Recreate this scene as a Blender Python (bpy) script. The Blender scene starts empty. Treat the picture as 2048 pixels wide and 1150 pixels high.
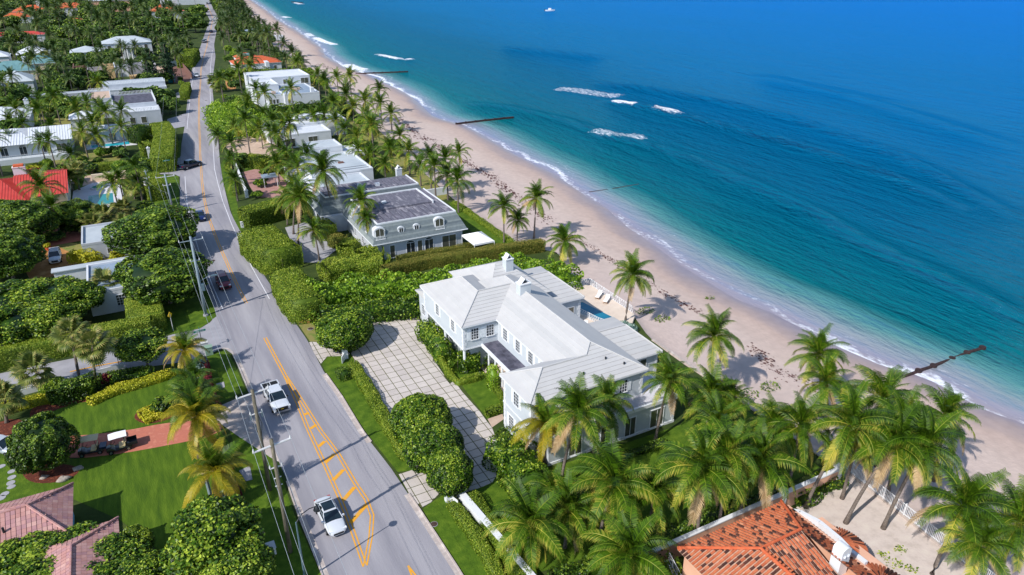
import bpy, math, random
import numpy as np
from mathutils import Vector, Matrix

# ------------------------------------------------------------------ camera, sky, sun, exposure
scene = bpy.context.scene
FOC, PITCH, CAMH, YAW = 1450.0, math.radians(25.0), 48.0, math.radians(28.1)
cam_data = bpy.data.cameras.new("camera")
cam = bpy.data.objects.new("camera", cam_data)
scene.collection.objects.link(cam)
cam.location = (0, 0, CAMH)
cam.rotation_euler = (math.pi / 2 - PITCH, 0, -YAW)
cam_data.sensor_width = 36.0
cam_data.lens = FOC / 2048.0 * 36.0
cam_data.clip_start = 0.5
cam_data.clip_end = 20000
scene.camera = cam

SUN_EL = math.radians(42.0)
SHADOW_AZ = math.radians(71.0)          # shadows run this far from +Y towards +X
to_sun = Vector((-math.sin(SHADOW_AZ) * math.cos(SUN_EL), -math.cos(SHADOW_AZ) * math.cos(SUN_EL), math.sin(SUN_EL)))
world = bpy.data.worlds.new("World")
scene.world = world
world.use_nodes = True
wn = world.node_tree.nodes
sky = wn.new("ShaderNodeTexSky")
sky.sky_type = 'NISHITA'
sky.sun_disc = False
sky.sun_elevation = SUN_EL
sky.sun_rotation = math.atan2(to_sun.x, to_sun.y)
sky.air_density = 1.0
sky.dust_density = 0.4
sky.ozone_density = 1.5
wn["Background"].inputs["Strength"].default_value = 0.15
world.node_tree.links.new(sky.outputs[0], wn["Background"].inputs["Color"])
sun_data = bpy.data.lights.new("sun", 'SUN')
sun_data.energy = 4.5
sun_data.angle = math.radians(0.53)
sun_data.color = (1.0, 0.955, 0.89)
sun = bpy.data.objects.new("sun", sun_data)
scene.collection.objects.link(sun)
sun.rotation_euler = to_sun.to_track_quat('Z', 'Y').to_euler()
sun.location = to_sun * 300
vs = scene.view_settings
vs.view_transform = 'Standard'
vs.look = 'None'
vs.exposure = 0.05
vs.gamma = 1.0
vs.use_curve_mapping = False
scene.display_settings.display_device = 'sRGB'
cy = scene.cycles
cy.use_denoising = True
cy.max_bounces = 5
cy.diffuse_bounces = 3
cy.glossy_bounces = 2
cy.transmission_bounces = 2
cy.transparent_max_bounces = 4
cy.caustics_reflective = False
cy.caustics_refractive = False

# ------------------------------------------------------------------ helpers
_sp, _cp, _st, _ct = math.sin(PITCH), math.cos(PITCH), math.sin(YAW), math.cos(YAW)
def G(u, v, z=0.0):
    """world x, y of the point at height z seen at photo pixel u, v"""
    du, dv = (u - 1024) / FOC, (v - 575) / FOC
    t = (CAMH - z) / (_sp + dv * _cp)
    xc, yc = du * t, (_cp - dv * _sp) * t
    return (xc * _ct + yc * _st, -xc * _st + yc * _ct)
def ray_at_depth(u, v, x, y):
    """point on the pixel's ray at the same depth from the viewpoint as ground point x, y"""
    du, dv = (u - 1024) / FOC, (v - 575) / FOC
    d = x * _st + y * _ct
    t = d / (_cp - dv * _sp)
    xc, yc = du * t, d
    return (xc * _ct + yc * _st, -xc * _st + yc * _ct, CAMH - t * (_sp + dv * _cp))

C = scene.collection
rng = np.random.default_rng(7)
random.seed(7)
def lin(r, g, b):
    f = lambda c: (c / 255 / 12.92) if c / 255 <= 0.04045 else ((c / 255 + 0.055) / 1.055) ** 2.4
    return (f(r), f(g), f(b))

MATS = {}
def _nt(name):
    m = bpy.data.materials.new(name)
    m.use_nodes = True
    return m, m.node_tree, m.node_tree.nodes["Principled BSDF"]
def mat(name, c1, c2=None, scale=1.0, rough=0.8, bump=0.0, bscale=None, metal=0.0, spec=0.3, c3=None, detail=5.0, stretch=None, coat=0.0, dist=0.0):
    """plain procedural surface: two or three tones mixed by noise in world space, fine bump"""
    m, nt, b = _nt(name)
    N, L = nt.nodes, nt.links
    b.inputs["Roughness"].default_value = rough
    b.inputs["Metallic"].default_value = metal
    b.inputs["Specular IOR Level"].default_value = spec
    b.inputs["Coat Weight"].default_value = coat
    geo = N.new("ShaderNodeNewGeometry")
    vec = geo.outputs["Position"]
    if stretch:
        mp = N.new("ShaderNodeMapping")
        mp.inputs["Scale"].default_value = stretch
        L.new(vec, mp.inputs["Vector"]); vec = mp.outputs[0]
    if c2 is None:
        c2 = tuple(min(1, c * 0.86) for c in c1)
    nz = N.new("ShaderNodeTexNoise")
    nz.inputs["Scale"].default_value = scale
    nz.inputs["Detail"].default_value = detail
    nz.inputs["Roughness"].default_value = 0.62
    nz.inputs["Distortion"].default_value = dist
    L.new(vec, nz.inputs["Vector"])
    rp = N.new("ShaderNodeValToRGB")
    e = rp.color_ramp.elements
    e[0].position, e[1].position = 0.32, 0.68
    e[0].color, e[1].color = (*c1, 1), (*c2, 1)
    if c3 is not None:
        k = e.new(0.5); k.color = (*c3, 1)
    L.new(nz.outputs["Fac"], rp.inputs["Fac"])
    L.new(rp.outputs["Color"], b.inputs["Base Color"])
    if bump > 0:
        n2 = N.new("ShaderNodeTexNoise")
        n2.inputs["Scale"].default_value = bscale or scale * 6
        n2.inputs["Detail"].default_value = 4
        L.new(vec, n2.inputs["Vector"])
        bp = N.new("ShaderNodeBump")
        bp.inputs["Strength"].default_value = bump
        bp.inputs["Distance"].default_value = 0.05
        L.new(n2.outputs["Fac"], bp.inputs["Height"])
        L.new(bp.outputs[0], b.inputs["Normal"])
    MATS[name] = m
    return m
def leaf_mat(name, dark, mid, light, rough=0.45, trans=0.22, spec=0.4):
    """leaves: tone per leaf (attribute rnd) plus slow drift through the plant and from plant to plant"""
    m, nt, b = _nt(name)
    N, L = nt.nodes, nt.links
    at = N.new("ShaderNodeAttribute"); at.attribute_name = "rnd"
    geo = N.new("ShaderNodeNewGeometry")
    nz = N.new("ShaderNodeTexNoise"); nz.inputs["Scale"].default_value = 0.5; nz.inputs["Detail"].default_value = 3
    L.new(geo.outputs["Position"], nz.inputs["Vector"])
    oi = N.new("ShaderNodeObjectInfo")
    a1 = N.new("ShaderNodeMath"); a1.operation = 'MULTIPLY_ADD'; a1.inputs[1].default_value = 0.7; a1.inputs[2].default_value = -0.35
    L.new(nz.outputs["Fac"], a1.inputs[0])
    a2 = N.new("ShaderNodeMath"); a2.operation = 'MULTIPLY_ADD'; a2.inputs[1].default_value = 0.22; a2.inputs[2].default_value = -0.11
    L.new(oi.outputs["Random"], a2.inputs[0])
    s1 = N.new("ShaderNodeMath"); s1.operation = 'ADD'
    s2 = N.new("ShaderNodeMath"); s2.operation = 'ADD'; s2.use_clamp = True
    L.new(at.outputs["Fac"], s1.inputs[0]); L.new(a1.outputs[0], s1.inputs[1])
    L.new(s1.outputs[0], s2.inputs[0]); L.new(a2.outputs[0], s2.inputs[1])
    rp = N.new("ShaderNodeValToRGB")
    e = rp.color_ramp.elements
    e[0].position, e[1].position = 0.05, 0.95
    e[0].color, e[1].color = (*dark, 1), (*light, 1)
    k = e.new(0.5); k.color = (*mid, 1)
    L.new(s2.outputs[0], rp.inputs["Fac"])
    L.new(rp.outputs["Color"], b.inputs["Base Color"])
    b.inputs["Roughness"].default_value = rough
    b.inputs["Specular IOR Level"].default_value = spec
    tr = N.new("ShaderNodeBsdfTranslucent")
    L.new(rp.outputs["Color"], tr.inputs["Color"])
    mx = N.new("ShaderNodeMixShader"); mx.inputs[0].default_value = trans
    L.new(b.outputs[0], mx.inputs[1]); L.new(tr.outputs[0], mx.inputs[2])
    L.new(mx.outputs[0], N["Material Output"].inputs["Surface"])
    MATS[name] = m
    return m
def rnd_mat(name, stops, rough=0.85, nscale=6.0, namt=0.25, bump=0.0):
    """pieces (tiles, slabs): tone per piece from attribute rnd or the object's own random value"""
    m, nt, b = _nt(name)
    N, L = nt.nodes, nt.links
    at = N.new("ShaderNodeAttribute"); at.attribute_name = "rnd"
    oi = N.new("ShaderNodeObjectInfo")
    ad = N.new("ShaderNodeMath"); ad.operation = 'ADD'
    L.new(at.outputs["Fac"], ad.inputs[0]); L.new(oi.outputs["Random"], ad.inputs[1])
    fr = N.new("ShaderNodeMath"); fr.operation = 'FRACT'
    L.new(ad.outputs[0], fr.inputs[0])
    rp = N.new("ShaderNodeValToRGB")
    e = rp.color_ramp.elements
    e[0].position, e[0].color = stops[0][0], (*stops[0][1], 1)
    e[1].position, e[1].color = stops[-1][0], (*stops[-1][1], 1)
    for p, c in stops[1:-1]:
        k = e.new(p); k.color = (*c, 1)
    L.new(fr.outputs[0], rp.inputs["Fac"])
    geo = N.new("ShaderNodeNewGeometry")
    nz = N.new("ShaderNodeTexNoise"); nz.inputs["Scale"].default_value = nscale; nz.inputs["Detail"].default_value = 5
    L.new(geo.outputs["Position"], nz.inputs["Vector"])
    ml = N.new("ShaderNodeMath"); ml.operation = 'MULTIPLY_ADD'; ml.inputs[1].default_value = namt * 2; ml.inputs[2].default_value = 1 - namt
    L.new(nz.outputs["Fac"], ml.inputs[0])
    vm = N.new("ShaderNodeVectorMath"); vm.operation = 'SCALE'
    L.new(rp.outputs["Color"], vm.inputs[0]); L.new(ml.outputs[0], vm.inputs["Scale"])
    L.new(vm.outputs[0], b.inputs["Base Color"])
    b.inputs["Roughness"].default_value = rough
    b.inputs["Specular IOR Level"].default_value = 0.25
    if bump:
        bp = N.new("ShaderNodeBump"); bp.inputs["Strength"].default_value = bump; bp.inputs["Distance"].default_value = 0.02
        L.new(nz.outputs["Fac"], bp.inputs["Height"]); L.new(bp.outputs[0], b.inputs["Normal"])
    MATS[name] = m
    return m

class MB:
    """collects shapes for ONE mesh"""
    def __init__(s): s.v, s.f, s.r = [], [], []
    def poly(s, pts, rnd=0.0):
        i = len(s.v); s.v += [tuple(p) for p in pts]; s.f.append(list(range(i, i + len(pts)))); s.r += [rnd] * len(pts); return s
    def box(s, x0, x1, y0, y1, z0, z1, rnd=0.0, taper=0.0):
        t = taper
        a = [(x0, y0, z0), (x1, y0, z0), (x1, y1, z0), (x0, y1, z0), (x0 + t, y0 + t, z1), (x1 - t, y0 + t, z1), (x1 - t, y1 - t, z1), (x0 + t, y1 - t, z1)]
        return s.hexa(a, rnd)
    def hexa(s, a, rnd=0.0):
        i = len(s.v); s.v += a; s.r += [rnd] * 8
        for q in ((3, 2, 1, 0), (4, 5, 6, 7), (0, 1, 5, 4), (1, 2, 6, 5), (2, 3, 7, 6), (3, 0, 4, 7)): s.f.append([i + k for k in q])
        return s
    def prism(s, pts, z0, z1, rnd=0.0):
        i = len(s.v); n = len(pts)
        s.v += [(p[0], p[1], z0) for p in pts] + [(p[0], p[1], z1) for p in pts]; s.r += [rnd] * 2 * n
        s.f.append([i + k for k in range(n - 1, -1, -1)]); s.f.append([i + n + k for k in range(n)])
        for k in range(n): s.f.append([i + k, i + (k + 1) % n, i + n + (k + 1) % n, i + n + k])
        return s
    def tube(s, pts, radii, n=8, cap=True, rnd=0.0):
        pts = [Vector(p) for p in pts]; i0 = len(s.v)
        for k, p in enumerate(pts):
            d = (pts[min(k + 1, len(pts) - 1)] - pts[max(k - 1, 0)]).normalized()
            a = d.cross(Vector((0, 0, 1)))
            if a.length < 0.05: a = d.cross(Vector((1, 0, 0)))
            a.normalize(); b = a.cross(d).normalized(); r = radii[k] if hasattr(radii, '__len__') else radii
            for j in range(n):
                an = 2 * math.pi * j / n
                s.v.append(tuple(p + a * (math.cos(an) * r) + b * (math.sin(an) * r))); s.r.append(rnd)
        for k in range(len(pts) - 1):
            for j in range(n):
                q = i0 + k * n
                s.f.append([q + j, q + (j + 1) % n, q + n + (j + 1) % n, q + n + j])
        if cap:
            s.f.append([i0 + j for j in range(n - 1, -1, -1)]); q = i0 + (len(pts) - 1) * n
            s.f.append([q + j for j in range(n)])
        return s
    def cyl(s, x, y, z0, z1, r0, r1=None, n=12): return s.tube([(x, y, z0), (x, y, z1)], [r0, r0 if r1 is None else r1], n)
    def mesh(s, name, m=None, smooth=False):
        me = bpy.data.meshes.new(name); me.from_pydata(s.v, [], s.f)
        if any(s.r):
            at = me.attributes.new("rnd", 'FLOAT', 'POINT'); at.data.foreach_set("value", s.r)
        if m: me.materials.append(MATS[m] if isinstance(m, str) else m)
        if smooth: me.polygons.foreach_set("use_smooth", [True] * len(me.polygons))
        me.update(); return me
    def build(s, name, m, parent=None, smooth=False, kind=None, loc=None):
        return obj(name, s.mesh(name, m, smooth), parent, kind, loc)
def obj(name, me, parent=None, kind=None, loc=None, rotz=0.0, scale=None):
    o = bpy.data.objects.new(name, me); C.objects.link(o)
    if parent is not None: o.parent = parent
    if kind: o["kind"] = kind
    if loc is not None: o.location = loc
    if rotz: o.rotation_euler = (0, 0, rotz)
    if scale is not None: o.scale = scale
    return o
def tag(o, label, cat, group=None):
    o["label"] = label; o["category"] = cat
    if group: o["group"] = group
    return o
def thing(name, label, cat, loc=(0, 0, 0), rotz=0.0, group=None, scale=None):
    o = bpy.data.objects.new(name, None); C.objects.link(o)
    o.empty_display_size = 0.5
    o.location = loc; o.rotation_euler = (0, 0, rotz)
    if scale is not None: o.scale = scale
    return tag(o, label, cat, group)
def copy_tree(o, parent=None):
    c = o.copy(); C.objects.link(c); c.parent = parent
    for ch in list(o.children): copy_tree(ch, c)
    return c
def set_mat(o, m):
    o.material_slots[0].link = 'OBJECT'; o.material_slots[0].material = MATS[m]
def np_mesh(name, verts, faces, rnd, m):
    """mesh from arrays; faces is (n, k) with equal k"""
    me = bpy.data.meshes.new(name)
    nv, (nf, k) = len(verts), faces.shape
    me.vertices.add(nv); me.vertices.foreach_set("co", np.asarray(verts, np.float32).ravel())
    me.loops.add(nf * k); me.loops.foreach_set("vertex_index", faces.astype(np.int32).ravel())
    me.polygons.add(nf); me.polygons.foreach_set("loop_start", np.arange(nf, dtype=np.int32) * k)
    if rnd is not None:
        at = me.attributes.new("rnd", 'FLOAT', 'POINT'); at.data.foreach_set("value", np.asarray(rnd, np.float32))
    me.materials.append(MATS[m]); me.update(calc_edges=True); me.validate()
    return me

# ------------------------------------------------------------------ materials
mat("asphalt", lin(134, 132, 140), lin(172, 169, 173), 0.35, rough=0.92, bump=0.25, bscale=14, stretch=(1.0, 0.09, 1.0), c3=lin(155, 152, 158), detail=8)
mat("asphalt_old", lin(146, 145, 152), lin(168, 166, 172), 0.5, rough=0.95, bump=0.2, bscale=12)
mat("concrete", lin(196, 184, 176), lin(214, 203, 195), 0.8, rough=0.9, bump=0.2, bscale=10, c3=lin(176, 164, 158))
mat("concrete_grey", lin(150, 150, 156), lin(176, 174, 178), 0.8, rough=0.9, bump=0.2, bscale=10)
mat("yellow_paint", lin(230, 158, 30), lin(206, 160, 92), 2.2, rough=0.75, c3=lin(234, 166, 44))
mat("white_paint_line", lin(210, 208, 214), lin(235, 235, 238), 2.0, rough=0.7)
mat("iron", lin(78, 62, 58), lin(110, 88, 78), 4, rough=0.6, metal=0.4)
mat("mown_grass", lin(58, 86, 10), lin(92, 118, 24), 0.8, rough=0.95, bump=1.0, bscale=7, c3=lin(74, 102, 14), detail=12, stretch=(2.2, .35, 1))
mat("grass", lin(60, 88, 10), lin(98, 122, 28), 0.9, rough=0.95, bump=1.0, bscale=7, c3=lin(76, 104, 16), detail=12)
mat("grass_dry", lin(118, 128, 52), lin(92, 124, 40), 0.6, rough=0.95, bump=0.8, bscale=9, c3=lin(140, 132, 78), detail=8)
mat("ground_cover", lin(40, 58, 20), lin(74, 88, 36), 0.25, rough=1.0, bump=0.8, bscale=3, c3=lin(58, 74, 28), detail=9)
mat("mulch", lin(120, 58, 40), lin(150, 82, 58), 3.0, rough=1.0, bump=0.9, bscale=22, c3=lin(88, 46, 36), detail=9)
mat("brick_drive", lin(196, 120, 98), lin(208, 138, 114), 1.2, rough=0.9, bump=0.2, bscale=16, c3=lin(186, 112, 94), detail=7)
mat("paver_tan", lin(186, 160, 142), lin(206, 182, 162), 0.8, rough=0.9, bump=0.2)
mat("paver_red", lin(160, 118, 112), lin(182, 142, 134), 1.0, rough=0.9, bump=0.3, bscale=14)
mat("dirt", lin(190, 140, 84), lin(206, 162, 110), 0.4, rough=1.0, bump=0.4, c3=lin(170, 118, 70))
mat("sand_yard", lin(190, 177, 168), lin(214, 202, 192), 0.9, rough=1.0, bump=0.5, bscale=5, c3=lin(208, 194, 186), detail=8)
mat("joint_grass", lin(72, 78, 44), lin(100, 102, 62), 2.5, rough=1.0)
mat("white_wall", lin(190, 198, 205), lin(200, 206, 212), 0.5, rough=0.75, bump=0.05, bscale=20)
mat("white_trim", lin(222, 225, 230), lin(230, 232, 236), 1.0, rough=0.6)
mat("white_stucco", lin(206, 210, 216), lin(218, 221, 226), 0.6, rough=0.85, bump=0.08, bscale=18)
mat("grey_stucco", lin(182, 188, 196), lin(198, 202, 210), 0.6, rough=0.85, bump=0.08, bscale=18)
mat("cream_stucco", lin(224, 206, 176), lin(236, 220, 194), 0.6, rough=0.85, bump=0.08)
mat("pink_stucco", lin(222, 170, 142), lin(232, 184, 158), 0.6, rough=0.85, bump=0.1)
mat("blue_wall", lin(120, 182, 214), lin(140, 196, 222), 0.8, rough=0.7)
mat("ridge", lin(190, 190, 190), lin(198, 197, 197), 1.0, rough=0.7)
mat("dark_roof", lin(60, 60, 72), lin(108, 106, 120), 1.1, rough=0.85, bump=0.3, bscale=9, c3=lin(84, 84, 98), detail=8)
mat("membrane", lin(132, 128, 140), lin(168, 164, 172), 0.55, rough=0.8, bump=0.2, c3=lin(96, 96, 108), detail=9, stretch=(2.0, 0.5, 1))
mat("grey_roof", lin(172, 182, 190), lin(190, 198, 204), 0.3, rough=0.8, bump=0.1)
mat("white_roof", lin(206, 211, 218), lin(220, 224, 230), 0.5, rough=0.7)
mat("slate_blue_roof", lin(128, 146, 166), lin(150, 166, 184), 0.5, rough=0.7)
mat("green_roof", lin(92, 134, 140), lin(116, 156, 158), 0.5, rough=0.75, bump=0.3, bscale=6)
mat("red_metal", lin(192, 64, 56), lin(206, 82, 70), 0.5, rough=0.5, bump=0.05)
mat("orange_tile", lin(192, 86, 52), lin(208, 112, 74), 2.0, rough=0.85, bump=0.6, bscale=5)
mat("glass", lin(36, 44, 52), lin(56, 64, 70), 0.6, rough=0.06, spec=0.8)
mat("glass_tint", lin(70, 74, 68), lin(96, 96, 84), 0.8, rough=0.08, spec=0.8)
mat("shutter", lin(224, 229, 233), lin(230, 234, 238), 1, rough=0.6)
mat("wood_pole", lin(120, 112, 96), lin(150, 142, 124), 3, rough=0.95, bump=0.6, bscale=12, stretch=(4, 4, 0.4), c3=lin(100, 96, 84))
mat("concrete_pole", lin(122, 140, 152), lin(146, 160, 170), 1.5, rough=0.8, bump=0.1)
mat("fiberglass", lin(206, 206, 208), lin(222, 222, 224), 2, rough=0.6)
mat("cable", lin(150, 158, 166), lin(170, 176, 182), 2, rough=0.5)
mat("dark_metal", lin(38, 42, 48), lin(54, 58, 64), 3, rough=0.5, metal=0.3)
mat("blue_grey_metal", lin(92, 116, 128), lin(110, 132, 142), 3, rough=0.5, metal=0.2)
mat("palm_bark", lin(128, 116, 106), lin(160, 148, 138), 5, rough=0.95, bump=0.7, bscale=10, stretch=(0.6, 0.6, 4), c3=lin(106, 96, 90))
mat("bark", lin(110, 98, 88), lin(146, 134, 122), 4, rough=0.95, bump=0.7, bscale=10)
mat("coconut", lin(196, 160, 60), lin(150, 140, 50), 6, rough=0.6)
mat("tyre", lin(24, 24, 26), lin(34, 34, 36), 8, rough=0.85)
mat("rim", lin(150, 154, 160), lin(176, 180, 186), 8, rough=0.3, metal=0.8)
mat("car_glass", lin(20, 30, 38), lin(34, 50, 58), 1.5, rough=0.04, spec=0.9)
mat("lamp_clear", lin(226, 230, 236), lin(240, 242, 246), 5, rough=0.15)
mat("lamp_red", lin(150, 20, 22), lin(176, 30, 30), 5, rough=0.2)
mat("black_plastic", lin(24, 26, 28), lin(40, 42, 46), 4, rough=0.6)
for nm, c in dict(car_white=(226, 230, 236), car_silver=(196, 204, 214), car_red=(132, 14, 34), car_blue=(16, 34, 92), car_navy=(20, 36, 70), car_black=(26, 28, 32), car_grey=(120, 124, 132)).items():
    mat(nm, lin(*c), tuple(x * 0.95 for x in lin(*c)), 1.0, rough=0.28, metal=0.15, spec=0.6, coat=0.7)
mat("tan_vinyl", lin(206, 186, 142), lin(218, 200, 160), 4, rough=0.7)
mat("pool_water", lin(10, 128, 128), lin(24, 150, 148), 0.8, rough=0.03, bump=0.15, bscale=3, spec=0.5)
mat("pool_blue", lin(30, 170, 190), lin(50, 186, 204), 0.8, rough=0.03, bump=0.15, bscale=3, spec=0.5)
mat("pool_dark", lin(20, 110, 140), lin(30, 128, 158), 0.8, rough=0.03, bump=0.15, bscale=3, spec=0.5)
mat("deck_stone", lin(214, 196, 180), lin(228, 212, 196), 0.8, rough=0.85, bump=0.1)
mat("deck_white", lin(206, 204, 210), lin(222, 220, 224), 0.8, rough=0.85, bump=0.1)
leaf_mat("frond_dead", lin(120, 92, 60), lin(160, 130, 90), lin(196, 170, 130), rough=0.8, trans=0.1)
mat("fabric_white", lin(238, 238, 240), lin(246, 246, 248), 3, rough=0.9)
mat("teak", lin(150, 116, 84), lin(170, 136, 100), 6, rough=0.7)
mat("sign_green", lin(0, 128, 110), lin(10, 140, 120), 4, rough=0.5)
mat("sign_yellow", lin(226, 180, 20), lin(236, 196, 40), 4, rough=0.5)
mat("rust_steel", lin(44, 34, 36), lin(78, 54, 52), 1.6, rough=0.8, bump=0.6, bscale=5, c3=lin(58, 44, 44))
mat("seaweed", lin(70, 44, 48), lin(110, 74, 70), 3, rough=1.0)
mat("foam", lin(236, 240, 246), lin(250, 250, 252), 2, rough=0.9)
mat("boulder", lin(150, 140, 130), lin(180, 170, 160), 3, rough=0.95, bump=0.8, bscale=8)
mat("tan_board", lin(206, 170, 120), lin(220, 190, 146), 1.2, rough=0.9)
mat("brown_board", lin(112, 80, 72), lin(140, 106, 94), 1.2, rough=0.9)
rnd_mat("slab", [(0.0, lin(190, 181, 175)), (0.35, lin(198, 189, 182)), (0.7, lin(203, 194, 187)), (1.0, lin(194, 184, 177))], nscale=1.6, namt=0.12, bump=0.3)
rnd_mat("course", [(0.0, lin(186, 186, 186)), (0.5, lin(194, 193, 192)), (1.0, lin(189, 188, 188))], rough=0.7, nscale=0.8, namt=0.09)
rnd_mat("slate", [(0.0, lin(98, 108, 114)), (0.5, lin(118, 128, 132)), (1.0, lin(140, 148, 148))], rough=0.75, nscale=2.0, namt=0.3, bump=0.4)
rnd_mat("clay_tile", [(0.0, lin(180, 96, 64)), (0.50, lin(196, 116, 80)), (0.60, lin(178, 98, 70)), (0.63, lin(92, 56, 46)), (0.86, lin(66, 44, 40)), (0.90, lin(168, 90, 64)), (1.0, lin(208, 140, 106))], nscale=4.0, namt=0.25, bump=0.5)
rnd_mat("pink_tile", [(0.0, lin(178, 130, 124)), (0.4, lin(192, 146, 138)), (0.7, lin(168, 126, 130)), (1.0, lin(202, 160, 150))], nscale=3.0, namt=0.2, bump=0.4)
leaf_mat("seagrape", lin(22, 48, 8), lin(78, 116, 18), lin(178, 196, 64))
leaf_mat("seagrape_bright", lin(68, 104, 18), lin(126, 164, 34), lin(192, 210, 76))
leaf_mat("dark_leaf", lin(24, 48, 10), lin(72, 106, 24), lin(156, 178, 62), trans=0.18)
leaf_mat("clipped", lin(62, 88, 16), lin(120, 146, 32), lin(182, 190, 68), rough=0.6)
leaf_mat("clipped_olive", lin(76, 86, 24), lin(114, 122, 42), lin(164, 148, 70), rough=0.7)
leaf_mat("croton", lin(120, 132, 20), lin(188, 190, 40), lin(228, 214, 70), rough=0.6)
leaf_mat("cordyline", lin(74, 20, 34), lin(118, 34, 50), lin(150, 60, 60), rough=0.6)
leaf_mat("silver_leaf", lin(96, 128, 118), lin(140, 168, 154), lin(182, 200, 186), rough=0.6)
leaf_mat("far_leaf", lin(36, 62, 22), lin(76, 110, 36), lin(136, 160, 62), trans=0.12, rough=0.6)
leaf_mat("frond_far", lin(34, 58, 22), lin(66, 94, 34), lin(150, 150, 78), rough=0.5, trans=0.2)
leaf_mat("frond", lin(22, 48, 6), lin(82, 116, 16), lin(202, 188, 80), rough=0.5, trans=0.16, spec=0.25)
leaf_mat("frond_yellow", lin(96, 110, 16), lin(170, 156, 30), lin(216, 180, 70), rough=0.45, trans=0.28)
leaf_mat("fan_frond", lin(62, 84, 30), lin(116, 128, 56), lin(188, 172, 100), rough=0.5, trans=0.2)
leaf_mat("pine_leaf", lin(18, 40, 22), lin(32, 62, 30), lin(60, 90, 44), trans=0.1, rough=0.7)
# ------------------------------------------------------------------ the lie of the land: edges as x for every y
SEA_Z = -1.6
def edge_fn(px, z=0.0, ext=None):
    pts = sorted((G(u, v, z)[1], G(u, v, z)[0]) for u, v in px)
    ys = np.array([p[0] for p in pts]); xs = np.array([p[1] for p in pts])
    if ext:
        ys = np.concatenate([[e[0] for e in ext if e[0] < ys[0]], ys, [e[0] for e in ext if e[0] > ys[-1]]])
        xs = np.concatenate([[e[1] for e in ext if e[0] < pts[0][0]], xs, [e[1] for e in ext if e[0] > pts[-1][0]]])
    return lambda y: np.interp(y, ys, xs)
shore_px = [(502,0),(532,20),(560,42),(592,60),(625,82),(645,97),(650,110),(690,135),(732,148),(775,168),(810,185),(831,200),(865,232),(890,241),(915,246),(959,266),(989,284),(1033,311),(1086,337),(1110,349),(1171,391),(1215,418),(1259,457),(1305,488),(1361,530),(1415,564),(1475,600),(1545,626),(1621,666),(1668,690),(1761,730),(1812,746),(1844,752),(1907,785),(1962,818),(2048,847)]
shoreX = edge_fn(shore_px, SEA_Z, [(-300, 90), (-40, 88), (1500, 215), (6000, 900)])
land_px = [(470,0),(475,20),(507,50),(525,75),(550,95),(587,117),(615,140),(632,150),(913,404),(1025,486),(1115,505),(1160,575),(1265,628),(1300,678),(1355,720),(1405,753),(1495,813),(1538,847),(1686,937),(1786,1022),(1952,1150)]
landX = edge_fn(land_px, 0.0, [(-300, 56), (1500, 190), (6000, 860)])
road_L = edge_fn([(647,1150),(620,1082),(597,1027),(575,962),(557,922),(500,784),(482,739),(467,709),(433,634),(427,609),(412,578),(360,413),(360,353),(361,318),(363,288),(370,250),(373,220),(377,180),(384,140),(394,107),(400,96),(406,78),(415,53),(420,41),(415,31),(410,23),(409,12),(408,0)], 0, [(-300, 7.5), (1500, 170), (6000, 840)])
road_R = edge_fn([(922,1150),(840,1024),(780,934),(724,863),(682,793),(650,748),(641,731),(615,681),(592,648),(579,626),(560,596),(545,576),(500,508),(486,473),(462,428),(454,398),(446,363),(440,325),(437,288),(432,250),(427,200),(425,180),(426,153),(428,137),(431,113),(428,90),(433,63),(436,34),(428,20),(423,10),(418,0)], 0, [(-300, 17.7), (1500, 181), (6000, 851)])

def strip(name, m, ys, xl, xr, z, kind="structure", parent=None, nx=1):
    v, f = [], []
    for y in ys:
        a, b = float(xl(y)), float(xr(y))
        for k in range(nx + 1): v.append((a + (b - a) * k / nx, y, z))
    for i in range(len(ys) - 1):
        for k in range(nx):
            q = i * (nx + 1) + k; f.append((q, q + 1, q + nx + 2, q + nx + 1))
    me = bpy.data.meshes.new(name); me.from_pydata(v, [], f); me.materials.append(MATS[m]); me.update()
    return obj(name, me, parent, kind)
YS = np.concatenate([np.arange(-60, 120, 3), np.arange(120, 400, 6), np.arange(400, 900, 15), np.arange(900, 6001, 300)])
# the land sheet: from far inland to the top of the beach
strip("ground", "ground_cover", YS, lambda y: -4000.0, landX, 0.0, nx=2)

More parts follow.
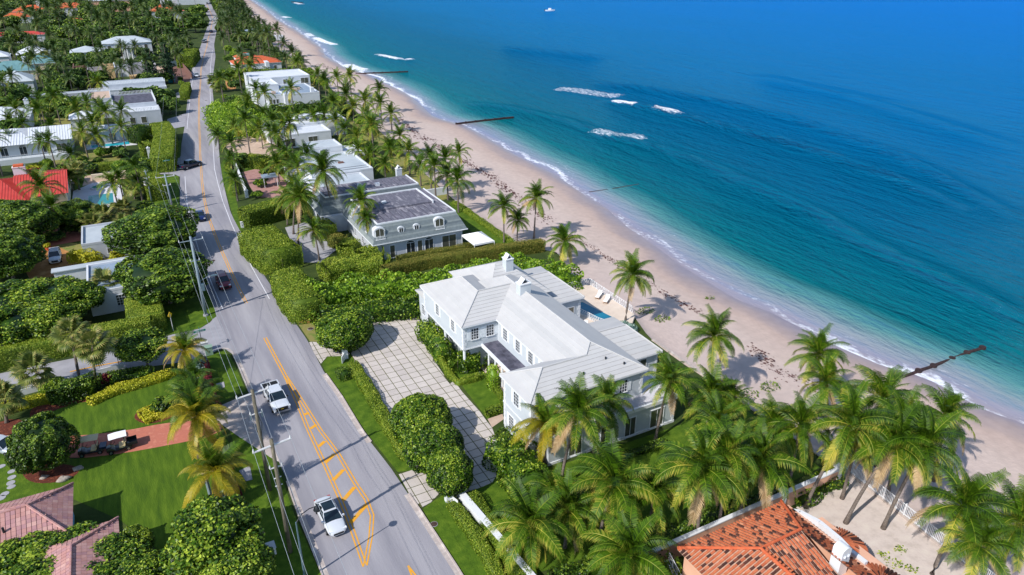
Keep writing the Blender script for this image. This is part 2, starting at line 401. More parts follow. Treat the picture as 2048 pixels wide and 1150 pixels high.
# ------------------------------------------------------------------ beach
def shore_mat(name):
    m, nt, b = _nt(name); N, L = nt.nodes, nt.links
    at = N.new("ShaderNodeAttribute"); at.attribute_name = "off"
    geo = N.new("ShaderNodeNewGeometry")
    mp = N.new("ShaderNodeMapping"); mp.inputs["Scale"].default_value = (1, 0.35, 1); L.new(geo.outputs["Position"], mp.inputs["Vector"])
    nz = N.new("ShaderNodeTexNoise"); nz.inputs["Scale"].default_value = 0.22; nz.inputs["Detail"].default_value = 8; L.new(mp.outputs[0], nz.inputs["Vector"])
    mm = N.new("ShaderNodeMath"); mm.operation = 'MULTIPLY_ADD'; mm.inputs[1].default_value = 6.0; L.new(nz.outputs["Fac"], mm.inputs[0]); L.new(at.outputs["Fac"], mm.inputs[2])
    rp = N.new("ShaderNodeValToRGB"); e = rp.color_ramp.elements
    mr = N.new("ShaderNodeMapRange"); mr.inputs["From Min"].default_value = -25; mr.inputs["From Max"].default_value = 10
    L.new(mm.outputs[0], mr.inputs["Value"]); L.new(mr.outputs[0], rp.inputs["Fac"])
    e[0].position, e[0].color = 0.0, (*lin(202, 183, 175), 1)
    e[1].position, e[1].color = 1.0, (*lin(128, 118, 130), 1)
    for p, c in ((0.30, (204, 185, 177)), (0.50, (207, 187, 176)), (0.66, (196, 172, 160)), (0.74, (168, 150, 148)), (0.82, (140, 130, 144))):
        k = e.new(p); k.color = (*lin(*c), 1)
    n2 = N.new("ShaderNodeTexNoise"); n2.inputs["Scale"].default_value = 0.9; n2.inputs["Detail"].default_value = 9; L.new(geo.outputs["Position"], n2.inputs["Vector"])
    m2 = N.new("ShaderNodeMath"); m2.operation = 'MULTIPLY_ADD'; m2.inputs[1].default_value = 0.34; m2.inputs[2].default_value = 0.74; L.new(n2.outputs["Fac"], m2.inputs[0])
    vm = N.new("ShaderNodeVectorMath"); vm.operation = 'SCALE'; L.new(rp.outputs["Color"], vm.inputs[0]); L.new(m2.outputs[0], vm.inputs["Scale"])
    L.new(vm.outputs[0], b.inputs["Base Color"])
    r2 = N.new("ShaderNodeMapRange"); r2.inputs["From Min"].default_value = -3; r2.inputs["From Max"].default_value = 2.5; r2.inputs["To Min"].default_value = 0.95; r2.inputs["To Max"].default_value = 0.28
    L.new(mm.outputs[0], r2.inputs["Value"]); L.new(r2.outputs[0], b.inputs["Roughness"])
    n3 = N.new("ShaderNodeTexNoise"); n3.inputs["Scale"].default_value = 2.2; n3.inputs["Detail"].default_value = 6; L.new(geo.outputs["Position"], n3.inputs["Vector"])
    bs = N.new("ShaderNodeMapRange"); bs.inputs["From Min"].default_value = -8; bs.inputs["From Max"].default_value = -2; bs.inputs["To Min"].default_value = 0.55; bs.inputs["To Max"].default_value = 0.04
    L.new(at.outputs["Fac"], bs.inputs["Value"])
    bp = N.new("ShaderNodeBump"); bp.inputs["Distance"].default_value = 0.12; L.new(bs.outputs[0], bp.inputs["Strength"])
    L.new(n3.outputs["Fac"], bp.inputs["Height"]); L.new(bp.outputs[0], b.inputs["Normal"])
    MATS[name] = m
shore_mat("beach_sand")
def grid_mesh(name, X, Y, Z, attrs, m, smooth=True):
    r, c = X.shape
    idx = np.arange(r * c).reshape(r, c)
    f = np.stack([idx[:-1, :-1], idx[:-1, 1:], idx[1:, 1:], idx[1:, :-1]], -1).reshape(-1, 4)
    me = np_mesh(name, np.stack([X, Y, Z], -1).reshape(-1, 3), f, None, m)
    for k, a in attrs.items():
        at = me.attributes.new(k, 'FLOAT', 'POINT'); at.data.foreach_set("value", a.astype(np.float32).ravel())
    if smooth: me.polygons.foreach_set("use_smooth", [True] * len(me.polygons))
    return me
ysb = np.concatenate([np.arange(-60, 200, 2.0), np.arange(200, 900, 5), np.arange(900, 6001, 100)])
sb = np.concatenate([np.linspace(0, 1, 24), [1.25, 1.6, 2.2]])
XL_, XS_ = landX(ysb)[:, None], shoreX(ysb)[:, None]
Xb = XL_ + (XS_ - XL_) * np.minimum(sb, 1)[None, :] + np.maximum(sb - 1, 0)[None, :] * 18
Yb = np.repeat(ysb[:, None], len(sb), 1)
offb = Xb - XS_
Zb = -0.35 - (SEA_Z * -1 - 0.35) * np.minimum(sb, 1)[None, :] ** 1.3 - np.maximum(sb - 1, 0)[None, :] * 1.2 + 0 * Xb
Zb += 0.06 * np.sin(Xb * 0.9 + 2 * np.sin(Yb * 0.13)) * np.sin(Yb * 0.21) * (np.minimum(sb, 1)[None, :] < 0.75)
Zb[:, 0] = -0.02
obj("beach", grid_mesh("beach", Xb, Yb, Zb, {"off": offb}, "beach_sand"), kind="structure")
def beach_z(x, y):
    u = float(np.clip((x - landX(y)) / max(1.0, (shoreX(y) - landX(y))), 0, 1))
    return -0.35 - 1.25 * u ** 1.3 if u > 0.045 else -0.2

# ------------------------------------------------------------------ sea
def sea_mat(name):
    m, nt, b = _nt(name); N, L = nt.nodes, nt.links
    at = N.new("ShaderNodeAttribute"); at.attribute_name = "off"
    fo = N.new("ShaderNodeAttribute"); fo.attribute_name = "foam"
    geo = N.new("ShaderNodeNewGeometry")
    def mapped(rot, sc):
        mp = N.new("ShaderNodeMapping"); mp.inputs["Rotation"].default_value = (0, 0, rot); mp.inputs["Scale"].default_value = sc
        L.new(geo.outputs["Position"], mp.inputs["Vector"]); return mp.outputs[0]
    def noise(vec, scale, det, ro=0.55, dist=0.0):
        n = N.new("ShaderNodeTexNoise"); n.inputs["Scale"].default_value = scale; n.inputs["Detail"].default_value = det; n.inputs["Roughness"].default_value = ro; n.inputs["Distortion"].default_value = dist
        L.new(vec, n.inputs["Vector"]); return n.outputs["Fac"]
    def math_(op, a, b2, c=None):
        n = N.new("ShaderNodeMath"); n.operation = op
        for i, x in enumerate((a, b2, c)):
            if x is None: continue
            if isinstance(x, (int, float)): n.inputs[i].default_value = x
            else: L.new(x, n.inputs[i])
        return n.outputs[0]
    # colour of the water follows its depth, broken by drifting patches over sand and reef
    big = noise(mapped(0.35, (1, 0.35, 1)), 0.02, 6)
    dd = math_('MULTIPLY_ADD', math_('SUBTRACT', big, 0.5), math_('MULTIPLY_ADD', at.outputs["Fac"], 0.55, 6.0), at.outputs["Fac"])
    lg = math_('LOGARITHM', math_('MAXIMUM', math_('ADD', dd, 1.5), 1.0), 10.0)      # 0 .. 3.3
    mr = N.new("ShaderNodeMapRange"); mr.inputs["From Min"].default_value = 0; mr.inputs["From Max"].default_value = 3.3; L.new(lg, mr.inputs["Value"])
    rp = N.new("ShaderNodeValToRGB"); e = rp.color_ramp.elements
    e[0].position, e[0].color = 0.0, (*lin(160, 150, 156), 1)
    e[1].position, e[1].color = 1.0, (*lin(0, 102, 202), 1)
    for p, c in ((0.14, (152, 150, 164)), (0.24, (136, 150, 156)), (0.30, (84, 138, 136)), (0.36, (6, 104, 110)), (0.46, (0, 95, 116)), (0.56, (0, 92, 130)), (0.66, (0, 104, 160)), (0.76, (0, 108, 180)), (0.88, (0, 110, 198))):
        k = e.new(p); k.color = (*lin(*c), 1)
    L.new(mr.outputs[0], rp.inputs["Fac"])
    # foam broken into streaks
    fn = noise(mapped(0.3, (1, 0.45, 1)), 1.7, 8, 0.72)
    fsub = math_('MULTIPLY_ADD', math_('SUBTRACT', fn, 0.5), 2.0, fo.outputs["Fac"])
    fm = N.new("ShaderNodeMapRange"); fm.inputs["From Min"].default_value = 0.40; fm.inputs["From Max"].default_value = 0.88; L.new(fsub, fm.inputs["Value"])
    fgate = math_('MULTIPLY', fm.outputs[0], math_('MINIMUM', math_('MULTIPLY', fo.outputs["Fac"], 6.0), 1.0))
    mx = N.new("ShaderNodeMix"); mx.data_type = 'RGBA'; L.new(fgate, mx.inputs["Factor"])
    L.new(rp.outputs["Color"], mx.inputs["A"]); mx.inputs["B"].default_value = (*lin(232, 236, 244), 1)
    df = N.new("ShaderNodeBsdfDiffuse"); L.new(mx.outputs["Result"], df.inputs["Color"])
    gl = N.new("ShaderNodeBsdfGlossy"); gl.inputs["Roughness"].default_value = 0.12; gl.inputs["Color"].default_value = (0.16, 0.5, 0.9, 1)
    fr = N.new("ShaderNodeFresnel"); fr.inputs["IOR"].default_value = 1.33
    fac = math_('MULTIPLY', math_('MINIMUM', math_('MULTIPLY', fr.outputs[0], 1.0), 0.29), math_('SUBTRACT', 1.0, fgate))
    ms = N.new("ShaderNodeMixShader"); L.new(fac, ms.inputs[0]); L.new(df.outputs[0], ms.inputs[1]); L.new(gl.outputs[0], ms.inputs[2])
    L.new(ms.outputs[0], N["Material Output"].inputs["Surface"])
    # swell, chop and ripples
    h1 = noise(mapped(-0.36, (1, 0.14, 1)), 0.11, 3, 0.5, 0.4)
    h2 = noise(mapped(-0.32, (1, 0.24, 1)), 0.36, 4, 0.55, 0.3)
    h3 = noise(mapped(-0.2, (1, 0.4, 1)), 1.2, 4, 0.6)
    hs = math_('MULTIPLY_ADD', h1, 2.0, math_('MULTIPLY_ADD', h2, 1.5, math_('MULTIPLY', h3, 0.6)))
    calm = N.new("ShaderNodeMapRange"); calm.inputs["From Min"].default_value = 1; calm.inputs["From Max"].default_value = 14; calm.inputs["To Min"].default_value = 0.12; calm.inputs["To Max"].default_value = 1.0
    L.new(at.outputs["Fac"], calm.inputs["Value"])
    bp = N.new("ShaderNodeBump"); bp.inputs["Distance"].default_value = 2.0; L.new(calm.outputs[0], bp.inputs["Strength"])
    L.new(hs, bp.inputs["Height"])
    for q_ in (gl, fr): L.new(bp.outputs[0], q_.inputs["Normal"])
    upv = N.new("ShaderNodeCombineXYZ"); upv.inputs[2].default_value = 1.0
    b2 = N.new("ShaderNodeBump"); b2.inputs["Distance"].default_value = 1.1; L.new(calm.outputs[0], b2.inputs["Strength"]); L.new(upv.outputs[0], b2.inputs["Normal"])
    L.new(math_('MULTIPLY_ADD', h2, 1.5, math_('MULTIPLY_ADD', h1, 0.5, math_('MULTIPLY', h3, 0.7))), b2.inputs["Height"]); L.new(b2.outputs[0], df.inputs["Normal"])
    MATS[name] = m
sea_mat("sea_water")
ds = np.concatenate([np.arange(-3.0, 30, 0.75), np.arange(30, 150, 1.5), np.geomspace(150, 9000, 60)])
ysS = np.concatenate([np.arange(-60, 330, 2.0), np.arange(330, 900, 5), np.geomspace(905, 12000, 40)])
XSs = np.interp(ysS, ysS, shoreX(ysS))
# offshore the contour lines straighten out
smooth = np.interp(ysS, [-60, 100, 250, 450, 900, 12000], [84, 86, 96, 112, 150, 1700])
w = np.clip(ds / 90.0, 0, 1)[None, :]
XX = (XSs[:, None] * (1 - w) + smooth[:, None] * w) + ds[None, :]
YY = np.repeat(ysS[:, None], len(ds), 1)
OFF = np.repeat(ds[None, :], len(ysS), 0) + 0 * XX
ZZ = np.full_like(XX, SEA_Z) + np.clip(-OFF, 0, 3) * 0.0
FOAM = np.zeros_like(XX)
# swash foam along the water's edge, lapping in tongues
tong = 0.9 * np.sin(YY * 0.35 + 1.5 * np.sin(YY * 0.11)) + 1.2 * np.sin(YY * 0.083 + 1)
dens = np.interp(ysS, [-60, 35, 45, 55, 62, 80, 100, 125, 150, 175, 200, 225, 260, 300, 345, 372, 420, 900], [.35, .55, .85, .8, .45, .25, .5, .3, .75, .55, .5, .3, .9, .95, 1.0, .5, .6, .55])[:, None]
FOAM += (dens * .85 + .14) * np.exp(-((OFF - 0.8 - tong) / 1.1) ** 2) * 1.05
FOAM += 0.42 * dens * np.exp(-((OFF - 3.4 - 1.6 * tong) / 1.8) ** 2)
def px_line(px): return np.array([G(u, v, SEA_Z) for u, v in px])
def dist_to(line):
    best = np.full(XX.shape, 1e9); side = np.zeros(XX.shape)
    lo, hi = line.min(0) - 25, line.max(0) + 25
    sel = (XX > lo[0]) & (XX < hi[0]) & (YY > lo[1]) & (YY < hi[1])
    x, y = XX[sel], YY[sel]; bb = np.full(x.shape, 1e9); ss = np.zeros(x.shape); tt = np.zeros(x.shape)
    n = len(line) - 1
    for i in range(n):
        a, d = line[i], line[i + 1] - line[i]
        t = np.clip(((x - a[0]) * d[0] + (y - a[1]) * d[1]) / (d @ d), 0, 1)
        q = np.hypot(x - a[0] - t * d[0], y - a[1] - t * d[1]); k = q < bb
        bb[k] = q[k]; ss[k] = np.sign(d[0] * (y - a[1]) - d[1] * (x - a[0]))[k]; tt[k] = ((i + t) / n)[k]
    return sel, bb * ss, tt
breakers = [  # photo line of the crest, foam strength, foam width behind the crest
    ([(1103,176),(1150,180),(1200,188),(1252,194)], .58, 8), ([(1222,203),(1250,208),(1276,213)], 1.2, 1.6),
    ([(1308,220),(1335,226),(1368,235)], 1.2, 1.6), ([(1188,260),(1215,268),(1250,274),(1298,272)], .6, 6),
    ([(750,108),(775,113),(800,118),(832,119)], 1.0, 2.5), ([(628,74),(650,84),(676,91)], 1.0, 3.0),
    ([(690,128),(715,138),(740,140)], .9, 5), ([(565,33),(580,36)], .9, 4), ([(588,5),(606,9)], .8, 5), ([(612,66),(626,74)], .8, 3)]
for px, s, wd in breakers:
    sel, d, t = dist_to(px_line(px)); fade = np.clip(np.minimum(t, 1 - t) * 9, 0, 1)
    A = np.exp(-(d / 0.9) ** 2) + np.where(d > 0, 0, 0)
    prof = np.where(np.abs(d) < wd * 0.5, 1.0, np.exp(-((np.abs(d) - wd * .5) / 1.2) ** 2))
    FOAM[sel] = np.maximum(FOAM[sel], s * prof * fade)
    ZZ[sel] += 0.35 * np.exp(-(d / 1.6) ** 2) * fade
swells = [[(1175,163),(1300,180),(1450,207),(1600,243),(1800,315),(2048,440)], [(1200,198),(1310,221),(1400,244),(1480,262),(1600,295),(1750,345),(1950,420)],
          [(1180,264),(1260,283),(1340,303),(1430,335),(1560,395),(1750,480)], [(1000,95),(1100,104),(1210,116)], [(930,205),(1020,215),(1130,240),(1250,280)],
          [(1400,330),(1600,420),(1850,540),(2048,640)], [(1500,150),(1700,190),(2048,300)], [(1250,420),(1450,520),(1700,620),(2000,760)]]
for i, px in enumerate(swells):
    sel, d, t = dist_to(px_line(px)); fade = np.clip(np.minimum(t, 1 - t) * 7, 0, 1)
    hgt = [1.5, 1.6, 1.1, 1.1, .6, .8, .8, .5][i]; wd = [2.6, 2.4, 2.4, 4.5, 2.4, 3, 4.5, 2.6][i]
    ZZ[sel] += hgt * np.exp(-(d / wd) ** 2) * fade
obj("sea", grid_mesh("sea", XX, YY, ZZ, {"off": OFF, "foam": np.clip(FOAM, 0, 1.3)}, "sea_water"), kind="structure")

# ------------------------------------------------------------------ roads
YR = np.concatenate([np.arange(-60, 130, 2.0), np.arange(130, 420, 5), np.arange(420, 900, 12), np.arange(900, 6001, 300)])
strip("main_road", "asphalt", YR, road_L, road_R, 0.042, nx=3)
LEVELS = []
def patch(name, m, px, z=0.008, kind="structure", world=False):
    pts = px if world else [G(u, v) for u, v in px]
    bb = (min(p[0] for p in pts), max(p[0] for p in pts), min(p[1] for p in pts), max(p[1] for p in pts))
    lev = 1 + max([l for b2, l in LEVELS if b2[0] < bb[1] and b2[1] > bb[0] and b2[2] < bb[3] and b2[3] > bb[2]], default=0)
    LEVELS.append((bb, lev)); z = z if z > .04 else .003 + .0035 * lev
    mb = MB(); mb.poly([(x, y, z) for x, y in pts])
    me = mb.mesh(name, m)
    if me.polygons[0].normal.z < 0: me.flip_normals()
    return obj(name, me, None, kind)
def smooth_px(px, n=4, closed=True):
    """round off a photo polygon by corner cutting"""
    pts = [np.array(p, float) for p in px]
    for _ in range(n):
        q = []
        for i in range(len(pts)):
            a, b = pts[i], pts[(i + 1) % len(pts)]
            q += [a * .75 + b * .25, a * .25 + b * .75]
        pts = q
    return [tuple(p) for p in pts]
# side streets
patch("side_street", "asphalt_old", [(470,712),(452,699),(440,698),(412,712),(380,722),(300,733),(195,741),(100,764),(45,776),(-60,800),(-200,828),(-200,790),(0,747),(88,728),(243,698),(345,669),(400,657),(420,645),(433,630),(470,630)], 0.012)
patch("side_street", "asphalt_old", [(366,356),(350,349),(315,348),(200,360),(60,380),(-60,400),(-60,376),(60,352),(200,338),(310,333),(345,325),(358,314),(366,310)], 0.012)
patch("side_street", "asphalt_old", [(381,190),(355,196),(320,203),(318,196),(352,186),(376,176)], 0.012)
patch("side_street", "asphalt_old", [(374,252),(352,256),(330,262),(335,238),(355,232),(372,226)], 0.012)
def marking(pairs, m, label, w, z=0.048, cat="road marking", name="road_marking", dash=None, group=None):
    """painted stripe along photo points"""
    P = [np.array(G(u, v)) for u, v in pairs]
    mb = MB(); n = len(P); L_, R_ = [], []
    for i in range(n):
        d = P[min(i + 1, n - 1)] - P[max(i - 1, 0)]; d /= np.linalg.norm(d); q = np.array([-d[1], d[0]]) * w / 2
        L_.append(P[i] + q); R_.append(P[i] - q)
    for i in range(n - 1):
        mb.poly([(*R_[i], z), (*R_[i + 1], z), (*L_[i + 1], z), (*L_[i], z)])
    me = mb.mesh(name, m)
    if me.polygons[0].normal.z < 0: me.flip_normals()
    o = obj(name, me); o["kind"] = "structure"
    return o
def offset_px(px, dx):
    """shift a photo line sideways by dx metres in x on the ground"""
    out = []
    for u, v in px:
        x, y = G(u, v); out.append((x + dx, y))
    return out
def marking_w(P, m, w, z=0.048, name="road_marking"):
    P = [np.array(p, float) for p in P]; mb = MB(); n = len(P); L_, R_ = [], []
    for i in range(n):
        d = P[min(i + 1, n - 1)] - P[max(i - 1, 0)]; d /= np.linalg.norm(d); q = np.array([-d[1], d[0]]) * w / 2
        L_.append(P[i] + q); R_.append(P[i] - q)
    for i in range(n - 1): mb.poly([(*R_[i], z), (*R_[i + 1], z), (*L_[i + 1], z), (*L_[i], z)])
    me = mb.mesh(name, m)
    if me.polygons[0].normal.z < 0: me.flip_normals()
    return obj(name, me, None, "structure")
far_c = [(413,8),(420,22),(426,38),(423,50),(421,63),(416,78),(414,92),(408,112),(402,140),(401,165),(398,200),(398,240),(400,288),(400,303),(404,363),(408,395),(415,428),(425,457),(435,483),(457,533),(477,576),(493,607)]
for s in (-0.16, 0.16): marking_w(offset_px(far_c, s), "yellow_paint", 0.12)
near_c = [(530,676),(550,714),(570,751)]
isl_L = [(570,751),(595,806),(617,860),(650,930),(680,997),(705,1062),(730,1133)]
isl_R = [(570,751),(606,806),(641,862),(675,907),(710,967),(732,999),(744,1032),(741,1074),(730,1133)]
for s in (-0.16, 0.16):
    marking_w(offset_px(near_c + isl_L[1:], s), "yellow_paint", 0.125)
    marking_w(offset_px(near_c + isl_R[1:], s + 0.02), "yellow_paint", 0.125, z=0.052)
for a, b in [((609,830),(618,826)),((621,858),(633,850)),((637,894),(650,883)),((650,927),(669,909)),((666,962),(687,940)),((686,1002),(709,975)),((701,1047),(733,1010))]:
    marking_w([G(*a), G(*b)], "yellow_paint", 0.42, z=0.056)
marking_w(offset_px([(816,1132),(830,1168),(850,1215)], 0), "yellow_paint", 0.16)
marking_w(offset_px([(816,1132),(838,1160),(880,1215)], 0), "yellow_paint", 0.16, z=0.052)
marking_w(offset_px([(425,100),(421,133),(420,180),(424,255),(426,288),(429,338),(436,368),(445,401),(463,448),(485,496),(505,537),(525,573),(539,598)], 0), "white_paint_line", 0.13)
marking_w(offset_px([(370,353),(372,385),(375,413),(386,463),(400,508),(412,538),(427,576),(446,619)], 0), "white_paint_line", 0.13)
marking_w(offset_px([(374,258),(377,225),(382,180),(389,133),(398,105)], 0), "white_paint_line", 0.13)
marking_w([G(140,744), G(190,733), G(250,722), G(330,704), G(395,688)], "yellow_paint", 0.2)
# kerbs and gutters
def kerb(name, ys, xf, side, h=0.13, w=0.16, gut=0.42):
    mb = MB(); ys = list(ys)
    for i in range(len(ys) - 1):
        a, b = ys[i], ys[i + 1]; xa, xb = float(xf(a)), float(xf(b)); s = side
        prof = [(-gut, 0.046), (0, 0.05), (0.02, h), (w, h + .01), (w, -0.05)]
        for (p, zp), (q, zq) in zip(prof, prof[1:]):
            mb.poly([(xa + s * p, a, zp), (xb + s * p, b, zp), (xb + s * q, b, zq), (xa + s * q, a, zq)][::(1 if s < 0 else -1)])
    return mb.build(name, "concrete", None, kind="structure")
kerb("kerb", np.concatenate([np.arange(-20, 54, 3), [53.6]]), road_R, 1)
kerb("kerb", np.arange(63.2, 80.5, 2), road_R, 1)
kerb("kerb", np.arange(-20, 64, 3), road_L, -1)
kerb("kerb", np.arange(79.0, 90, 1.5), road_L, -1)
kb = smooth_px([(467,708),(458,699),(447,697),(430,703)], 0)
marking_w([G(u, v) for u, v in [(467,709),(462,702),(455,698),(447,697),(440,699)]], "concrete", 0.25, z=0.08, name="kerb")
# manholes, one thing each
def disc(name, u, v, r, label, cat="manhole cover", m="iron"):
    x, y = G(u, v); t = thing(name, label, cat, (x, y, 0.04))
    MB().cyl(0, 0, 0.0, 0.02, r, r * .97, 18).build("frame", "concrete_grey", t)
    mb = MB().cyl(0, 0, 0.02, 0.03, r * .88, r * .86, 18)
    for k in range(4): mb.box(-r * .6, r * .6, -r * .6 + k * r * .36, -r * .5 + k * r * .36, 0.03, 0.04)
    mb.build("lid", m, t)
disc("manhole_cover", 425, 522, .5, "round rusty manhole cover in the road behind the red car")
disc("manhole_cover", 621, 658, .42, "round rusty manhole cover in the grass beside the clipped round tree")
disc("manhole_cover", 868, 1049, .36, "round rusty manhole cover in the verge south of the driveway gate pillar")
disc("manhole_cover", 411, 256, .45, "small dark manhole cover in the far seaward lane near the tall hedge")
disc("manhole_cover", 412, 201, .45, "small dark manhole cover in the far lane beyond the tree shadow band")
# lawns, drives, beds
lawn = lambda px, m="grass", z=0.006: patch("lawn", m, px, z)
lawn([(647,1160),(612,1082),(588,1027),(566,962),(548,922),(520,862),(460,860),(470,900),(480,1000),(500,1160)])
lawn([(492,782),(474,740),(460,712),(447,701),(420,712),(405,720),(400,740),(420,790),(438,806)])
lawn(m="mown_grass", px=[(60,850),(140,805),(230,778),(330,752),(420,755),(438,806),(445,830),(330,860),(250,872),(160,880),(70,868)])
lawn(m="mown_grass", px=[(40,905),(150,918),(240,905),(330,892),(440,862),(470,900),(480,1000),(470,1100),(330,1110),(240,1040),(150,1000),(90,985),(20,1000)])
lawn([(-20,910),(60,905),(90,960),(60,1010),(-20,1010)])
lawn([(310,600),(420,575),(434,632),(400,657),(345,668),(318,668)])
lawn([(150,352),(280,336),(315,348),(300,380),(150,390)], "grass")
lawn([(315,350),(357,352),(359,415),(325,440),(300,420)])
lawn([(320,300),(362,280),(360,315),(335,325)])
lawn([(925,1155),(845,1018),(870,1000),(900,980),(960,975),(990,1000),(1060,1150)])
lawn([(650,742),(643,725),(652,714),(690,706),(712,710),(812,905),(835,940),(795,944),(735,868)])
lawn([(551,580),(580,608),(650,640),(648,684),(620,683),(596,648)], "grass_dry", 0.005)
lawn([(915,760),(985,745),(1008,768),(1005,812),(975,838)])
lawn([(870,700),(930,690),(1005,790),(975,838),(915,760)], "grass", 0.005)
lawn([(985,930),(1090,940),(1180,910),(1360,850),(1420,770),(1535,850),(1640,935),(1470,1020),(1300,1080),(1130,1130),(1060,1150),(960,975)])
lawn([(896,404),(914,404),(1026,486),(985,500),(940,460)])
lawn([(725,230),(800,300),(900,395),(880,405),(760,320),(690,250)], "grass_dry")
lawn([(560,105),(600,125),(640,160),(660,185),(600,175)], "grass_dry")
lawn([(437,330),(455,395),(475,465),(490,470),(470,390),(455,320)])
lawn([(490,336),(560,320),(575,360),(490,345)])
lawn([(75,235),(150,238),(255,300),(235,325),(100,330)], "grass_dry")
lawn([(70,470),(240,505),(230,540),(60,545)], "grass_dry", 0.004)
patch("brick_driveway", "brick_drive", smooth_px([(-40,870),(80,872),(160,872),(250,862),(330,846),(400,840),(448,838),(440,870),(330,892),(240,908),(150,918),(60,908),(-40,905)], 1), 0.01)
patch("drive_apron", "concrete", [(500,786),(560,925),(548,920),(475,872),(430,840),(440,812)], 0.046)
patch("brick_driveway", "brick_drive", [(358,415),(360,446),(330,452),(270,470),(180,478),(60,500),(50,470),(150,450),(240,432),(330,414)], 0.01)
patch("dirt_yard", "dirt", [(40,520),(110,490),(160,515),(240,520),(160,545),(60,560)], 0.012)
patch("paver_court", "paver_red", [(483,345),(540,330),(575,365),(560,395),(515,395),(490,360)], 0.01)
patch("paver_court", "paver_tan", [(447,290),(510,262),(560,275),(580,310),(480,320)], 0.009)
patch("paver_court", "concrete_grey", [(570,455),(630,440),(672,500),(640,525),(600,525)], 0.01)
patch("tan_drive", "paver_tan", [(170,352),(280,336),(282,352),(165,372)], 0.011)
patch("sand_lot", "sand_yard", [(1592,1015),(1686,938),(1790,1022),(1960,1155),(2060,1230),(1800,1200)], 0.012)
patch("sand_lot", "dirt", [(450,150),(470,150),(472,178),(452,180)], 0.012)
patch("paver_court", "paver_tan", [(286,138),(330,128),(350,150),(320,165),(290,160)], 0.009)
patch("mulch_bed", "mulch", smooth_px([(38,940),(80,925),(150,930),(162,945),(125,965),(60,968)], 2), 0.014)
patch("mulch_bed", "mulch", smooth_px([(60,842),(60,818),(100,790),(170,790),(260,772),(345,748),(350,756),(270,780),(190,800),(130,812)], 1), 0.014)
patch("mulch_bed", "mulch", smooth_px([(262,835),(290,812),(340,800),(365,815),(340,840),(290,850)], 2), 0.014)
patch("mulch_bed", "mulch", smooth_px([(-20,850),(30,835),(60,850),(20,872),(-20,870)], 1), 0.014)
patch("mulch_bed", "dirt", smooth_px([(582,622),(612,628),(640,640),(610,650),(590,640)], 2), 0.012)
patch("stone_path", "paver_tan", [(975,838),(1005,828),(1008,838),(984,855)], 0.016)
# concrete utility pads
for px, lab in (([(432,768),(448,764),(450,775),(434,778)], "a"), ([(478,942),(500,932),(505,960),(492,963)], "b")):
    patch("utility_pad", "concrete_grey", px, 0.05)
# ------------------------------------------------------------------ the slab driveway of the white house: every slab a piece of its own
drive_px = [(702,708),(735,655),(745,640),(833,626),(843,650),(836,655),(850,675),(873,720),(874,730),(900,768),(908,762),(925,785),(960,824),(973,842),(984,856),(990,872),(993,892),(992,930),(997,945),(985,965),(962,975),(930,985),(908,990),(890,975),(862,1005),(842,1016),(820,990),(797,948),(832,938),(812,905),(760,818),(716,738)]
drive_w = [G(u, v) for u, v in drive_px]
apron_px = [(618,684),(650,686),(690,700),(700,708),(688,712),(655,713),(642,728),(628,706)]
drv = patch("slab_driveway", "joint_grass", drive_px, 0.012)
apr = patch("slab_apron", "joint_grass", apron_px, 0.046)
def clip_cell(poly, x0, x1, y0, y1):
    for ax, val, sg in ((0, x0, 1), (0, x1, -1), (1, y0, 1), (1, y1, -1)):
        out = []
        for i in range(len(poly)):
            a, b = poly[i], poly[(i + 1) % len(poly)]
            da, db = sg * (a[ax] - val), sg * (b[ax] - val)
            if da >= 0: out.append(a)
            if da * db < 0:
                t = da / (da - db); out.append((a[0] + t * (b[0] - a[0]), a[1] + t * (b[1] - a[1])))
        poly = out
        if len(poly) < 3: return None
    ar = 0.5 * sum(poly[i][0] * poly[(i + 1) % len(poly)][1] - poly[(i + 1) % len(poly)][0] * poly[i][1] for i in range(len(poly)))
    return (poly, abs(ar)) if abs(ar) > 0.08 else None
full_slab = MB().box(-.568, .568, -.583, .583, 0, .05, taper=0.01).mesh("slab", "slab")
def lay_slabs(poly, parent, z, gx=1.225, gy=1.255, ox=28.73, oy=59.34, cap=290):
    xs = [p[0] for p in poly]; ys = [p[1] for p in poly]; n = 0
    for i in range(math.floor((min(xs) - ox) / gx), math.ceil((max(xs) - ox) / gx)):
        for j in range(math.floor((min(ys) - oy) / gy), math.ceil((max(ys) - oy) / gy)):
            x0, y0 = ox + i * gx, oy + j * gy
            r = clip_cell(poly, x0 + .045, x0 + gx - .045, y0 + .045, y0 + gy - .045)
            if not r or n >= cap: continue
            n += 1
            if r[1] > 0.98 * (gx - .09) * (gy - .09):
                o = obj("slab", full_slab, parent, loc=(x0 + gx / 2, y0 + gy / 2, z + random.uniform(0, .008)))
            else:
                cx = sum(p[0] for p in r[0]) / len(r[0]); cyy = sum(p[1] for p in r[0]) / len(r[0])
                pl = [(p[0] - cx, p[1] - cyy) for p in r[0]]
                a2 = sum(pl[k][0] * pl[(k + 1) % len(pl)][1] - pl[(k + 1) % len(pl)][0] * pl[k][1] for k in range(len(pl)))
                if a2 < 0: pl = pl[::-1]
                o = MB().prism(pl, 0, .05).build("slab", "slab", parent, loc=(cx, cyy, z))
lay_slabs(drive_w, drv, 0.0)
lay_slabs([G(u, v) for u, v in apron_px], apr, 0.012)
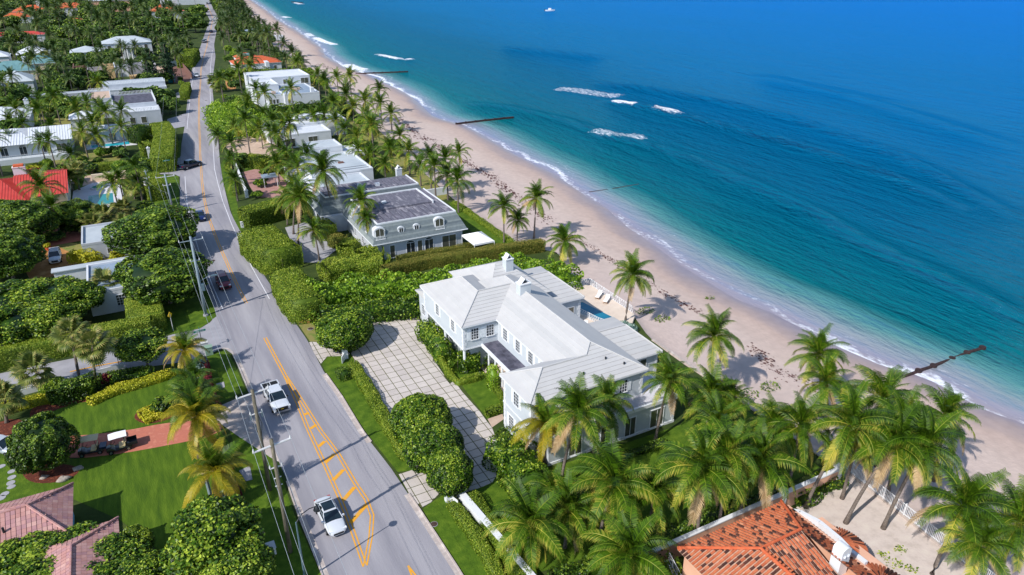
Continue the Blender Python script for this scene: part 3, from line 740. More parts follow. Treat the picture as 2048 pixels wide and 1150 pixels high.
# ------------------------------------------------------------------ building kit
ROT = {'-Y': 0.0, '+X': math.pi / 2, '+Y': math.pi, '-X': -math.pi / 2}
_wc = {}
def win(parent, x, y, z, face, w=1.0, h=1.5, style="sash", shutters=False, loc0=(0, 0)):
    """a window or glazed door standing proud of a wall; z is its foot. Frame, pane, shutters, sill are pieces of it"""
    key = (round(w, 2), round(h, 2), style)
    if key not in _wc:
        f, g = MB(), MB(); t = 0.07 if h < 2.2 else 0.09
        f.box(-w/2 - t, -w/2, -.07, .02, -.0, h); f.box(w/2, w/2 + t, -.07, .02, 0, h)
        f.box(-w/2 - t, w/2 + t, -.08, .02, h, h + t); f.box(-w/2 - t - .05, w/2 + t + .05, -.13, .02, -t, 0)
        nx, nz = {"sash": (3, 4), "slide": (2, 1), "door": (1, 1), "plain": (1, 1), "french": (2, 1), "small": (2, 2), "arch": (2, 1)}[style]
        for k in range(1, nx): f.box(-w/2 + w*k/nx - .025, -w/2 + w*k/nx + .025, -.055, .01, 0, h)
        for k in range(1, nz): f.box(-w/2, w/2, -.05, .01, h*k/nz - .02, h*k/nz + .02)
        if style == "arch":
            for k in range(7):
                a0, a1 = math.pi * k / 7, math.pi * (k + 1) / 7; R = w/2 + t
                p = [(math.cos(a) * r, h + math.sin(a) * r * .55) for a, r in ((a0, R), (a1, R), (a1, R - t * 1.4), (a0, R - t * 1.4))]
                f.hexa([(q[0], -.08, q[1]) for q in p] + [(q[0], .02, q[1]) for q in p])
        g.box(-w/2, w/2, -.03, .015, 0.0, h)
        if style == "arch":
            g.poly([(math.cos(math.pi * k / 8) * w/2, -.02, h + math.sin(math.pi * k / 8) * w/2 * .55) for k in range(9)][::-1])
        _wc[key] = (f.mesh("window", "white_trim"), g.mesh("pane", "glass" if style in ("sash", "small", "arch") else "glass_tint"))
    fm, gm = _wc[key]
    o = obj("door" if style in ("door", "french") else "window", fm, parent, loc=(x, y, z), rotz=ROT[face])
    obj("pane", gm, o)
    if shutters:
        k2 = ("sh", round(h, 2))
        if k2 not in _wc:
            s = MB().box(-.24, .24, -.05, .0, -.02, h + .02)
            for i in range(int(h / .16)): s.box(-.2, .2, -.065, -.05, .06 + i * .16, .15 + i * .16)
            _wc[k2] = s.mesh("shutter", "shutter")
        for sx in (-1, 1): obj("shutter", _wc[k2], o, loc=(sx * (w/2 + .34), 0, 0))
    return o
def wall(parent, x0, x1, y0, y1, z0, z1, m="white_wall", name="wall"):
    return MB().box(x0, x1, y0, y1, z0, z1).build(name, m, parent)
def clip_z(poly, z0, z1):
    for val, sg in ((z0, 1), (z1, -1)):
        out = []
        for i in range(len(poly)):
            a, b = poly[i], poly[(i + 1) % len(poly)]
            da, db = sg * (a[2] - val), sg * (b[2] - val)
            if da >= -1e-9: out.append(a)
            if da * db < -1e-12: out.append(a.lerp(b, da / (da - db)))
        poly = out
        if len(poly) < 3: return None
    return poly
def roof_face(parent, pts, m="course", course=0.24, thick=0.05, singles=True, name="roof_course"):
    """one roof slope laid in courses, each lapping the one below; course = rise per course"""
    pts = [Vector(p) for p in pts]
    n = (pts[1] - pts[0]).cross(pts[2] - pts[0]).normalized()
    if n.z < 0: pts.reverse(); n = -n
    z0, z1 = min(p.z for p in pts), max(p.z for p in pts)
    k = max(1, round((z1 - z0) / course)); dz = (z1 - z0) / k
    big = MB()
    for i in range(k):
        a, b = z0 + i * dz, z0 + (i + 1) * dz
        q = clip_z(pts, a, b + dz * .06)
        if not q: continue
        up = [p + n * (0.012 + thick * (1 - min(1, (p.z - a) / dz))) for p in q]
        mb = MB() if singles else big
        r = random.random()
        mb.poly(up, r)
        for j in range(len(q)):
            j2 = (j + 1) % len(q)
            mb.poly([q[j] - n * .04, q[j2] - n * .04, up[j2], up[j]], r)
        if singles: mb.build(name, m, parent)
    if not singles: big.build(name, m, parent, kind="stuff")
def hip_faces(x0, x1, y0, y1, z, rx0, rx1, ry0, ry1, rz):
    """four slopes from an eave rectangle to a ridge from (rx0,ry0) to (rx1,ry1)"""
    a, b, c, d = (x0, y0, z), (x1, y0, z), (x1, y1, z), (x0, y1, z)
    if abs(rx1 - rx0) >= abs(ry1 - ry0):
        p, q = (rx0, ry0, rz), (rx1, ry1, rz)
        return [[a, b, q, p], [b, c, q], [c, d, p, q], [d, a, p]]
    p, q = (rx0, ry0, rz), (rx1, ry1, rz)
    return [[a, b, p], [b, c, q, p], [c, d, q], [d, a, p, q]]
def ridge_cap(parent, pts, r=0.08, m="ridge"):
    for a, b in zip(pts, pts[1:]):
        MB().tube([a, b], r, 6).build("ridge_cap", m, parent)
def chimney(parent, x, y, z0, z1, w, d, m="white_wall", roofed=True):
    c = MB().box(x - w/2, x + w/2, y - d/2, y + d/2, z0, z1).build("chimney", m, parent)
    MB().box(x - w/2 - .08, x + w/2 + .08, y - d/2 - .08, y + d/2 + .08, z1, z1 + .12).build("coping", "white_trim", c)
    if roofed:   # two slabs leaning together over the flue
        for s in (-1, 1):
            MB().hexa([(x + s * w * .42, y - d*.42, z1 + .12), (x + s * w * .34, y - d*.42, z1 + .12), (x + s * w * .34, y + d*.42, z1 + .12), (x + s * w * .42, y + d*.42, z1 + .12),
                       (x + s * .05, y - d*.42, z1 + .75), (x - s * .03, y - d*.42, z1 + .75), (x - s * .03, y + d*.42, z1 + .75), (x + s * .05, y + d*.42, z1 + .75)]).build("chimney_cap", "white_trim", c)
        MB().box(x - w*.2, x + w*.2, y - d*.3, y + d*.3, z1 + .12, z1 + .16).build("flue", "dark_metal", c)
    return c
def quoins(parent, x, y, z0, z1, sx, sy, m="white_trim"):
    """corner stones at a wall corner; sx, sy point outwards"""
    mb = MB(); i = 0; z = z0
    while z < z1 - .3:
        a, b = (.42, .26) if i % 2 else (.26, .42)
        xa, xb = sorted((x + sx * .035, x - sx * a)); ya, yb = sorted((y + sy * .035, y - sy * b))
        mb.box(xa, xb, ya, yb, z + .02, z + .34); z += .38; i += 1
    mb.build("corner_quoin", m, parent, kind="stuff")
def railing(parent, pts, h=1.0, step=0.16, m="white_trim", r=0.015, name="railing", diag=False):
    mb = MB()
    for a, b in zip(pts, pts[1:]):
        a, b = Vector(a), Vector(b); L = (b - a).length; n = max(1, int(L / step)); up = Vector((0, 0, h))
        mb.tube([a + up, b + up], .03, 6); mb.tube([a + up * .08, b + up * .08], .025, 6)
        for i in range(n + 1):
            p = a.lerp(b, i / n); mb.tube([p + up * .08, p + up], r, 4)
            if diag and i < n:
                q = a.lerp(b, (i + 1) / n); mb.tube([p + up * .08, q + up], r, 4); mb.tube([p + up, q + up * .08], r, 4)
        for i in range(int(L / 2) + 1):
            p = a.lerp(b, min(1, i * 2 / L)); mb.tube([p - Vector((0, 0, .05)), p + up * 1.06], .04, 6)
    return mb.build(name, m, parent)

# ------------------------------------------------------------------ the white hipped house
h = thing("white_house", "large white two-storey house with pale hipped tile roofs beside the slab driveway", "house", (0, 0, 0))
E_, W_ = 6.6, "white_wall"
wall(h, 31.35, 39.0, 71.35, 84.2, 3.3, 6.55); wall(h, 32.6, 39.0, 71.9, 84.0, 0, 3.3)
wall(h, 36.05, 44.7, 56.0, 81.9, 0, 6.5); wall(h, 30.55, 44.6, 53.1, 59.05, 0, 6.55)
wall(h, 44.7, 50.9, 58.3, 67.6, 0, 4.45); wall(h, 44.7, 50.9, 75.2, 86.4, 0, 4.45); wall(h, 37.2, 46.0, 77.4, 87.8, 0, 6.15)
wall(h, 31.9, 35.0, 84.2, 87.6, 0, 4.5)
for x0, x1, y0, y1, z in ((31.3, 39.05, 71.3, 84.25, 3.3), (30.5, 44.65, 53.05, 59.1, 3.35)):
    b = MB()
    b.box(x0 - .05, x1, y0 - .05, y0 + .002, z - .1, z + .1); b.box(x0 - .05, x0 + .002, y0, y1, z - .1, z + .1); b.build("string_course", "white_trim", h)
P0, P1 = (35.3, 75.3, 8.75), (35.3, 80.3, 8.75)
faces = [
    [(31, 71, E_), P0, P1, (31, 84.6, E_)], [(31, 71, E_), (35.7, 71, E_), (40.0, 75.3, 8.75), P0],
    [P0, (39.6, 79.6, E_), (39.6, 84.6, E_), P1], [P0, (40.2, 75.3, 8.75), (40.2, 79.6, E_), (39.6, 79.6, E_)], [(31, 84.6, E_), P1, (39.6, 84.6, E_)],
    [(35.7, 59.4, E_), (39.03, 56.08, 8.26), (40.35, 57.4, 8.925), (40.35, 77.6, 8.925), (40.0, 75.3, 8.75), (35.7, 71, E_)],
    [(40.0, 75.3, 8.75), (40.35, 77.6, 8.925), (36.0, 81.95, 6.75), (36.0, 75.3, 6.75)],
    [(40.35, 57.4, 8.925), (45, 52.75, E_), (45, 82.25, E_), (40.35, 77.6, 8.925)], [(40.35, 77.6, 8.925), (45, 82.25, E_), (35.7, 82.25, E_)],
    [(30.2, 52.75, E_), (45, 52.75, E_), (40.35, 57.4, 8.925), (39.03, 56.08, 8.26), (33.53, 56.08, 8.26)],
    [(30.2, 52.75, E_), (33.53, 56.08, 8.26), (30.2, 59.4, E_)], [(30.2, 59.4, E_), (33.53, 56.08, 8.26), (39.03, 56.08, 8.26), (35.7, 59.4, E_)]]
faces += hip_faces(44.2, 51.3, 57.9, 68, 4.5, 44.3, 49.4, 62.9, 62.9, 6.2)
faces += hip_faces(44.2, 51.3, 74.8, 86.9, 4.5, 44.3, 49.0, 80.9, 80.9, 6.4)
faces += hip_faces(36.8, 46.4, 75.6, 88.2, 6.1, 41.2, 42.4, 81.9, 81.9, 9.0)
faces += [[(31.5, 84.6, 5.6), (35.4, 84.6, 5.6), (35.4, 88, 4.5), (31.5, 88, 4.5)], [(31.5, 84.6, 5.6), (31.5, 88, 4.5), (31.5, 84.6, 4.5)]]
for f_ in faces: roof_face(h, f_)
ridge_cap(h, [(31, 71, 6.68), (35.3, 75.3, 8.83), (35.3, 80.3, 8.83), (31, 84.6, 6.68)]); ridge_cap(h, [(35.3, 75.3, 8.83), (40.2, 75.3, 8.83)])
ridge_cap(h, [(30.2, 52.75, 6.68), (33.53, 56.08, 8.34), (39.03, 56.08, 8.34), (40.35, 57.4, 9.0), (40.35, 77.6, 9.0)]); ridge_cap(h, [(40.35, 57.4, 9.0), (45, 52.75, 6.68)])
ridge_cap(h, [(30.2, 59.4, 6.68), (33.53, 56.08, 8.34)]); ridge_cap(h, [(44.3, 62.9, 6.28), (49.4, 62.9, 6.28), (51.3, 57.9, 4.58)]); ridge_cap(h, [(44.3, 80.9, 6.48), (49, 80.9, 6.48), (51.3, 74.8, 4.58)])
# eave fascia boards
for x0, x1, y in ((31, 35.7, 71), (30.2, 45, 52.75)): MB().box(x0, x1, y - .03, y + .05, E_ - .16, E_ + .02).build("fascia", "white_trim", h)
for y0, y1, x in ((71, 84.6, 31), (52.75, 59.4, 30.2), (59.4, 71, 35.7)): MB().box(x - .03, x + .05, y0, y1, E_ - .16, E_ + .02).build("fascia", "white_trim", h)
for x0, x1, y in ((45, 51.3, 57.9), (45, 51.3, 74.8)): MB().box(x0, x1, y - .03, y + .05, 4.34, 4.52).build("fascia", "white_trim", h)
chimney(h, 40.3, 72.4, 7.6, 10.0, 1.5, 1.1); chimney(h, 42.4, 80.6, 6.0, 9.9, 1.1, 1.1)
for x in (32.9, 35.0): win(h, x, 71.35, 4.4, '-Y', .95, 1.5, "sash", True)
for y in (74.4, 79.4): win(h, 31.35, y, 4.5, '-X', .9, 1.5, "sash", True)
win(h, 32.6, 79.5, 1.0, '-X', .9, 1.5, "sash"); win(h, 31.9, 86, 1.4, '-X', .9, 1.5, "sash")
for y in (69.2, 66.0, 62.9, 60.1): win(h, 36.05, y, 4.5, '-X', .95, 1.5, "sash", True)
win(h, 30.55, 56.2, 4.4, '-X', 1.0, 1.6, "sash", True); win(h, 30.55, 57.3, .9, '-X', .9, 1.5, "sash", True)
for x in (34.5, 38.5, 42): win(h, x, 53.1, 4.4, '-Y', .95, 1.5, "sash", True)
win(h, 48.3, 58.3, 1.9, '-Y', 1.9, 2.0, "slide"); win(h, 49.0, 75.2, .9, '-Y', 1.7, 2.3, "french")
for x, y, sx, sy in ((31.35, 71.35, -1, -1), (31.35, 84.2, -1, 1), (50.9, 75.2, 1, -1), (50.9, 58.3, 1, -1)): quoins(h, x, y, 3.4 if x < 32 else .6, 6.4 if x < 32 else 4.2, sx, sy)
for x, y, sx, sy in ((30.55, 53.1, -1, -1), (30.55, 59.05, -1, 1), (44.6, 53.1, 1, -1)): quoins(h, x, y, .3 if x < 31 else 3.6, 6.4, sx, sy)
for x, y in ((31.55, 71.6), (31.55, 77.5), (31.55, 83.6)):
    c = MB().cyl(x, y, 0.25, 3.2, .2, .17, 12).build("column", "white_trim", h, smooth=False); MB().box(x - .42, x + .42, y - .42, y + .42, 0, .25).build("plinth", "white_trim", c)
# entrance colonnade with its dark leaded roof
MB().box(33.9, 36.05, 60.2, 71.35, 3.25, 3.42).build("colonnade_roof", "dark_roof", h)
b = MB(); b.box(33.75, 33.95, 60.0, 71.35, 3.05, 3.5); b.box(33.75, 36.0, 59.95, 60.2, 3.05, 3.5); b.build("colonnade_beam", "white_trim", h)
for k in range(1, 4): MB().box(33.95 + k * .5, 34.0 + k * .5, 60.2, 71.3, 3.42, 3.47).build("roof_seam", "dark_roof", h)
for y in (60.6, 62.4, 64.2, 66.1, 67.9, 69.7): MB().cyl(33.98, y, 0, 3.05, .14, .12, 12).build("column", "white_trim", h)
MB().box(33.6, 36.05, 60.2, 71.3, 0, .14).build("porch_floor", "deck_stone", h)
win(h, 36.05, 65.2, .14, '-X', 1.3, 2.3, "door"); win(h, 36.05, 69, .9, '-X', .95, 1.5, "sash"); win(h, 36.05, 62, .9, '-X', .95, 1.5, "sash")
# low southern range with a roof terrace
wall(h, 31.4, 47.6, 50.9, 53.1, 0, 3.3); wall(h, 44.6, 47.6, 53.1, 58.3, 0, 3.3)
b = MB(); b.box(31.2, 47.8, 50.7, 50.98, 3.2, 3.62); b.box(47.52, 47.8, 50.98, 58.3, 3.2, 3.62); b.box(31.2, 31.48, 50.98, 53.1, 3.2, 3.62); b.build("cornice", "white_trim", h)
MB().box(31.5, 47.5, 51.0, 53.05, 3.302, 3.34).build("terrace_floor", "deck_white", h); MB().box(44.7, 47.5, 53.05, 58.25, 3.302, 3.342).build("terrace_floor", "deck_white", h)
rf = MB()
for k in range(9): rf.box(34 + .03, 47.4, 51.15 + k * .2, 51.25 + k * .2, 3.34, 3.4)
rf.build("decking_rib", "deck_white", h, kind="stuff")
MB().box(31.3, 47.7, 50.82, 50.9, 0, .3).build("base_band", "white_trim", h)
for x, w_, s in ((45.2, 1.7, "slide"), (41.6, 1.3, "slide"), (38.4, 1.2, "slide"), (34.6, 1.5, "slide")): win(h, x, 50.9, .2, '-Y', w_, 2.3, s)
quoins(h, 47.6, 50.9, .35, 3.1, 1, -1)
for x, y, z in ((37.5, 54.2, 7.36), (40.9, 55.1, 7.8), (42.6, 54.0, 7.26)): MB().cyl(x, y, z, z + .28, .09, .09, 8).build("vent_pipe", "dark_metal", h)
# pool terrace
t = thing("pool_terrace", "raised stone pool terrace with blue pool between the white house and the beach", "terrace", (0, 0, 0))
MB().prism([(50.95, 67.6), (54.3, 68.5), (59.4, 73.6), (59.4, 85.4), (50.95, 85.4)], -.3, .5).build("terrace_base", "deck_stone", t)
MB().prism([(52.6, 77.4), (54.0, 73.6), (56.0, 73.6), (54.8, 80.4), (53.2, 80.4)], .502, .53).build("pool_surface", "pool_dark", t)
MB().box(44.75, 50.9, 67.65, 75.15, 0, .5).build("courtyard_floor", "deck_white", t)
tr = thing("terrace_railing", "white lattice railing along the seaward edge of the pool terrace", "railing", (0, 0, 0))
railing(tr, [(51.2, 85.2, .5), (59.2, 85.2, .5), (59.2, 74.0, .5)], 1.05, .45, r=.022, diag=True)
tr2 = thing("terrace_railing", "white lattice railing between the courtyard and the pool", "railing", (0, 0, 0))
railing(tr2, [(52.3, 77.3, .5), (53.0, 73.6, .5), (54.4, 70.4, .5)], .95, .35, r=.022, diag=True)
def lounger(x, y, rz, label):
    t = thing("sun_lounger", label, "sun lounger", (x, y, .5), rz, "sun loungers on the pool terrace")
    MB().box(-.32, .32, -.2, 1.1, .28, .34).build("frame", "teak", t); MB().box(-.3, .3, -.18, 1.08, .34, .44).build("cushion", "fabric_white", t)
    MB().hexa([(-.3, 1.06, .36), (.3, 1.06, .36), (.3, 1.14, .44), (-.3, 1.14, .44), (-.3, 1.5, .86), (.3, 1.5, .86), (.3, 1.56, .8), (-.3, 1.56, .8)][:8]).build("backrest", "fabric_white", t)
    for sx in (-.28, .28):
        for yy in (-.1, 1.0): MB().box(sx - .03, sx + .03, yy - .03, yy + .03, 0, .28).build("leg", "teak", t)
lounger(57.3, 80.2, -.9, "white cushioned sun lounger on the pool terrace"); lounger(57.5, 78.4, -.9, "white cushioned sun lounger on the pool terrace")
def chair(x, y, rz, m="fabric_white"):
    t = thing("patio_chair", "small white patio chair in the courtyard of the white house", "chair", (x, y, .5), rz, "patio chairs in the courtyard")
    MB().box(-.28, .28, -.28, .28, .3, .42).build("seat", m, t); MB().box(-.28, .28, .22, .3, .42, .9).build("backrest", m, t)
    for sx in (-.25, .25):
        for sy in (-.25, .25): MB().box(sx - .025, sx + .025, sy - .025, sy + .025, 0, .3).build("leg", "teak", t)
for x, y, r in ((49.8, 73.4, .4), (50.6, 72.4, 1.9), (50.9, 73.7, -1)): chair(x, y, r)
t = thing("patio_table", "round stone patio table among the courtyard chairs", "table", (50.3, 73.0, .5))
MB().cyl(0, 0, .62, .7, .55, .55, 16).build("tabletop", "deck_stone", t); MB().cyl(0, 0, 0, .62, .08, .08, 8).build("leg", "teak", t)

# ------------------------------------------------------------------ the mansard house
h = thing("mansard_house", "pale house with grey slate mansard roof and arched dormers behind the long hedge", "house")
wall(h, 33.2, 49.2, 110.9, 128, 0, 3.2, "grey_stucco"); wall(h, 29.2, 49.4, 128, 138.2, 0, 3.2, "grey_stucco")
def mansard(x0, x1, y0, y1, z0, z1, inset):
    a = [(x0, y0, z0), (x1, y0, z0), (x1, y1, z0), (x0, y1, z0)]; i = inset
    b = [(x0 + i, y0 + i, z1), (x1 - i, y0 + i, z1), (x1 - i, y1 - i, z1), (x0 + i, y1 - i, z1)]
    for k in range(4): roof_face(h, [a[k], a[(k + 1) % 4], b[(k + 1) % 4], b[k]], "slate", .3, .03, name="slate_course")
    MB().box(x0 - .1, x1 + .1, y0 - .1, y0 + .1, z0 - .12, z0 + .02).build("eave_moulding", "white_trim", h); MB().box(x0 - .1, x0 + .1, y0 + .1, y1, z0 - .12, z0 + .02).build("eave_moulding", "white_trim", h)
    MB().box(x0 + i + .1, x1 - i - .1, y0 + i + .1, y1 - i - .1, z1 - .5, z1 - .02).build("flat_roof", "membrane", h)
    c = MB(); I = i
    c.box(x0 + I - .05, x1 - I + .05, y0 + I - .08, y0 + I + .1, z1 - .1, z1 + .14); c.box(x1 - I - .1, x1 - I + .08, y0 + I + .1, y1 - I, z1 - .1, z1 + .14); c.box(x0 + I - .08, x0 + I + .1, y0 + I + .1, y1 - I, z1 - .1, z1 + .14)
    c.build("coping", "white_trim", h)
    for k in range(int((x1 - x0 - 2 * I) / 1.1)): MB().box(x0 + I + .6 + k * 1.1, x0 + I + .68 + k * 1.1, y0 + I + .15, min(y0 + I + 5.5, y1 - I - .2), z1 - .02, z1 + .04).build("roof_seam", "dark_roof", h)
mansard(32.6, 49.9, 110.3, 128.4, 3.2, 6.2, 1.5); mansard(28.7, 50.2, 128.9, 138.8, 3.2, 6.2, 1.5)
MB().box(35.2, 46.6, 118.2, 126.2, 6.18, 6.5).build("raised_roof", "membrane", h); b = MB(); b.box(46.6, 46.85, 118.0, 126.4, 6.1, 6.7); b.box(35.0, 46.6, 126.2, 126.4, 6.1, 6.7); b.build("coping", "white_trim", h)
def dormer(x, y, z, face, w, hh, balcony=False):
    m_ = MB().box(-w/2 - .22, w/2 + .22, -.15, 1.1, -.1, hh + .1)
    n = 8
    for k in range(n):
        a0, a1 = math.pi * k / n, math.pi * (k + 1) / n; R = w/2 + .22
        m_.hexa([(math.cos(a0) * R, -.15, hh + .1 + math.sin(a0) * R * .6), (math.cos(a1) * R, -.15, hh + .1 + math.sin(a1) * R * .6), (0, -.15, hh + .05), (0, -.15, hh + .06),
                 (math.cos(a0) * R, 1.1, hh + .1 + math.sin(a0) * R * .6), (math.cos(a1) * R, 1.1, hh + .1 + math.sin(a1) * R * .6), (0, 1.1, hh + .05), (0, 1.1, hh + .06)])
    d = m_.build("dormer", "white_stucco", h, loc=(x, y, z)); d.rotation_euler = (0, 0, ROT[face])
    g = MB().box(-w/2, w/2, -.19, -.15, 0, hh)
    g.poly([(math.cos(math.pi * k / 8) * w/2, -.17, hh + math.sin(math.pi * k / 8) * w/2 * .6) for k in range(9)][::-1]); g.build("pane", "glass_tint" if w > 1.2 else "glass", d)
    f = MB(); f.box(-.03, .03, -.22, -.19, 0, hh + w * .28)
    for s in (-1, 1): f.box(s * w/2 - .04, s * w/2 + .04, -.23, -.15, 0, hh)
    f.box(-w/2 - .1, w/2 + .1, -.3, -.15, -.1, 0); f.build("frame", "white_trim", d)
    if balcony:
        r = MB()
        for k in range(7): r.tube([(-w/2 + w * k / 6, -.45, 0), (-w/2 + w * k / 6, -.45, .5)], .025, 4)
        r.tube([(-w/2, -.45, .5), (w/2, -.45, .5)], .035, 5); r.box(-w/2 - .1, w/2 + .1, -.5, -.15, -.12, -.02); r.build("balcony_rail", "white_trim", d)
dormer(34.1, 111.0, 3.95, '-Y', 1.5, 1.3, True); dormer(37.9, 111.1, 4.05, '-Y', .75, .9); dormer(40.7, 111.1, 4.05, '-Y', .75, .9); dormer(44.9, 111.0, 3.95, '-Y', 1.5, 1.3, True)
dormer(29.5, 133.2, 4.0, '-X', .9, 1.0); dormer(33.2, 124, 4.0, '-X', .9, 1.0); dormer(33.2, 115, 4.0, '-X', .9, 1.0)
for x, w_, s, hh in ((36.1, .8, "door", 2.2), (39.4, 1.5, "arch", 2.1), (41.1, .8, "door", 2.2), (42.8, 1.5, "arch", 2.1), (46.6, 2.6, "slide", 2.2)): win(h, x, 110.9, .15, '-Y', w_, hh, s)
for y in (114, 118, 122.5): win(h, 33.2, y, .8, '-X', .9, 1.7, "sash")
win(h, 29.2, 133, .6, '-X', 2.2, 2.0, "plain")
chimney(h, 47.6, 138.4, 3, 7.4, 1.1, .9, "grey_stucco", True)
for x, y in ((38.6, 121.5), (41.2, 133), (38, 134)): MB().box(x - .4, x + .4, y - .4, y + .4, 6.2, 6.75).build("roof_vent", "white_trim", h)
t = thing("canopy_tent", "white pitched canopy beside the mansard house terrace", "canopy", (0, 0, 0))
a, b, c, d = (48.6, 104.6), (52.4, 104.6), (52.4, 109.8), (48.6, 109.8)
m_ = MB()
for p, q in ((a, b), (b, c), (c, d), (d, a)): m_.poly([(*p, 2.4), (*q, 2.4), (50.5, 107.2, 3.5)]); m_.poly([(*p, 2.1), (*q, 2.1), (*q, 2.4), (*p, 2.4)])
m_.build("canopy_cloth", "fabric_white", t)
for p in (a, b, c, d): MB().cyl(p[0], p[1], 0, 2.4, .05, .05, 8).build("post", "white_trim", t)
t = thing("garden_wall", "low white coping wall along the beach lawn of the mansard house", "wall")
x0, y0 = G(913, 404); x1, y1 = G(1026, 486); MB().box(57.7, 58.0, y1, y0, -.6, .25).build("wall", "white_trim", t)
t = thing("garden_wall", "white garden wall behind the beach palms north of the mansard lawn", "wall"); MB().box(49.4, 59.0, 139.6, 140.0, -.4, 1.6).build("wall", "white_stucco", t)

# ------------------------------------------------------------------ flat-roofed neighbours on the beach side
def flat_house(name, label, blocks, wallm, roofm, wins=(), cat="house", par=.35):
    t = thing(name, label, cat)
    for (x0, x1, y0, y1, z1, *r) in blocks:
        rm = r[0] if r else roofm
        wall(t, x0, x1, y0, y1, 0, z1, wallm)
        MB().box(x0 + .25, x1 - .25, y0 + .25, y1 - .25, z1 + .002, z1 + .06).build("flat_roof", rm, t)
        p = MB(); p.box(x0 - .03, x1 + .03, y0 - .03, y0 + .24, z1, z1 + par); p.box(x0 - .03, x1 + .03, y1 - .24, y1 + .03, z1, z1 + par)
        p.box(x0 - .03, x0 + .24, y0 + .24, y1 - .24, z1, z1 + par); p.box(x1 - .24, x1 + .03, y0 + .24, y1 - .24, z1, z1 + par); p.build("parapet", wallm, t)
    for w_ in wins: win(t, *w_)
    return t
g = flat_house("grey_house", "low grey house with stepped flat roofs behind the mansard house", [(31.5, 43.5, 145, 152, 3.5), (33, 46.5, 152.3, 169.5, 4.0), (37, 44.8, 169.8, 177, 5.4, "grey_roof"), (44.9, 49, 166, 175, 3.9, "white_roof"), (30, 33, 150, 166, 3.2, "white_roof")], "white_stucco", "grey_roof",
    [(40, 169.8, 4.2, '-Y', 1.2, .9, "plain"), (31.5, 147, 1, '-X', 1.2, 1.4, "plain"), (31.5, 150, 1, '-X', 1.2, 1.4, "plain"), (46.5, 156, .4, '+X', 3, 2.2, "slide")])
for k in range(3): MB().box(33.3, 46.2, 152.8 + k * 1.6, 152.95 + k * 1.6, 4.06, 4.12).build("roof_seam", "dark_roof", g)
MB().box(41, 42.2, 160, 160.8, 4.06, 4.35).build("roof_vent", "brown_board", g)
g = flat_house("white_villa", "white flat-roofed villa half hidden by coconut palms", [(36, 49, 196, 205, 3.3, "white_roof"), (40, 56, 205.2, 218, 4.0, "white_roof"), (34, 40, 203, 216, 3.4, "slate_blue_roof")], "white_stucco", "white_roof", [(38, 196, .4, '-Y', 2.4, 2.1, "slide"), (44, 196, .4, '-Y', 2.4, 2.1, "slide"), (36, 200, .8, '-X', 1.4, 1.4, "plain")])
MB().box(47, 50, 210, 214, 4.06, 4.9).build("roof_box", "white_stucco", g); MB().box(43, 43.3, 205.5, 217.5, 4.06, 4.6).build("roof_beam", "white_stucco", g)
g = flat_house("modern_house", "white modernist two-storey house with terrace of grey flat roofs above the beach", [(42, 62, 270, 286, 7, "white_roof"), (41, 48.5, 258, 270, 6.6, "white_roof"), (43.5, 51, 252, 258, 4.2, "slate_blue_roof"), (48.5, 60, 250, 270, 4.3, "slate_blue_roof")], "white_stucco", "white_roof",
    [(53, 270, 4.9, '-Y', .9, 1.5, "plain"), (60, 270, 4.6, '-Y', 2.6, 1.9, "slide"), (44.2, 252, 1.6, '-Y', .7, 1.4, "plain"), (45.3, 252, 1.6, '-Y', .7, 1.4, "plain"), (46.4, 252, 1.6, '-Y', .7, 1.4, "plain"), (49.8, 250, 1.8, '-Y', .8, 1.3, "plain"), (41, 264, 4, '-X', 1.4, 1.5, "plain"), (42, 278, 4, '-X', 1.4, 1.5, "plain")], par=.4)
for x, y in ((46, 255), (54, 262), (55, 259), (53.5, 257)): MB().box(x - .6, x + .6, y - .5, y + .5, 4.36, 5.1).build("air_conditioner", "paver_tan", g)
MB().box(57.5, 58.6, 251, 252.4, 4.3, 6.0).build("chimney", "white_stucco", g)
def hip_house(name, label, blocks, wallm, roofm, wins=(), chims=(), course=None, cat="house"):
    t = thing(name, label, cat)
    for (x0, x1, y0, y1, z1, rise) in blocks:
        wall(t, x0 + .4, x1 - .4, y0 + .4, y1 - .4, 0, z1 + .05, wallm)
        hw = min(x1 - x0, y1 - y0) / 2
        if x1 - x0 > y1 - y0: fs = hip_faces(x0, x1, y0, y1, z1, x0 + hw, x1 - hw, (y0 + y1) / 2, (y0 + y1) / 2, z1 + rise)
        else: fs = hip_faces(x0, x1, y0, y1, z1, (x0 + x1) / 2, (x0 + x1) / 2, y0 + hw, y1 - hw, z1 + rise)
        for f_ in fs:
            if course: roof_face(t, f_, roofm, course, .05, singles=False, name="roof_slope")
            else:
                m_ = MB(); m_.poly(f_)
                me = m_.mesh("roof_slope", roofm)
                if me.polygons[0].normal.z < 0: me.flip_normals()
                obj("roof_slope", me, t)
        MB().box(x0, x1, y0, y1, z1 - .12, z1 - .01).build("eave", "white_trim", t)
    for w_ in wins: win(t, *w_)
    for c_ in chims: chimney(t, *c_)
    return t
def wins_on(y, xs, z, w_=1.1, hh=1.4, face='-Y', style="plain"): return [(x, y, z, face, w_, hh, style) if face in ('-Y', '+Y') else (y, x, z, face, w_, hh, style) for x in xs]
g = hip_house("orange_roof_house", "beach house with bright orange tile roof and white walls among palms", [(46, 66, 336, 350, 3.6, 2.4), (50, 60, 350, 366, 3.6, 2.0)], "white_stucco", "orange_tile", wins_on(336.4, (60, 63), 1), course=.35)
MB().box(58.5, 60, 333, 345, 0, 4.4).build("wing_wall", "white_stucco", g); MB().box(52, 56, 351, 355, 5.2, 5.9).build("skylight", "green_roof", g)
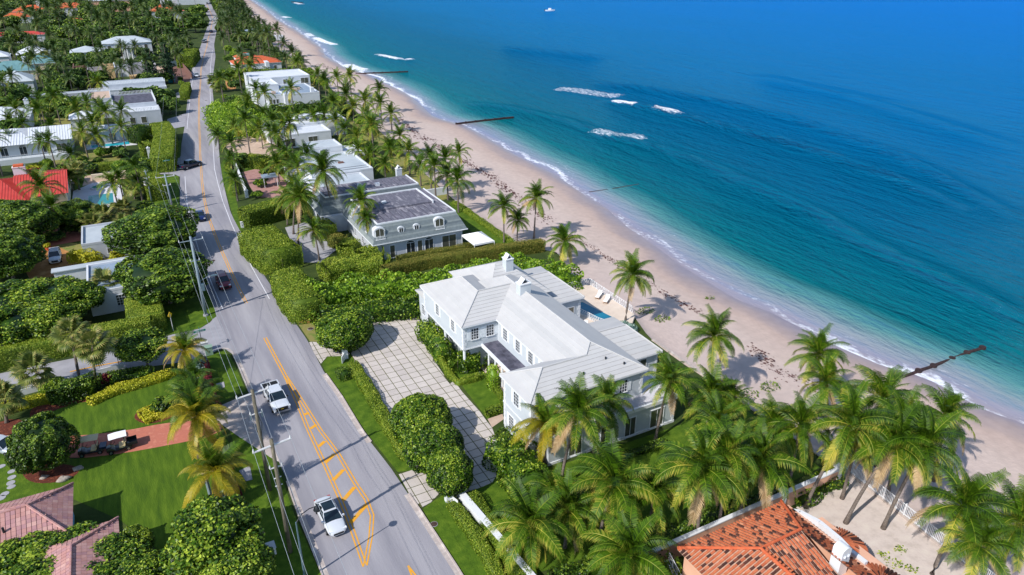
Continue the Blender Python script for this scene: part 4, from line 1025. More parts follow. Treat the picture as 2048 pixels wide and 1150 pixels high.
g = hip_house("blue_white_house", "small white and grey beach pavilion under palms beyond the orange roof", [(74, 88, 470, 488, 3.4, 1.6)], "white_stucco", "slate_blue_roof", wins_on(470.4, (77, 80, 84), .8)); wall(g, 72, 92, 455, 460, 0, 2.6, "white_stucco")

# ------------------------------------------------------------------ the terracotta house in the corner
h = thing("terracotta_house", "house with weathered orange barrel tile roof beside the sandy yard", "house")
wall(h, 33.0, 44.6, 20, 32.2, 0, 4.0, "pink_stucco"); wall(h, 41, 46.6, 23.5, 30.2, 0, 3.4, "pink_stucco")
tile_long = {}
def barrel(L=.46, w=.122):
    mb = MB(); n = 5
    for k in range(n):
        a0, a1 = math.pi * k / n, math.pi * (k + 1) / n
        p = [(math.cos(a0) * w, math.sin(a0) * w * .8), (math.cos(a1) * w, math.sin(a1) * w * .8)]
        q = [(x * .86, z * .86) for x, z in p]
        mb.poly([(p[0][0], 0, p[0][1] + .035), (p[1][0], 0, p[1][1] + .035), (q[1][0], L, q[1][1]), (q[0][0], L, q[0][1])])
    mb.poly([(math.cos(math.pi * k / n) * w, 0, math.sin(math.pi * k / n) * w * .8 + .035) for k in range(n + 1)])
    return mb
TILE = barrel()
tile_me = TILE.mesh("roof_tile", "clay_tile")
singles = [0]
mat("tile_pan", lin(204, 172, 152), lin(178, 138, 118), 3, rough=.9)
def tiled_slope(parent, pts, m="clay_tile", pan="tile_pan", sx=.33, sy=.42, single=False, me=tile_me, base=TILE, lift=.03):
    """barrel tiles laid in columns down one slope; nearest slopes get every tile as its own piece"""
    P = [Vector(p) for p in pts]
    n = (P[1] - P[0]).cross(P[2] - P[0]).normalized()
    if n.z < 0: P.reverse(); n = -n
    up = (Vector((0, 0, 1)) - n * n.z).normalized(); sd = up.cross(n).normalized(); o = P[0]
    uv = [((p - o).dot(sd), (p - o).dot(up)) for p in P]
    dk = MB(); dk.poly(P); d = dk.build("roof_deck", pan, parent)
    u0, u1 = min(a for a, _ in uv), max(a for a, _ in uv)
    joined = MB(); rot = Matrix((sd, up, n)).transposed()
    k = 0; u = u0 + sx / 2
    while u < u1:
        ys = []
        for i in range(len(uv)):
            a, b = uv[i], uv[(i + 1) % len(uv)]
            if (a[0] - u) * (b[0] - u) < 0: ys.append(a[1] + (u - a[0]) / (b[0] - a[0]) * (b[1] - a[1]))
        ys.sort()
        if len(ys) >= 2:
            v = ys[0]
            while v < ys[-1] - .1:
                p = o + sd * u + up * v + n * lift
                if single and singles[0] < 290:
                    singles[0] += 1
                    t_ = obj("roof_tile", me, parent); t_.matrix_local = Matrix.Translation(p) @ rot.to_4x4()
                else:
                    r = random.random(); i0 = len(joined.v)
                    joined.v += [tuple(p + rot @ Vector(q)) for q in base.v]; joined.r += [r] * len(base.v); joined.f += [[i0 + j for j in f_] for f_ in base.f]
                v += sy
        u += sx; k += 1
    if joined.v: joined.build("tile_field", m, parent, kind="stuff")
H1, H2 = (37.0, 28.35, 5.8), (41.4, 28.35, 5.8)
tiled_slope(h, [(32.6, 32.7, 4.0), (44.2, 32.7, 4.0), (41.4, 28.35, 5.8), (37.0, 28.35, 5.8)][::-1])
tiled_slope(h, [(32.6, 20, 4.0), (32.6, 32.7, 4.0), (37.0, 28.35, 5.8), (37.0, 20, 5.8)])
tiled_slope(h, [H1, H2, (41.4, 20, 3.2), (37.0, 20, 3.2)], single=True)
tiled_slope(h, [(41.4, 28.35, 5.8), (44.2, 32.7, 4.0), (44.9, 31.6, 3.55), (44.9, 18, 3.55), (41.4, 18, 5.8)])
ridge_t = [((32.6, 32.7, 4.12), H1), (H1, H2), (H2, (44.2, 32.7, 4.12)), (H1, (37.0, 20, 5.9))]
for a, b in ridge_t: MB().tube([(a[0], a[1], a[2] + .1), (b[0], b[1], b[2] + .1)], .13, 7).build("ridge_tile", "orange_tile", h)
# curved wall-head with coping, round bays roofed in fans of tiles, and the chimney
cop = [(44.4, 31.6), (44.9, 31.2), (45.4, 29.5), (45.3, 27.4), (45.0, 26.0), (45.0, 24.6)]
for a, b in zip(cop, cop[1:]):
    v = Vector((b[0] - a[0], b[1] - a[1], 0)).normalized(); q = Vector((-v.y, v.x, 0)) * .17
    MB().hexa([(a[0] + q.x, a[1] + q.y, 3.2), (b[0] + q.x, b[1] + q.y, 3.2), (b[0] - q.x, b[1] - q.y, 3.2), (a[0] - q.x, a[1] - q.y, 3.2), (a[0] + q.x, a[1] + q.y, 4.0), (b[0] + q.x, b[1] + q.y, 4.0), (b[0] - q.x, b[1] - q.y, 4.0), (a[0] - q.x, a[1] - q.y, 4.0)][::1]).build("coping_wall", "white_trim", h)
def fan_bay(cx, cy_, R, z0, z1, a0, a1):
    wl = MB(); n = 20; arc = [(cx + math.cos(a0 + (a1 - a0) * k / n) * (R - .25), cy_ + math.sin(a0 + (a1 - a0) * k / n) * (R - .25)) for k in range(n + 1)]
    wl.prism([(cx, cy_)] + arc, 0, z0); wl.build("bay_wall", "white_stucco", h)
    dk = MB(); nn = 34; j = MB()
    for k in range(nn):
        b0, b1 = a0 + (a1 - a0) * k / nn, a0 + (a1 - a0) * (k + 1) / nn
        dk.poly([(cx, cy_, z1), (cx + math.cos(b0) * R, cy_ + math.sin(b0) * R, z0), (cx + math.cos(b1) * R, cy_ + math.sin(b1) * R, z0)])
        bm = (b0 + b1) / 2; r = random.random(); r2 = random.random()
        for f0, f1, rr in ((.12, .55, r), (.53, 1.0, r2)):
            pa = (cx + math.cos(bm) * R * f0, cy_ + math.sin(bm) * R * f0, z1 + (z0 - z1) * f0 + .06); pb = (cx + math.cos(bm) * R * f1, cy_ + math.sin(bm) * R * f1, z1 + (z0 - z1) * f1 + .08)
            w0 = R * f0 * (b1 - b0) * .42 + .02; w1 = R * f1 * (b1 - b0) * .42
            j.tube([pa, pb], [w0, w1], 6, rnd=rr)
    dk.build("roof_deck", "tile_pan", h); j.build("tile_fan", "clay_tile", h, kind="stuff")
fan_bay(45.2, 27.4, 2.4, 3.0, 3.9, -1.4, 1.5); fan_bay(43.9, 22.6, 2.8, 3.3, 4.5, -1.9, 1.7)
c = MB(); n = 9
prof = [(-.5, 4.0), (-.5, 6.4)] + [(math.cos(math.pi - math.pi * k / n) * .5, 6.4 + math.sin(math.pi * k / n) * .35) for k in range(1, n)] + [(.5, 6.4), (.5, 4.0)]
i0 = len(c.v); c.v += [(42.1 + p, 24.6, z) for p, z in prof] + [(42.1 + p, 25.5, z) for p, z in prof]; c.r += [0] * 2 * len(prof); k = len(prof)
c.f += [list(range(k - 1, -1, -1)), list(range(k, 2 * k))] + [[j, (j + 1) % k, k + (j + 1) % k, k + j] for j in range(k)]
ch = c.build("chimney", "white_trim", h)
for x, y in ((41.9, 24.58), (42.3, 24.58)): MB().cyl(x, y, 5.9, 6.05, .1, .1, 10).build("flue_opening", "white_trim", ch)
MB().tube([(47.8, 20, .3), (47.6, 23.5, .3), (47.0, 26.8, .3), (46.2, 29.8, .3)], .25, 6).build("terrace_edge", "white_trim", h)
t = thing("garden_wall", "pink stucco boundary wall with white coping north of the terracotta house", "wall")
MB().box(31, 55.3, 34.9, 35.25, 0, 1.85).build("wall", "pink_stucco", t)
MB().box(30.9, 55.4, 34.86, 35.29, 1.852, 1.98).build("coping", "white_trim", t)
for x in (31.2, 47.5, 55.0): p = MB().box(x - .25, x + .25, 34.8, 35.35, 0, 2.2).build("pillar", "white_trim", t); MB().box(x - .38, x + .38, 34.68, 35.47, 2.2, 2.35).build("cap", "white_trim", p)
t = thing("spiral_stair", "white open-tread stair beside the pink wall", "stairs", (0, 0, 0))
for k in range(9): MB().box(31.2 + k * .02, 32.4 + k * .02, 31.2 + k * .28, 31.45 + k * .28, 1.0 + k * .12, 1.06 + k * .12).build("tread", "white_trim", t)
MB().box(31.1, 31.16, 31.2, 33.7, 0, 2.1).build("stringer", "white_trim", t); railing(t, [(32.5, 31.2, 1.0), (32.7, 33.6, 2.0)], .8, .2, name="handrail")

# ------------------------------------------------------------------ the pink tile house in the other corner
h = thing("pink_tile_house", "low house with pink flat tile hip roof on the big lawn", "house")
wall(h, -24, -11.4, 58.5, 65.5, 0, 3.1, "blue_wall"); wall(h, -14, -7.8, 52, 58.6, 0, 2.9, "blue_wall")
flat_t = MB().box(-.17, .17, 0, .40, 0, .035, taper=.008)
flat_me = flat_t.mesh("roof_tile", "pink_tile")
singles[0] = 0
R0, R1 = (-24, 62.4, 4.7), (-13.9, 62.4, 4.7)
def fslope(pts, single): tiled_slope(h, pts, "pink_tile", "dark_roof", .37, .40, single, flat_me, flat_t, .03)
fslope([(-10.8, 58.6, 3.1), (-10.8, 66.0, 3.1), R1], True)
fslope([R0, R1, (-10.8, 66.0, 3.1), (-24, 66, 3.1)], False); fslope([R0, R1, (-10.8, 58.6, 3.1), (-24, 58.6, 3.1)], False)
Q0, Q1 = (-10.6, 50, 4.1), (-10.6, 57.6, 4.1)
fslope([(-7.3, 50, 3.0), (-7.3, 59.2, 3.0), (-10.6, 56.0, 4.1), (-10.6, 50, 4.1)], True)
fslope([(-14, 59.2, 3.0), (-7.3, 59.2, 3.0), (-10.6, 56.0, 4.1)], False); fslope([(-14, 59.2, 3.0), (-10.6, 56, 4.1), (-10.6, 50, 4.1), (-14, 50, 3.0)], False)
for a, b in ((R0, R1), (R1, (-10.8, 66.0, 3.2)), (R1, (-10.8, 58.6, 3.2)), ((-10.6, 50, 4.15), (-10.6, 56, 4.15)), ((-10.6, 56, 4.15), (-7.3, 59.2, 3.1))):
    a, b = Vector(a), Vector(b); n = int((b - a).length / .38)
    for k in range(n):
        p, q = a.lerp(b, k / n), a.lerp(b, (k + 1.12) / n); up = Vector((0, 0, .08))
        MB().tube([p + up, q + up], [.12, .1], 6, rnd=random.random()).build("ridge_tile", "pink_tile", h)
MB().cyl(-15.6, 60.6, 3.9, 4.5, .1, .1, 8).build("vent_pipe", "dark_metal", h)

# ------------------------------------------------------------------ houses inland
def seam_roof(t, pts, m, step=.5, name="roof_panel"):
    P = [Vector(p) for p in pts]; n = (P[1] - P[0]).cross(P[2] - P[0]).normalized()
    if n.z < 0: P.reverse(); n = -n
    up = (Vector((0, 0, 1)) - n * n.z).normalized(); sd = up.cross(n).normalized(); o = P[0]
    MB().poly(P).build(name, m, t)
    uv = [((p - o).dot(sd), (p - o).dot(up)) for p in P]; u = min(a for a, _ in uv) + step / 2; ribs = MB()
    while u < max(a for a, _ in uv):
        ys = sorted(uv[i][1] + (u - uv[i][0]) / (uv[(i + 1) % len(uv)][0] - uv[i][0]) * (uv[(i + 1) % len(uv)][1] - uv[i][1]) for i in range(len(uv)) if (uv[i][0] - u) * (uv[(i + 1) % len(uv)][0] - u) < 0)
        if len(ys) >= 2:
            a, b = o + sd * u + up * ys[0] + n * .03, o + sd * u + up * ys[-1] + n * .03
            ribs.tube([a, b], .06, 5)
        u += step
    if ribs.v: ribs.build("roof_rib", m, t, kind="stuff")
h = thing("red_roof_house", "cream house with red ribbed metal roof beside the green pool", "house")
wall(h, -21.5, -13.2, 165.5, 184.5, 0, 4, "cream_stucco"); wall(h, -34, -19.8, 162.5, 182, 0, 4, "cream_stucco")
seam_roof(h, [(-22.2, 175.5, 5.9), (-12.6, 175.5, 5.9), (-12.6, 164.8, 3.9), (-22.2, 164.8, 3.9)], "red_metal"); seam_roof(h, [(-22.2, 175.5, 5.9), (-12.6, 175.5, 5.9), (-12.6, 185.5, 3.9), (-22.2, 185.5, 3.9)], "red_metal")
seam_roof(h, [(-34, 172, 6.2), (-24, 172, 6.2), (-19.2, 161.8, 3.9), (-34, 161.8, 3.9)], "red_metal"); seam_roof(h, [(-24, 172, 6.2), (-19.2, 161.8, 3.9), (-19.2, 182.5, 3.9)], "red_metal"); seam_roof(h, [(-34, 172, 6.2), (-24, 172, 6.2), (-19.2, 182.5, 3.9), (-34, 182.5, 3.9)], "red_metal")
chimney(h, -21.2, 178.4, 4.5, 7.0, 2.2, 1.6, "white_stucco", False); MB().box(-22.1, -20.3, 177.7, 179.1, 7.12, 7.5).build("chimney_cap", "orange_tile", h)
for x in (-19.4, -16.6): win(h, x, 165.5, 1.4, '-Y', 1.6, 1.6, "plain")
win(h, -13.2, 170, 1, '+X', 1.4, 1.6, "plain"); win(h, -13.2, 178, 1, '+X', 1.4, 1.6, "plain")
MB().box(-19.4, -13.4, 163.2, 165.4, 0, .9).build("balcony", "cream_stucco", h); railing(h, [(-19.4, 163.2, .9), (-13.4, 163.2, .9)], .9, .3)
t = thing("swimming_pool", "rectangular dark green swimming pool on a pale deck beside the red roof house", "swimming pool")
MB().prism([(-13, 164), (-4.2, 164), (-3.2, 172), (-3.4, 184), (-9, 185), (-12.8, 180)], -.1, .05).build("pool_deck", "deck_white", t); MB().box(-9.9, -5.2, 166.5, 174.5, .052, .07).build("pool_surface", "pool_water", t); MB().cyl(-8, 180, .05, .35, 1.5, 1.5, 20).build("spa_rim", "deck_white", t); MB().cyl(-8, 180, .35, .36, 1.2, 1.2, 20).build("spa_surface", "pool_water", t)
t = flat_house("flat_garage", "small flat-roofed grey garage beside the brick drive", [(-10.4, -3.4, 134.2, 144.2, 2.7)], "grey_stucco", "grey_roof", [(-6.5, 134.2, .8, '-Y', .6, .9, "plain")], "garage", .4)
t = flat_house("white_cottage", "narrow white house wall between the dark trees and the clipped hedge", [(-9.5, -2.2, 110.5, 122, 3.4)], "white_stucco", "slate_blue_roof", [(-5.5, 110.5, 1.0, '-Y', 1.1, 1.6, "sash"), (-2.2, 114, 1, '+X', 1.1, 1.6, "sash")])
h = thing("long_roof", "long pale flat garage roof between the dark trees and the palms", "outbuilding"); wall(h, -14.5, 1.5, 126, 127.4, 0, 1.9, "white_stucco"); MB().box(-14.8, 1.8, 125.8, 127.6, 1.902, 2.05).build("flat_roof", "grey_roof", h)
# balustraded house
h = flat_house("balustrade_house", "grey house with balustraded flat roof terraces beyond the clipped hedges", [(-8, -2, 262, 277, 5.8, "paver_tan"), (-2, 10, 252, 270, 5.2, "dark_roof"), (0, 10.4, 243.5, 252, 4.2, "white_roof")], "grey_stucco", "dark_roof", [(2.5, 243.5, 1, '-Y', 1.4, 1.8, "plain"), (5.5, 243.5, 1, '-Y', 1.4, 1.8, "plain"), (10.4, 248, 1, '+X', 1.4, 1.8, "plain"), (10, 258, 1.5, '+X', 1.4, 1.8, "plain")], par=.3)
for a, b in (((-8, 277, 6.1), (-2, 277, 6.1)), ((-2, 269.8, 5.5), (10, 269.8, 5.5)), ((0, 243.7, 4.5), (10.2, 243.7, 4.5)), ((10, 252, 5.5), (10, 270, 5.5)), ((-8, 262, 6.1), (-8, 277, 6.1))): railing(h, [a, b], .9, .4, "white_stucco", .08, "balustrade")
# white metal roof house and its pool house
h = thing("white_gable_house", "white house with wide white metal roofs and dark windows near the pool", "house")
wall(h, -29.5, -13, 214.5, 231, 0, 4.6, "white_wall"); wall(h, -44, -24, 250, 266, 0, 4.2, "white_wall")
seam_roof(h, [(-22, 222, 6.6), (-12.4, 222, 6.6), (-12.4, 213.8, 4.5), (-22, 213.8, 4.5)], "white_roof", .6); seam_roof(h, [(-22, 222, 6.6), (-12.4, 222, 6.6), (-12.4, 231.5, 4.5), (-22, 231.5, 4.5)], "slate_blue_roof", .6)
seam_roof(h, [(-38, 224, 6.4), (-25, 224, 6.4), (-20, 213, 4.4), (-38, 213, 4.4)], "white_roof", .6); seam_roof(h, [(-25, 224, 6.4), (-20, 213, 4.4), (-20, 232, 4.4)], "white_roof", .6); seam_roof(h, [(-38, 224, 6.4), (-25, 224, 6.4), (-20, 232, 4.4), (-38, 232, 4.4)], "white_roof", .6)
for f_ in hip_faces(-44, -23.5, 249, 267, 4.2, -36, -31, 258, 258, 6.6): seam_roof(h, f_, "white_roof", .7)
chimney(h, -24.5, 262, 4, 7.4, 1.2, 1.2, "white_stucco", True)
for x in (-27.5, -23.5, -18.5): win(h, x, 214.5, 1.6, '-Y', 1.5, 1.9, "arch")
win(h, -15.2, 214.5, 1.2, '-Y', 2.2, 2.2, "slide"); win(h, -13, 219, 1.4, '+X', 1.4, 1.7, "plain")
MB().box(-32, -13.4, 211.5, 214.4, 0, 1.3).build("porch", "white_wall", h); railing(h, [(-32, 211.6, 1.3), (-13.5, 211.6, 1.3)], .9, .4)
h = hip_house("pool_house", "small white pool house with white hip roof above the turquoise pool", [(-9.5, 0.6, 226, 234, 3.0, 1.1)], "white_wall", "white_roof", [(-7, 226.4, .3, '-Y', 1.6, 2.0, "slide"), (-3.5, 226.4, .3, '-Y', 1.6, 2.0, "slide")], cat="pool house")
t = thing("swimming_pool", "long turquoise swimming pool in front of the small white pool house", "swimming pool")
MB().box(-10.5, 2, 219.5, 226, -.1, .05).build("pool_deck", "deck_white", t); MB().box(-9.2, .2, 221, 224.4, .052, .07).build("pool_surface", "pool_blue", t)
h = hip_house("cream_cupola_house", "small white hip roofed guest house behind the leaning palms", [(-14, -6, 246, 254, 3.4, 1.6)], "white_stucco", "white_roof", cat="guest house")
# further away
h = flat_house("long_white_house", "long low white house with balustraded parapet beyond the pine tree", [(-26, 16, 292, 296, 3.4), (-4, 16, 296, 306, 4.6)], "grey_stucco", "grey_roof", wins_on(292, (-22, -17, -12, -7, -2, 4, 9), .8, 1.4, 1.5)); railing(h, [(-4, 296, 5), (16, 296, 5)], .9, .5, "white_stucco", .09, "balustrade")
hip_house("grey_hip_house", "white house with pale grey hip roofs below the tall sabal palm", [(-48, -36, 318, 330, 4, 2.4), (-37, -26, 322, 336, 4.6, 3.0), (-62, -50, 316, 326, 3.6, 1.8)], "white_stucco", "grey_roof", wins_on(318.4, (-45, -40), .8) + wins_on(322.4, (-33, -30), 1))
hip_house("green_roof_house", "white house with tall blue green pyramid roofs at the far left", [(-88, -74, 382, 396, 4.6, 4.4), (-76, -66, 376, 386, 4.4, 3.6)], "white_stucco", "green_roof", wins_on(376.4, (-73, -69), 1.5) + wins_on(382.4, (-84, -79), 1.5), [(-70, 384, 5, 9.4, 1.6, 1.6, "white_stucco", False)])
hip_house("green_roof_house", "cream house with blue green hip roofs and a white chimney beside the construction site", [(-58, -45, 372, 384, 4.2, 3.0), (-44, -27, 358, 370, 3.8, 3.4), (-30, -20, 372, 384, 4.6, 4.0)], "cream_stucco", "green_roof", wins_on(358.4, (-40, -35, -31), 1), [(-30.5, 364, 4, 8.4, 1.8, 1.8, "white_stucco", False)])
hip_house("pale_gable_house", "pale house with white tent-like roofs behind the blue green roofs", [(-52, -40, 410, 422, 4, 3.0), (-38, -24, 414, 428, 4, 3.4)], "white_stucco", "white_roof")
hip_house("grey_long_house", "long house with slate grey roof at the far left behind the green pyramid roofs", [(-120, -88, 470, 486, 4.6, 3.6)], "white_stucco", "slate_blue_roof", (), [(-96, 472, 5, 9.5, 2, 2, "white_stucco", False)])
hip_house("red_tile_house", "house with red brown tile roof and white chimneys at the far left edge", [(-104, -80, 430, 446, 4.4, 3.2)], "white_stucco", "paver_red", (), [(-90, 436, 5, 9.2, 2, 2, "white_stucco", False), (-84, 438, 5, 9.2, 2, 2, "white_stucco", False)])
hip_house("far_portico_house", "white two storey house with columned portico behind the construction site", [(-2, 20, 412, 426, 7, 2.6), (-16, -2, 408, 422, 4.2, 2.2)], "white_stucco", "grey_roof", wins_on(412.4, (1, 5, 13, 17), 4.2, 1.4, 1.8) + wins_on(412.4, (1, 17), .8, 1.4, 1.8) + wins_on(408.4, (-13, -9, -5), 1, 1.4, 1.7))
h = thing("house_portico", "white temple-front portico of the far two storey house", "portico", (0, 0, 0)); MB().box(6, 12.4, 407, 411.9, 5.2, 5.8).build("entablature", "white_trim", h); MB().poly([(6, 407, 5.8), (12.4, 407, 5.8), (9.2, 407, 7.4)]).build("pediment", "white_trim", h)
seam_roof(h, [(5.8, 406.8, 5.8), (9.2, 406.8, 7.5), (9.2, 411.9, 7.5), (5.8, 411.9, 5.8)], "grey_roof", 2, "portico_roof"); seam_roof(h, [(12.6, 406.8, 5.8), (9.2, 406.8, 7.5), (9.2, 411.9, 7.5), (12.6, 411.9, 5.8)], "grey_roof", 2, "portico_roof")
for x in (6.4, 8.3, 10.2, 12): MB().cyl(x, 407.4, 0, 5.2, .3, .26, 10).build("column", "white_trim", h)
for nm, lab, bl, ch in (("orange_mansion", "sprawling mansion with bright orange tile roofs and chimneys far to the left", [(-150, -118, 690, 712, 6, 4), (-118, -84, 660, 684, 5.5, 4), (-128, -112, 712, 730, 8, 4)], [(-112, 690, 7, 12, 2.4, 2.4, "white_stucco", False), (-90, 672, 6, 11, 2.4, 2.4, "white_stucco", False)]),
    ("orange_villa", "villa with orange tile roofs half sunk in the dark trees", [(-58, -34, 690, 706, 5.5, 4), (-30, -8, 706, 720, 6, 3.6), (-62, -44, 652, 664, 4, 3)], [(-40, 698, 6, 12, 2.4, 2.4, "white_stucco", False)]),
    ("orange_roof_cottage", "cottage with orange tile roof and two white chimneys near the far road", [(34, 58, 640, 656, 5.5, 4.4)], [(44, 646, 7, 13, 2.6, 2.6, "white_stucco", False), (53, 650, 7, 13, 2.6, 2.6, "white_stucco", False)]),
    ("small_orange_roof", "small building with low orange roof among the far palms", [(-22, -8, 596, 606, 3.6, 2.2)], []),
    ("pink_mansion", "far pale pink mansion with grey roof behind dark trees", [(-6, 26, 740, 762, 9, 4.5)], [])):
    hip_house(nm, lab, bl, "white_stucco" if nm != "pink_mansion" else "pink_stucco", "orange_tile" if nm != "pink_mansion" else "grey_roof", wins_on(bl[0][2] + .4, (bl[0][0] + 4, bl[0][0] + 9, bl[0][0] + 14), 1.5, 1.8, 2.2), ch)
hip_house("red_awning_house", "long low white building with red roof edge among far palms", [(-66, -30, 512, 522, 4, 1.6)], "white_stucco", "red_metal")
hip_house("far_white_house", "white roofed house at the top edge between the dark woods", [(60, 96, 800, 824, 7, 3.5)], "white_stucco", "white_roof")
# construction site: shell walls, board stacks, formwork
t = thing("building_shell", "unfinished house shell of grey block walls on the construction site", "building", (0, 0, 0))
for x0, x1, y0, y1, z1, m_ in ((-14, -9, 346, 366, 4.5, "brown_board"), (-9, -3, 350, 366, 3.5, "concrete_grey"), (-3, 1, 344, 362, 5.0, "tan_board"), (1, 6, 350, 366, 4, "white_stucco"), (6, 12, 346, 364, 4.6, "concrete_grey"), (12, 17, 352, 366, 4.4, "white_stucco")):
    for k in range(4): MB().box(x0 + .2, x1 - .2, y0 + k * (y1 - y0) / 4, y0 + k * (y1 - y0) / 4 + .4, 0, z1 - .4 * (k % 2)).build("block_wall", m_, t)
    MB().box(x0, x0 + .35, y0, y1, 0, z1).build("block_wall", m_, t)
for k, (x, y, l) in enumerate(((-12, 338, "stack of brown boards at the edge of the construction site"), (-17, 341, "tall stack of brown boards next to the dark tree"), (8, 340, "stack of tan boards on the bare construction ground"))):
    t = thing("board_stack", l, "board stack", (x, y, 0))
    for j in range(6): MB().box(-2.2, 2.2, -1.5 + .1 * (j % 2), 1.5, j * .3, j * .3 + .24).build("board", "tan_board" if k == 2 else "brown_board", t)
t = thing("site_fence", "dark screened fence around the building plot beside the road", "fence", (0, 0, 0))
MB().box(20.5, 28.4, 372, 372.3, 0, 2.4).build("fence_panel", "blue_grey_metal", t); MB().box(20.5, 20.8, 322, 372, 0, 2.4).build("fence_panel", "brown_board", t); MB().box(28.2, 28.5, 330, 372, 0, 2.0).build("fence_panel", "brown_board", t)
patch("building_plot", "brown_board", [(21, 322), (28.5, 326), (28.2, 372), (21, 372)], 0.02, world=True)
t = thing("portable_toilet", "turquoise portable cabin on the building plot", "cabin", (20.0, 326, 0)); MB().box(-1.2, 1.2, -1.2, 1.2, 0, 2.4).build("cabin_body", "pool_blue", t); MB().box(-1.3, 1.3, -1.3, 1.3, 2.4, 2.6).build("cabin_roof", "white_trim", t)
# boundary walls on the inland side
t = thing("garden_wall", "tan stucco wall along the side street behind the long hedge", "wall"); MB().box(-9, 1.5, 186.5, 187, 0, 1.5).build("wall", "cream_stucco", t)
# ------------------------------------------------------------------ plants: leaf scatter
def unit(v): return v / np.maximum(np.linalg.norm(v, axis=-1, keepdims=True), 1e-9)
def leaves(P, N, S, rnd, asp=0.72):
    n = len(P); R = rng.normal(size=(n, 3)); T = unit(R - N * (R * N).sum(1, keepdims=True)); B = np.cross(N, T)
    S = S[:, None]; f = N * S * 0.22
    V = np.stack([P + T * S, P + B * S * asp + f, P - T * S, P - B * S * asp + f], 1).reshape(-1, 3)
    return V, np.arange(4 * n).reshape(n, 4), np.repeat(rnd, 4)
def core_sphere(c, r, rnd=.3, nu=9, nv=6):
    u = np.linspace(0, 2 * np.pi, nu, endpoint=False); v = np.linspace(0.02, np.pi - .02, nv)
    V = np.array([[c[0] + r[0] * np.sin(b) * np.cos(a), c[1] + r[1] * np.sin(b) * np.sin(a), c[2] + r[2] * np.cos(b)] for b in v for a in u])
    F = np.array([[i * nu + j, (i + 1) * nu + j, (i + 1) * nu + (j + 1) % nu, i * nu + (j + 1) % nu] for i in range(nv - 1) for j in range(nu)])
    return V, F, np.full(len(V), rnd)
def merge(parts, name, m):
    V, F, R, o = [], [], [], 0
    for v, f, r in parts: V.append(v); F.append(f + o); R.append(r); o += len(v)
    return np_mesh(name, np.concatenate(V), np.concatenate(F), np.concatenate(R), m)
def crown(name, m, n=5000, leaf=.06, lumps=26, lr=.36, flat=.85, spread=.66, jit=.85, low=-.5):
    """crown of unit radius: leaf-covered lumps round a centre"""
    parts = []; d = unit(rng.normal(size=(lumps * 3, 3))); d = d[d[:, 2] > low][:lumps]
    cen = d * spread * rng.uniform(.8, 1.12, (len(d), 1)); cen[:, 2] *= flat
    rad = lr * rng.uniform(.7, 1.25, len(d))
    k = rng.integers(0, len(d), n); dirs = unit(rng.normal(size=(n, 3)) + 0.55 * d[k] + [0, 0, .2])
    P = cen[k] + dirs * rad[k][:, None] * rng.uniform(.72, 1.06, (n, 1)) * [1, 1, .9]
    # drop leaves buried deep inside other lumps
    keep = np.ones(n, bool)
    for i in range(len(d)):
        q = np.linalg.norm((P - cen[i]), axis=1) < rad[i] * .62
        keep &= ~q
    P, dirs, kk = P[keep], dirs[keep], k[keep]
    N = unit(dirs + rng.normal(size=P.shape) * jit + [0, 0, .35])
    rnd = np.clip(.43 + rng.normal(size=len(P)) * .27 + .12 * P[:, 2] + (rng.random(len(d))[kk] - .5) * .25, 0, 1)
    parts.append(leaves(P, N, leaf * rng.uniform(.7, 1.3, len(P)), rnd))
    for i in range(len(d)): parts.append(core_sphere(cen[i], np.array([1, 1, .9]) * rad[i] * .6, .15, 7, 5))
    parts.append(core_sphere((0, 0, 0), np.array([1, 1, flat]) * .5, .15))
    return merge(parts, name, m)
def dome(name, m, n, leaf, amp, seed):
    """a single dense dome of leaves with a bumpy skin"""
    d = unit(rng.normal(size=(n, 3)) + [0, 0, .25]); ph = rng.random(12) * 6.28; K = rng.normal(size=(12, 3)) * (3.2 if seed == 2 else 4.5)
    bump = sum(np.sin(d @ K[i] + ph[i]) for i in range(12)) / 3.4; fine = sum(np.sin(d @ (K[i] * 2.7) + ph[-i]) for i in range(12)) / 3.4
    r = 1 - amp * .9 + amp * bump + amp * .55 * fine - np.abs(rng.normal(size=n)) * .05
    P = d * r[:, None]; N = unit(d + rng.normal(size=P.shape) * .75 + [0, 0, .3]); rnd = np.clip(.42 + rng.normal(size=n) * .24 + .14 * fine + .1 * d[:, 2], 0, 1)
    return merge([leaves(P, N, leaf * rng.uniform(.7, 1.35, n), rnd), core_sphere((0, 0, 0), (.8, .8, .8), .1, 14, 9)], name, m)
crowns = {
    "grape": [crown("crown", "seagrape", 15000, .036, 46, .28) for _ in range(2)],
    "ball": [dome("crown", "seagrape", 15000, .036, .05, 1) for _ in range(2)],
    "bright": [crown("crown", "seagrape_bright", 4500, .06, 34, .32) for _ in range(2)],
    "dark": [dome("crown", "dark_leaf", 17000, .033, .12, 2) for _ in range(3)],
    "far": [crown("crown", "far_leaf", 1500, .10, 18, .42) for _ in range(4)],
    "fardark": [crown("crown", "dark_leaf", 1500, .10, 18, .42) for _ in range(3)],
    "yellow": [crown("crown", "croton", 900, .13, 12, .42)], "red": [crown("crown", "cordyline", 700, .15, 10, .42)],
    "silver": [crown("crown", "silver_leaf", 1600, .10, 14, .42)],
    "small": [crown("crown", "seagrape", 1500, .10, 16, .4) for _ in range(2)]}
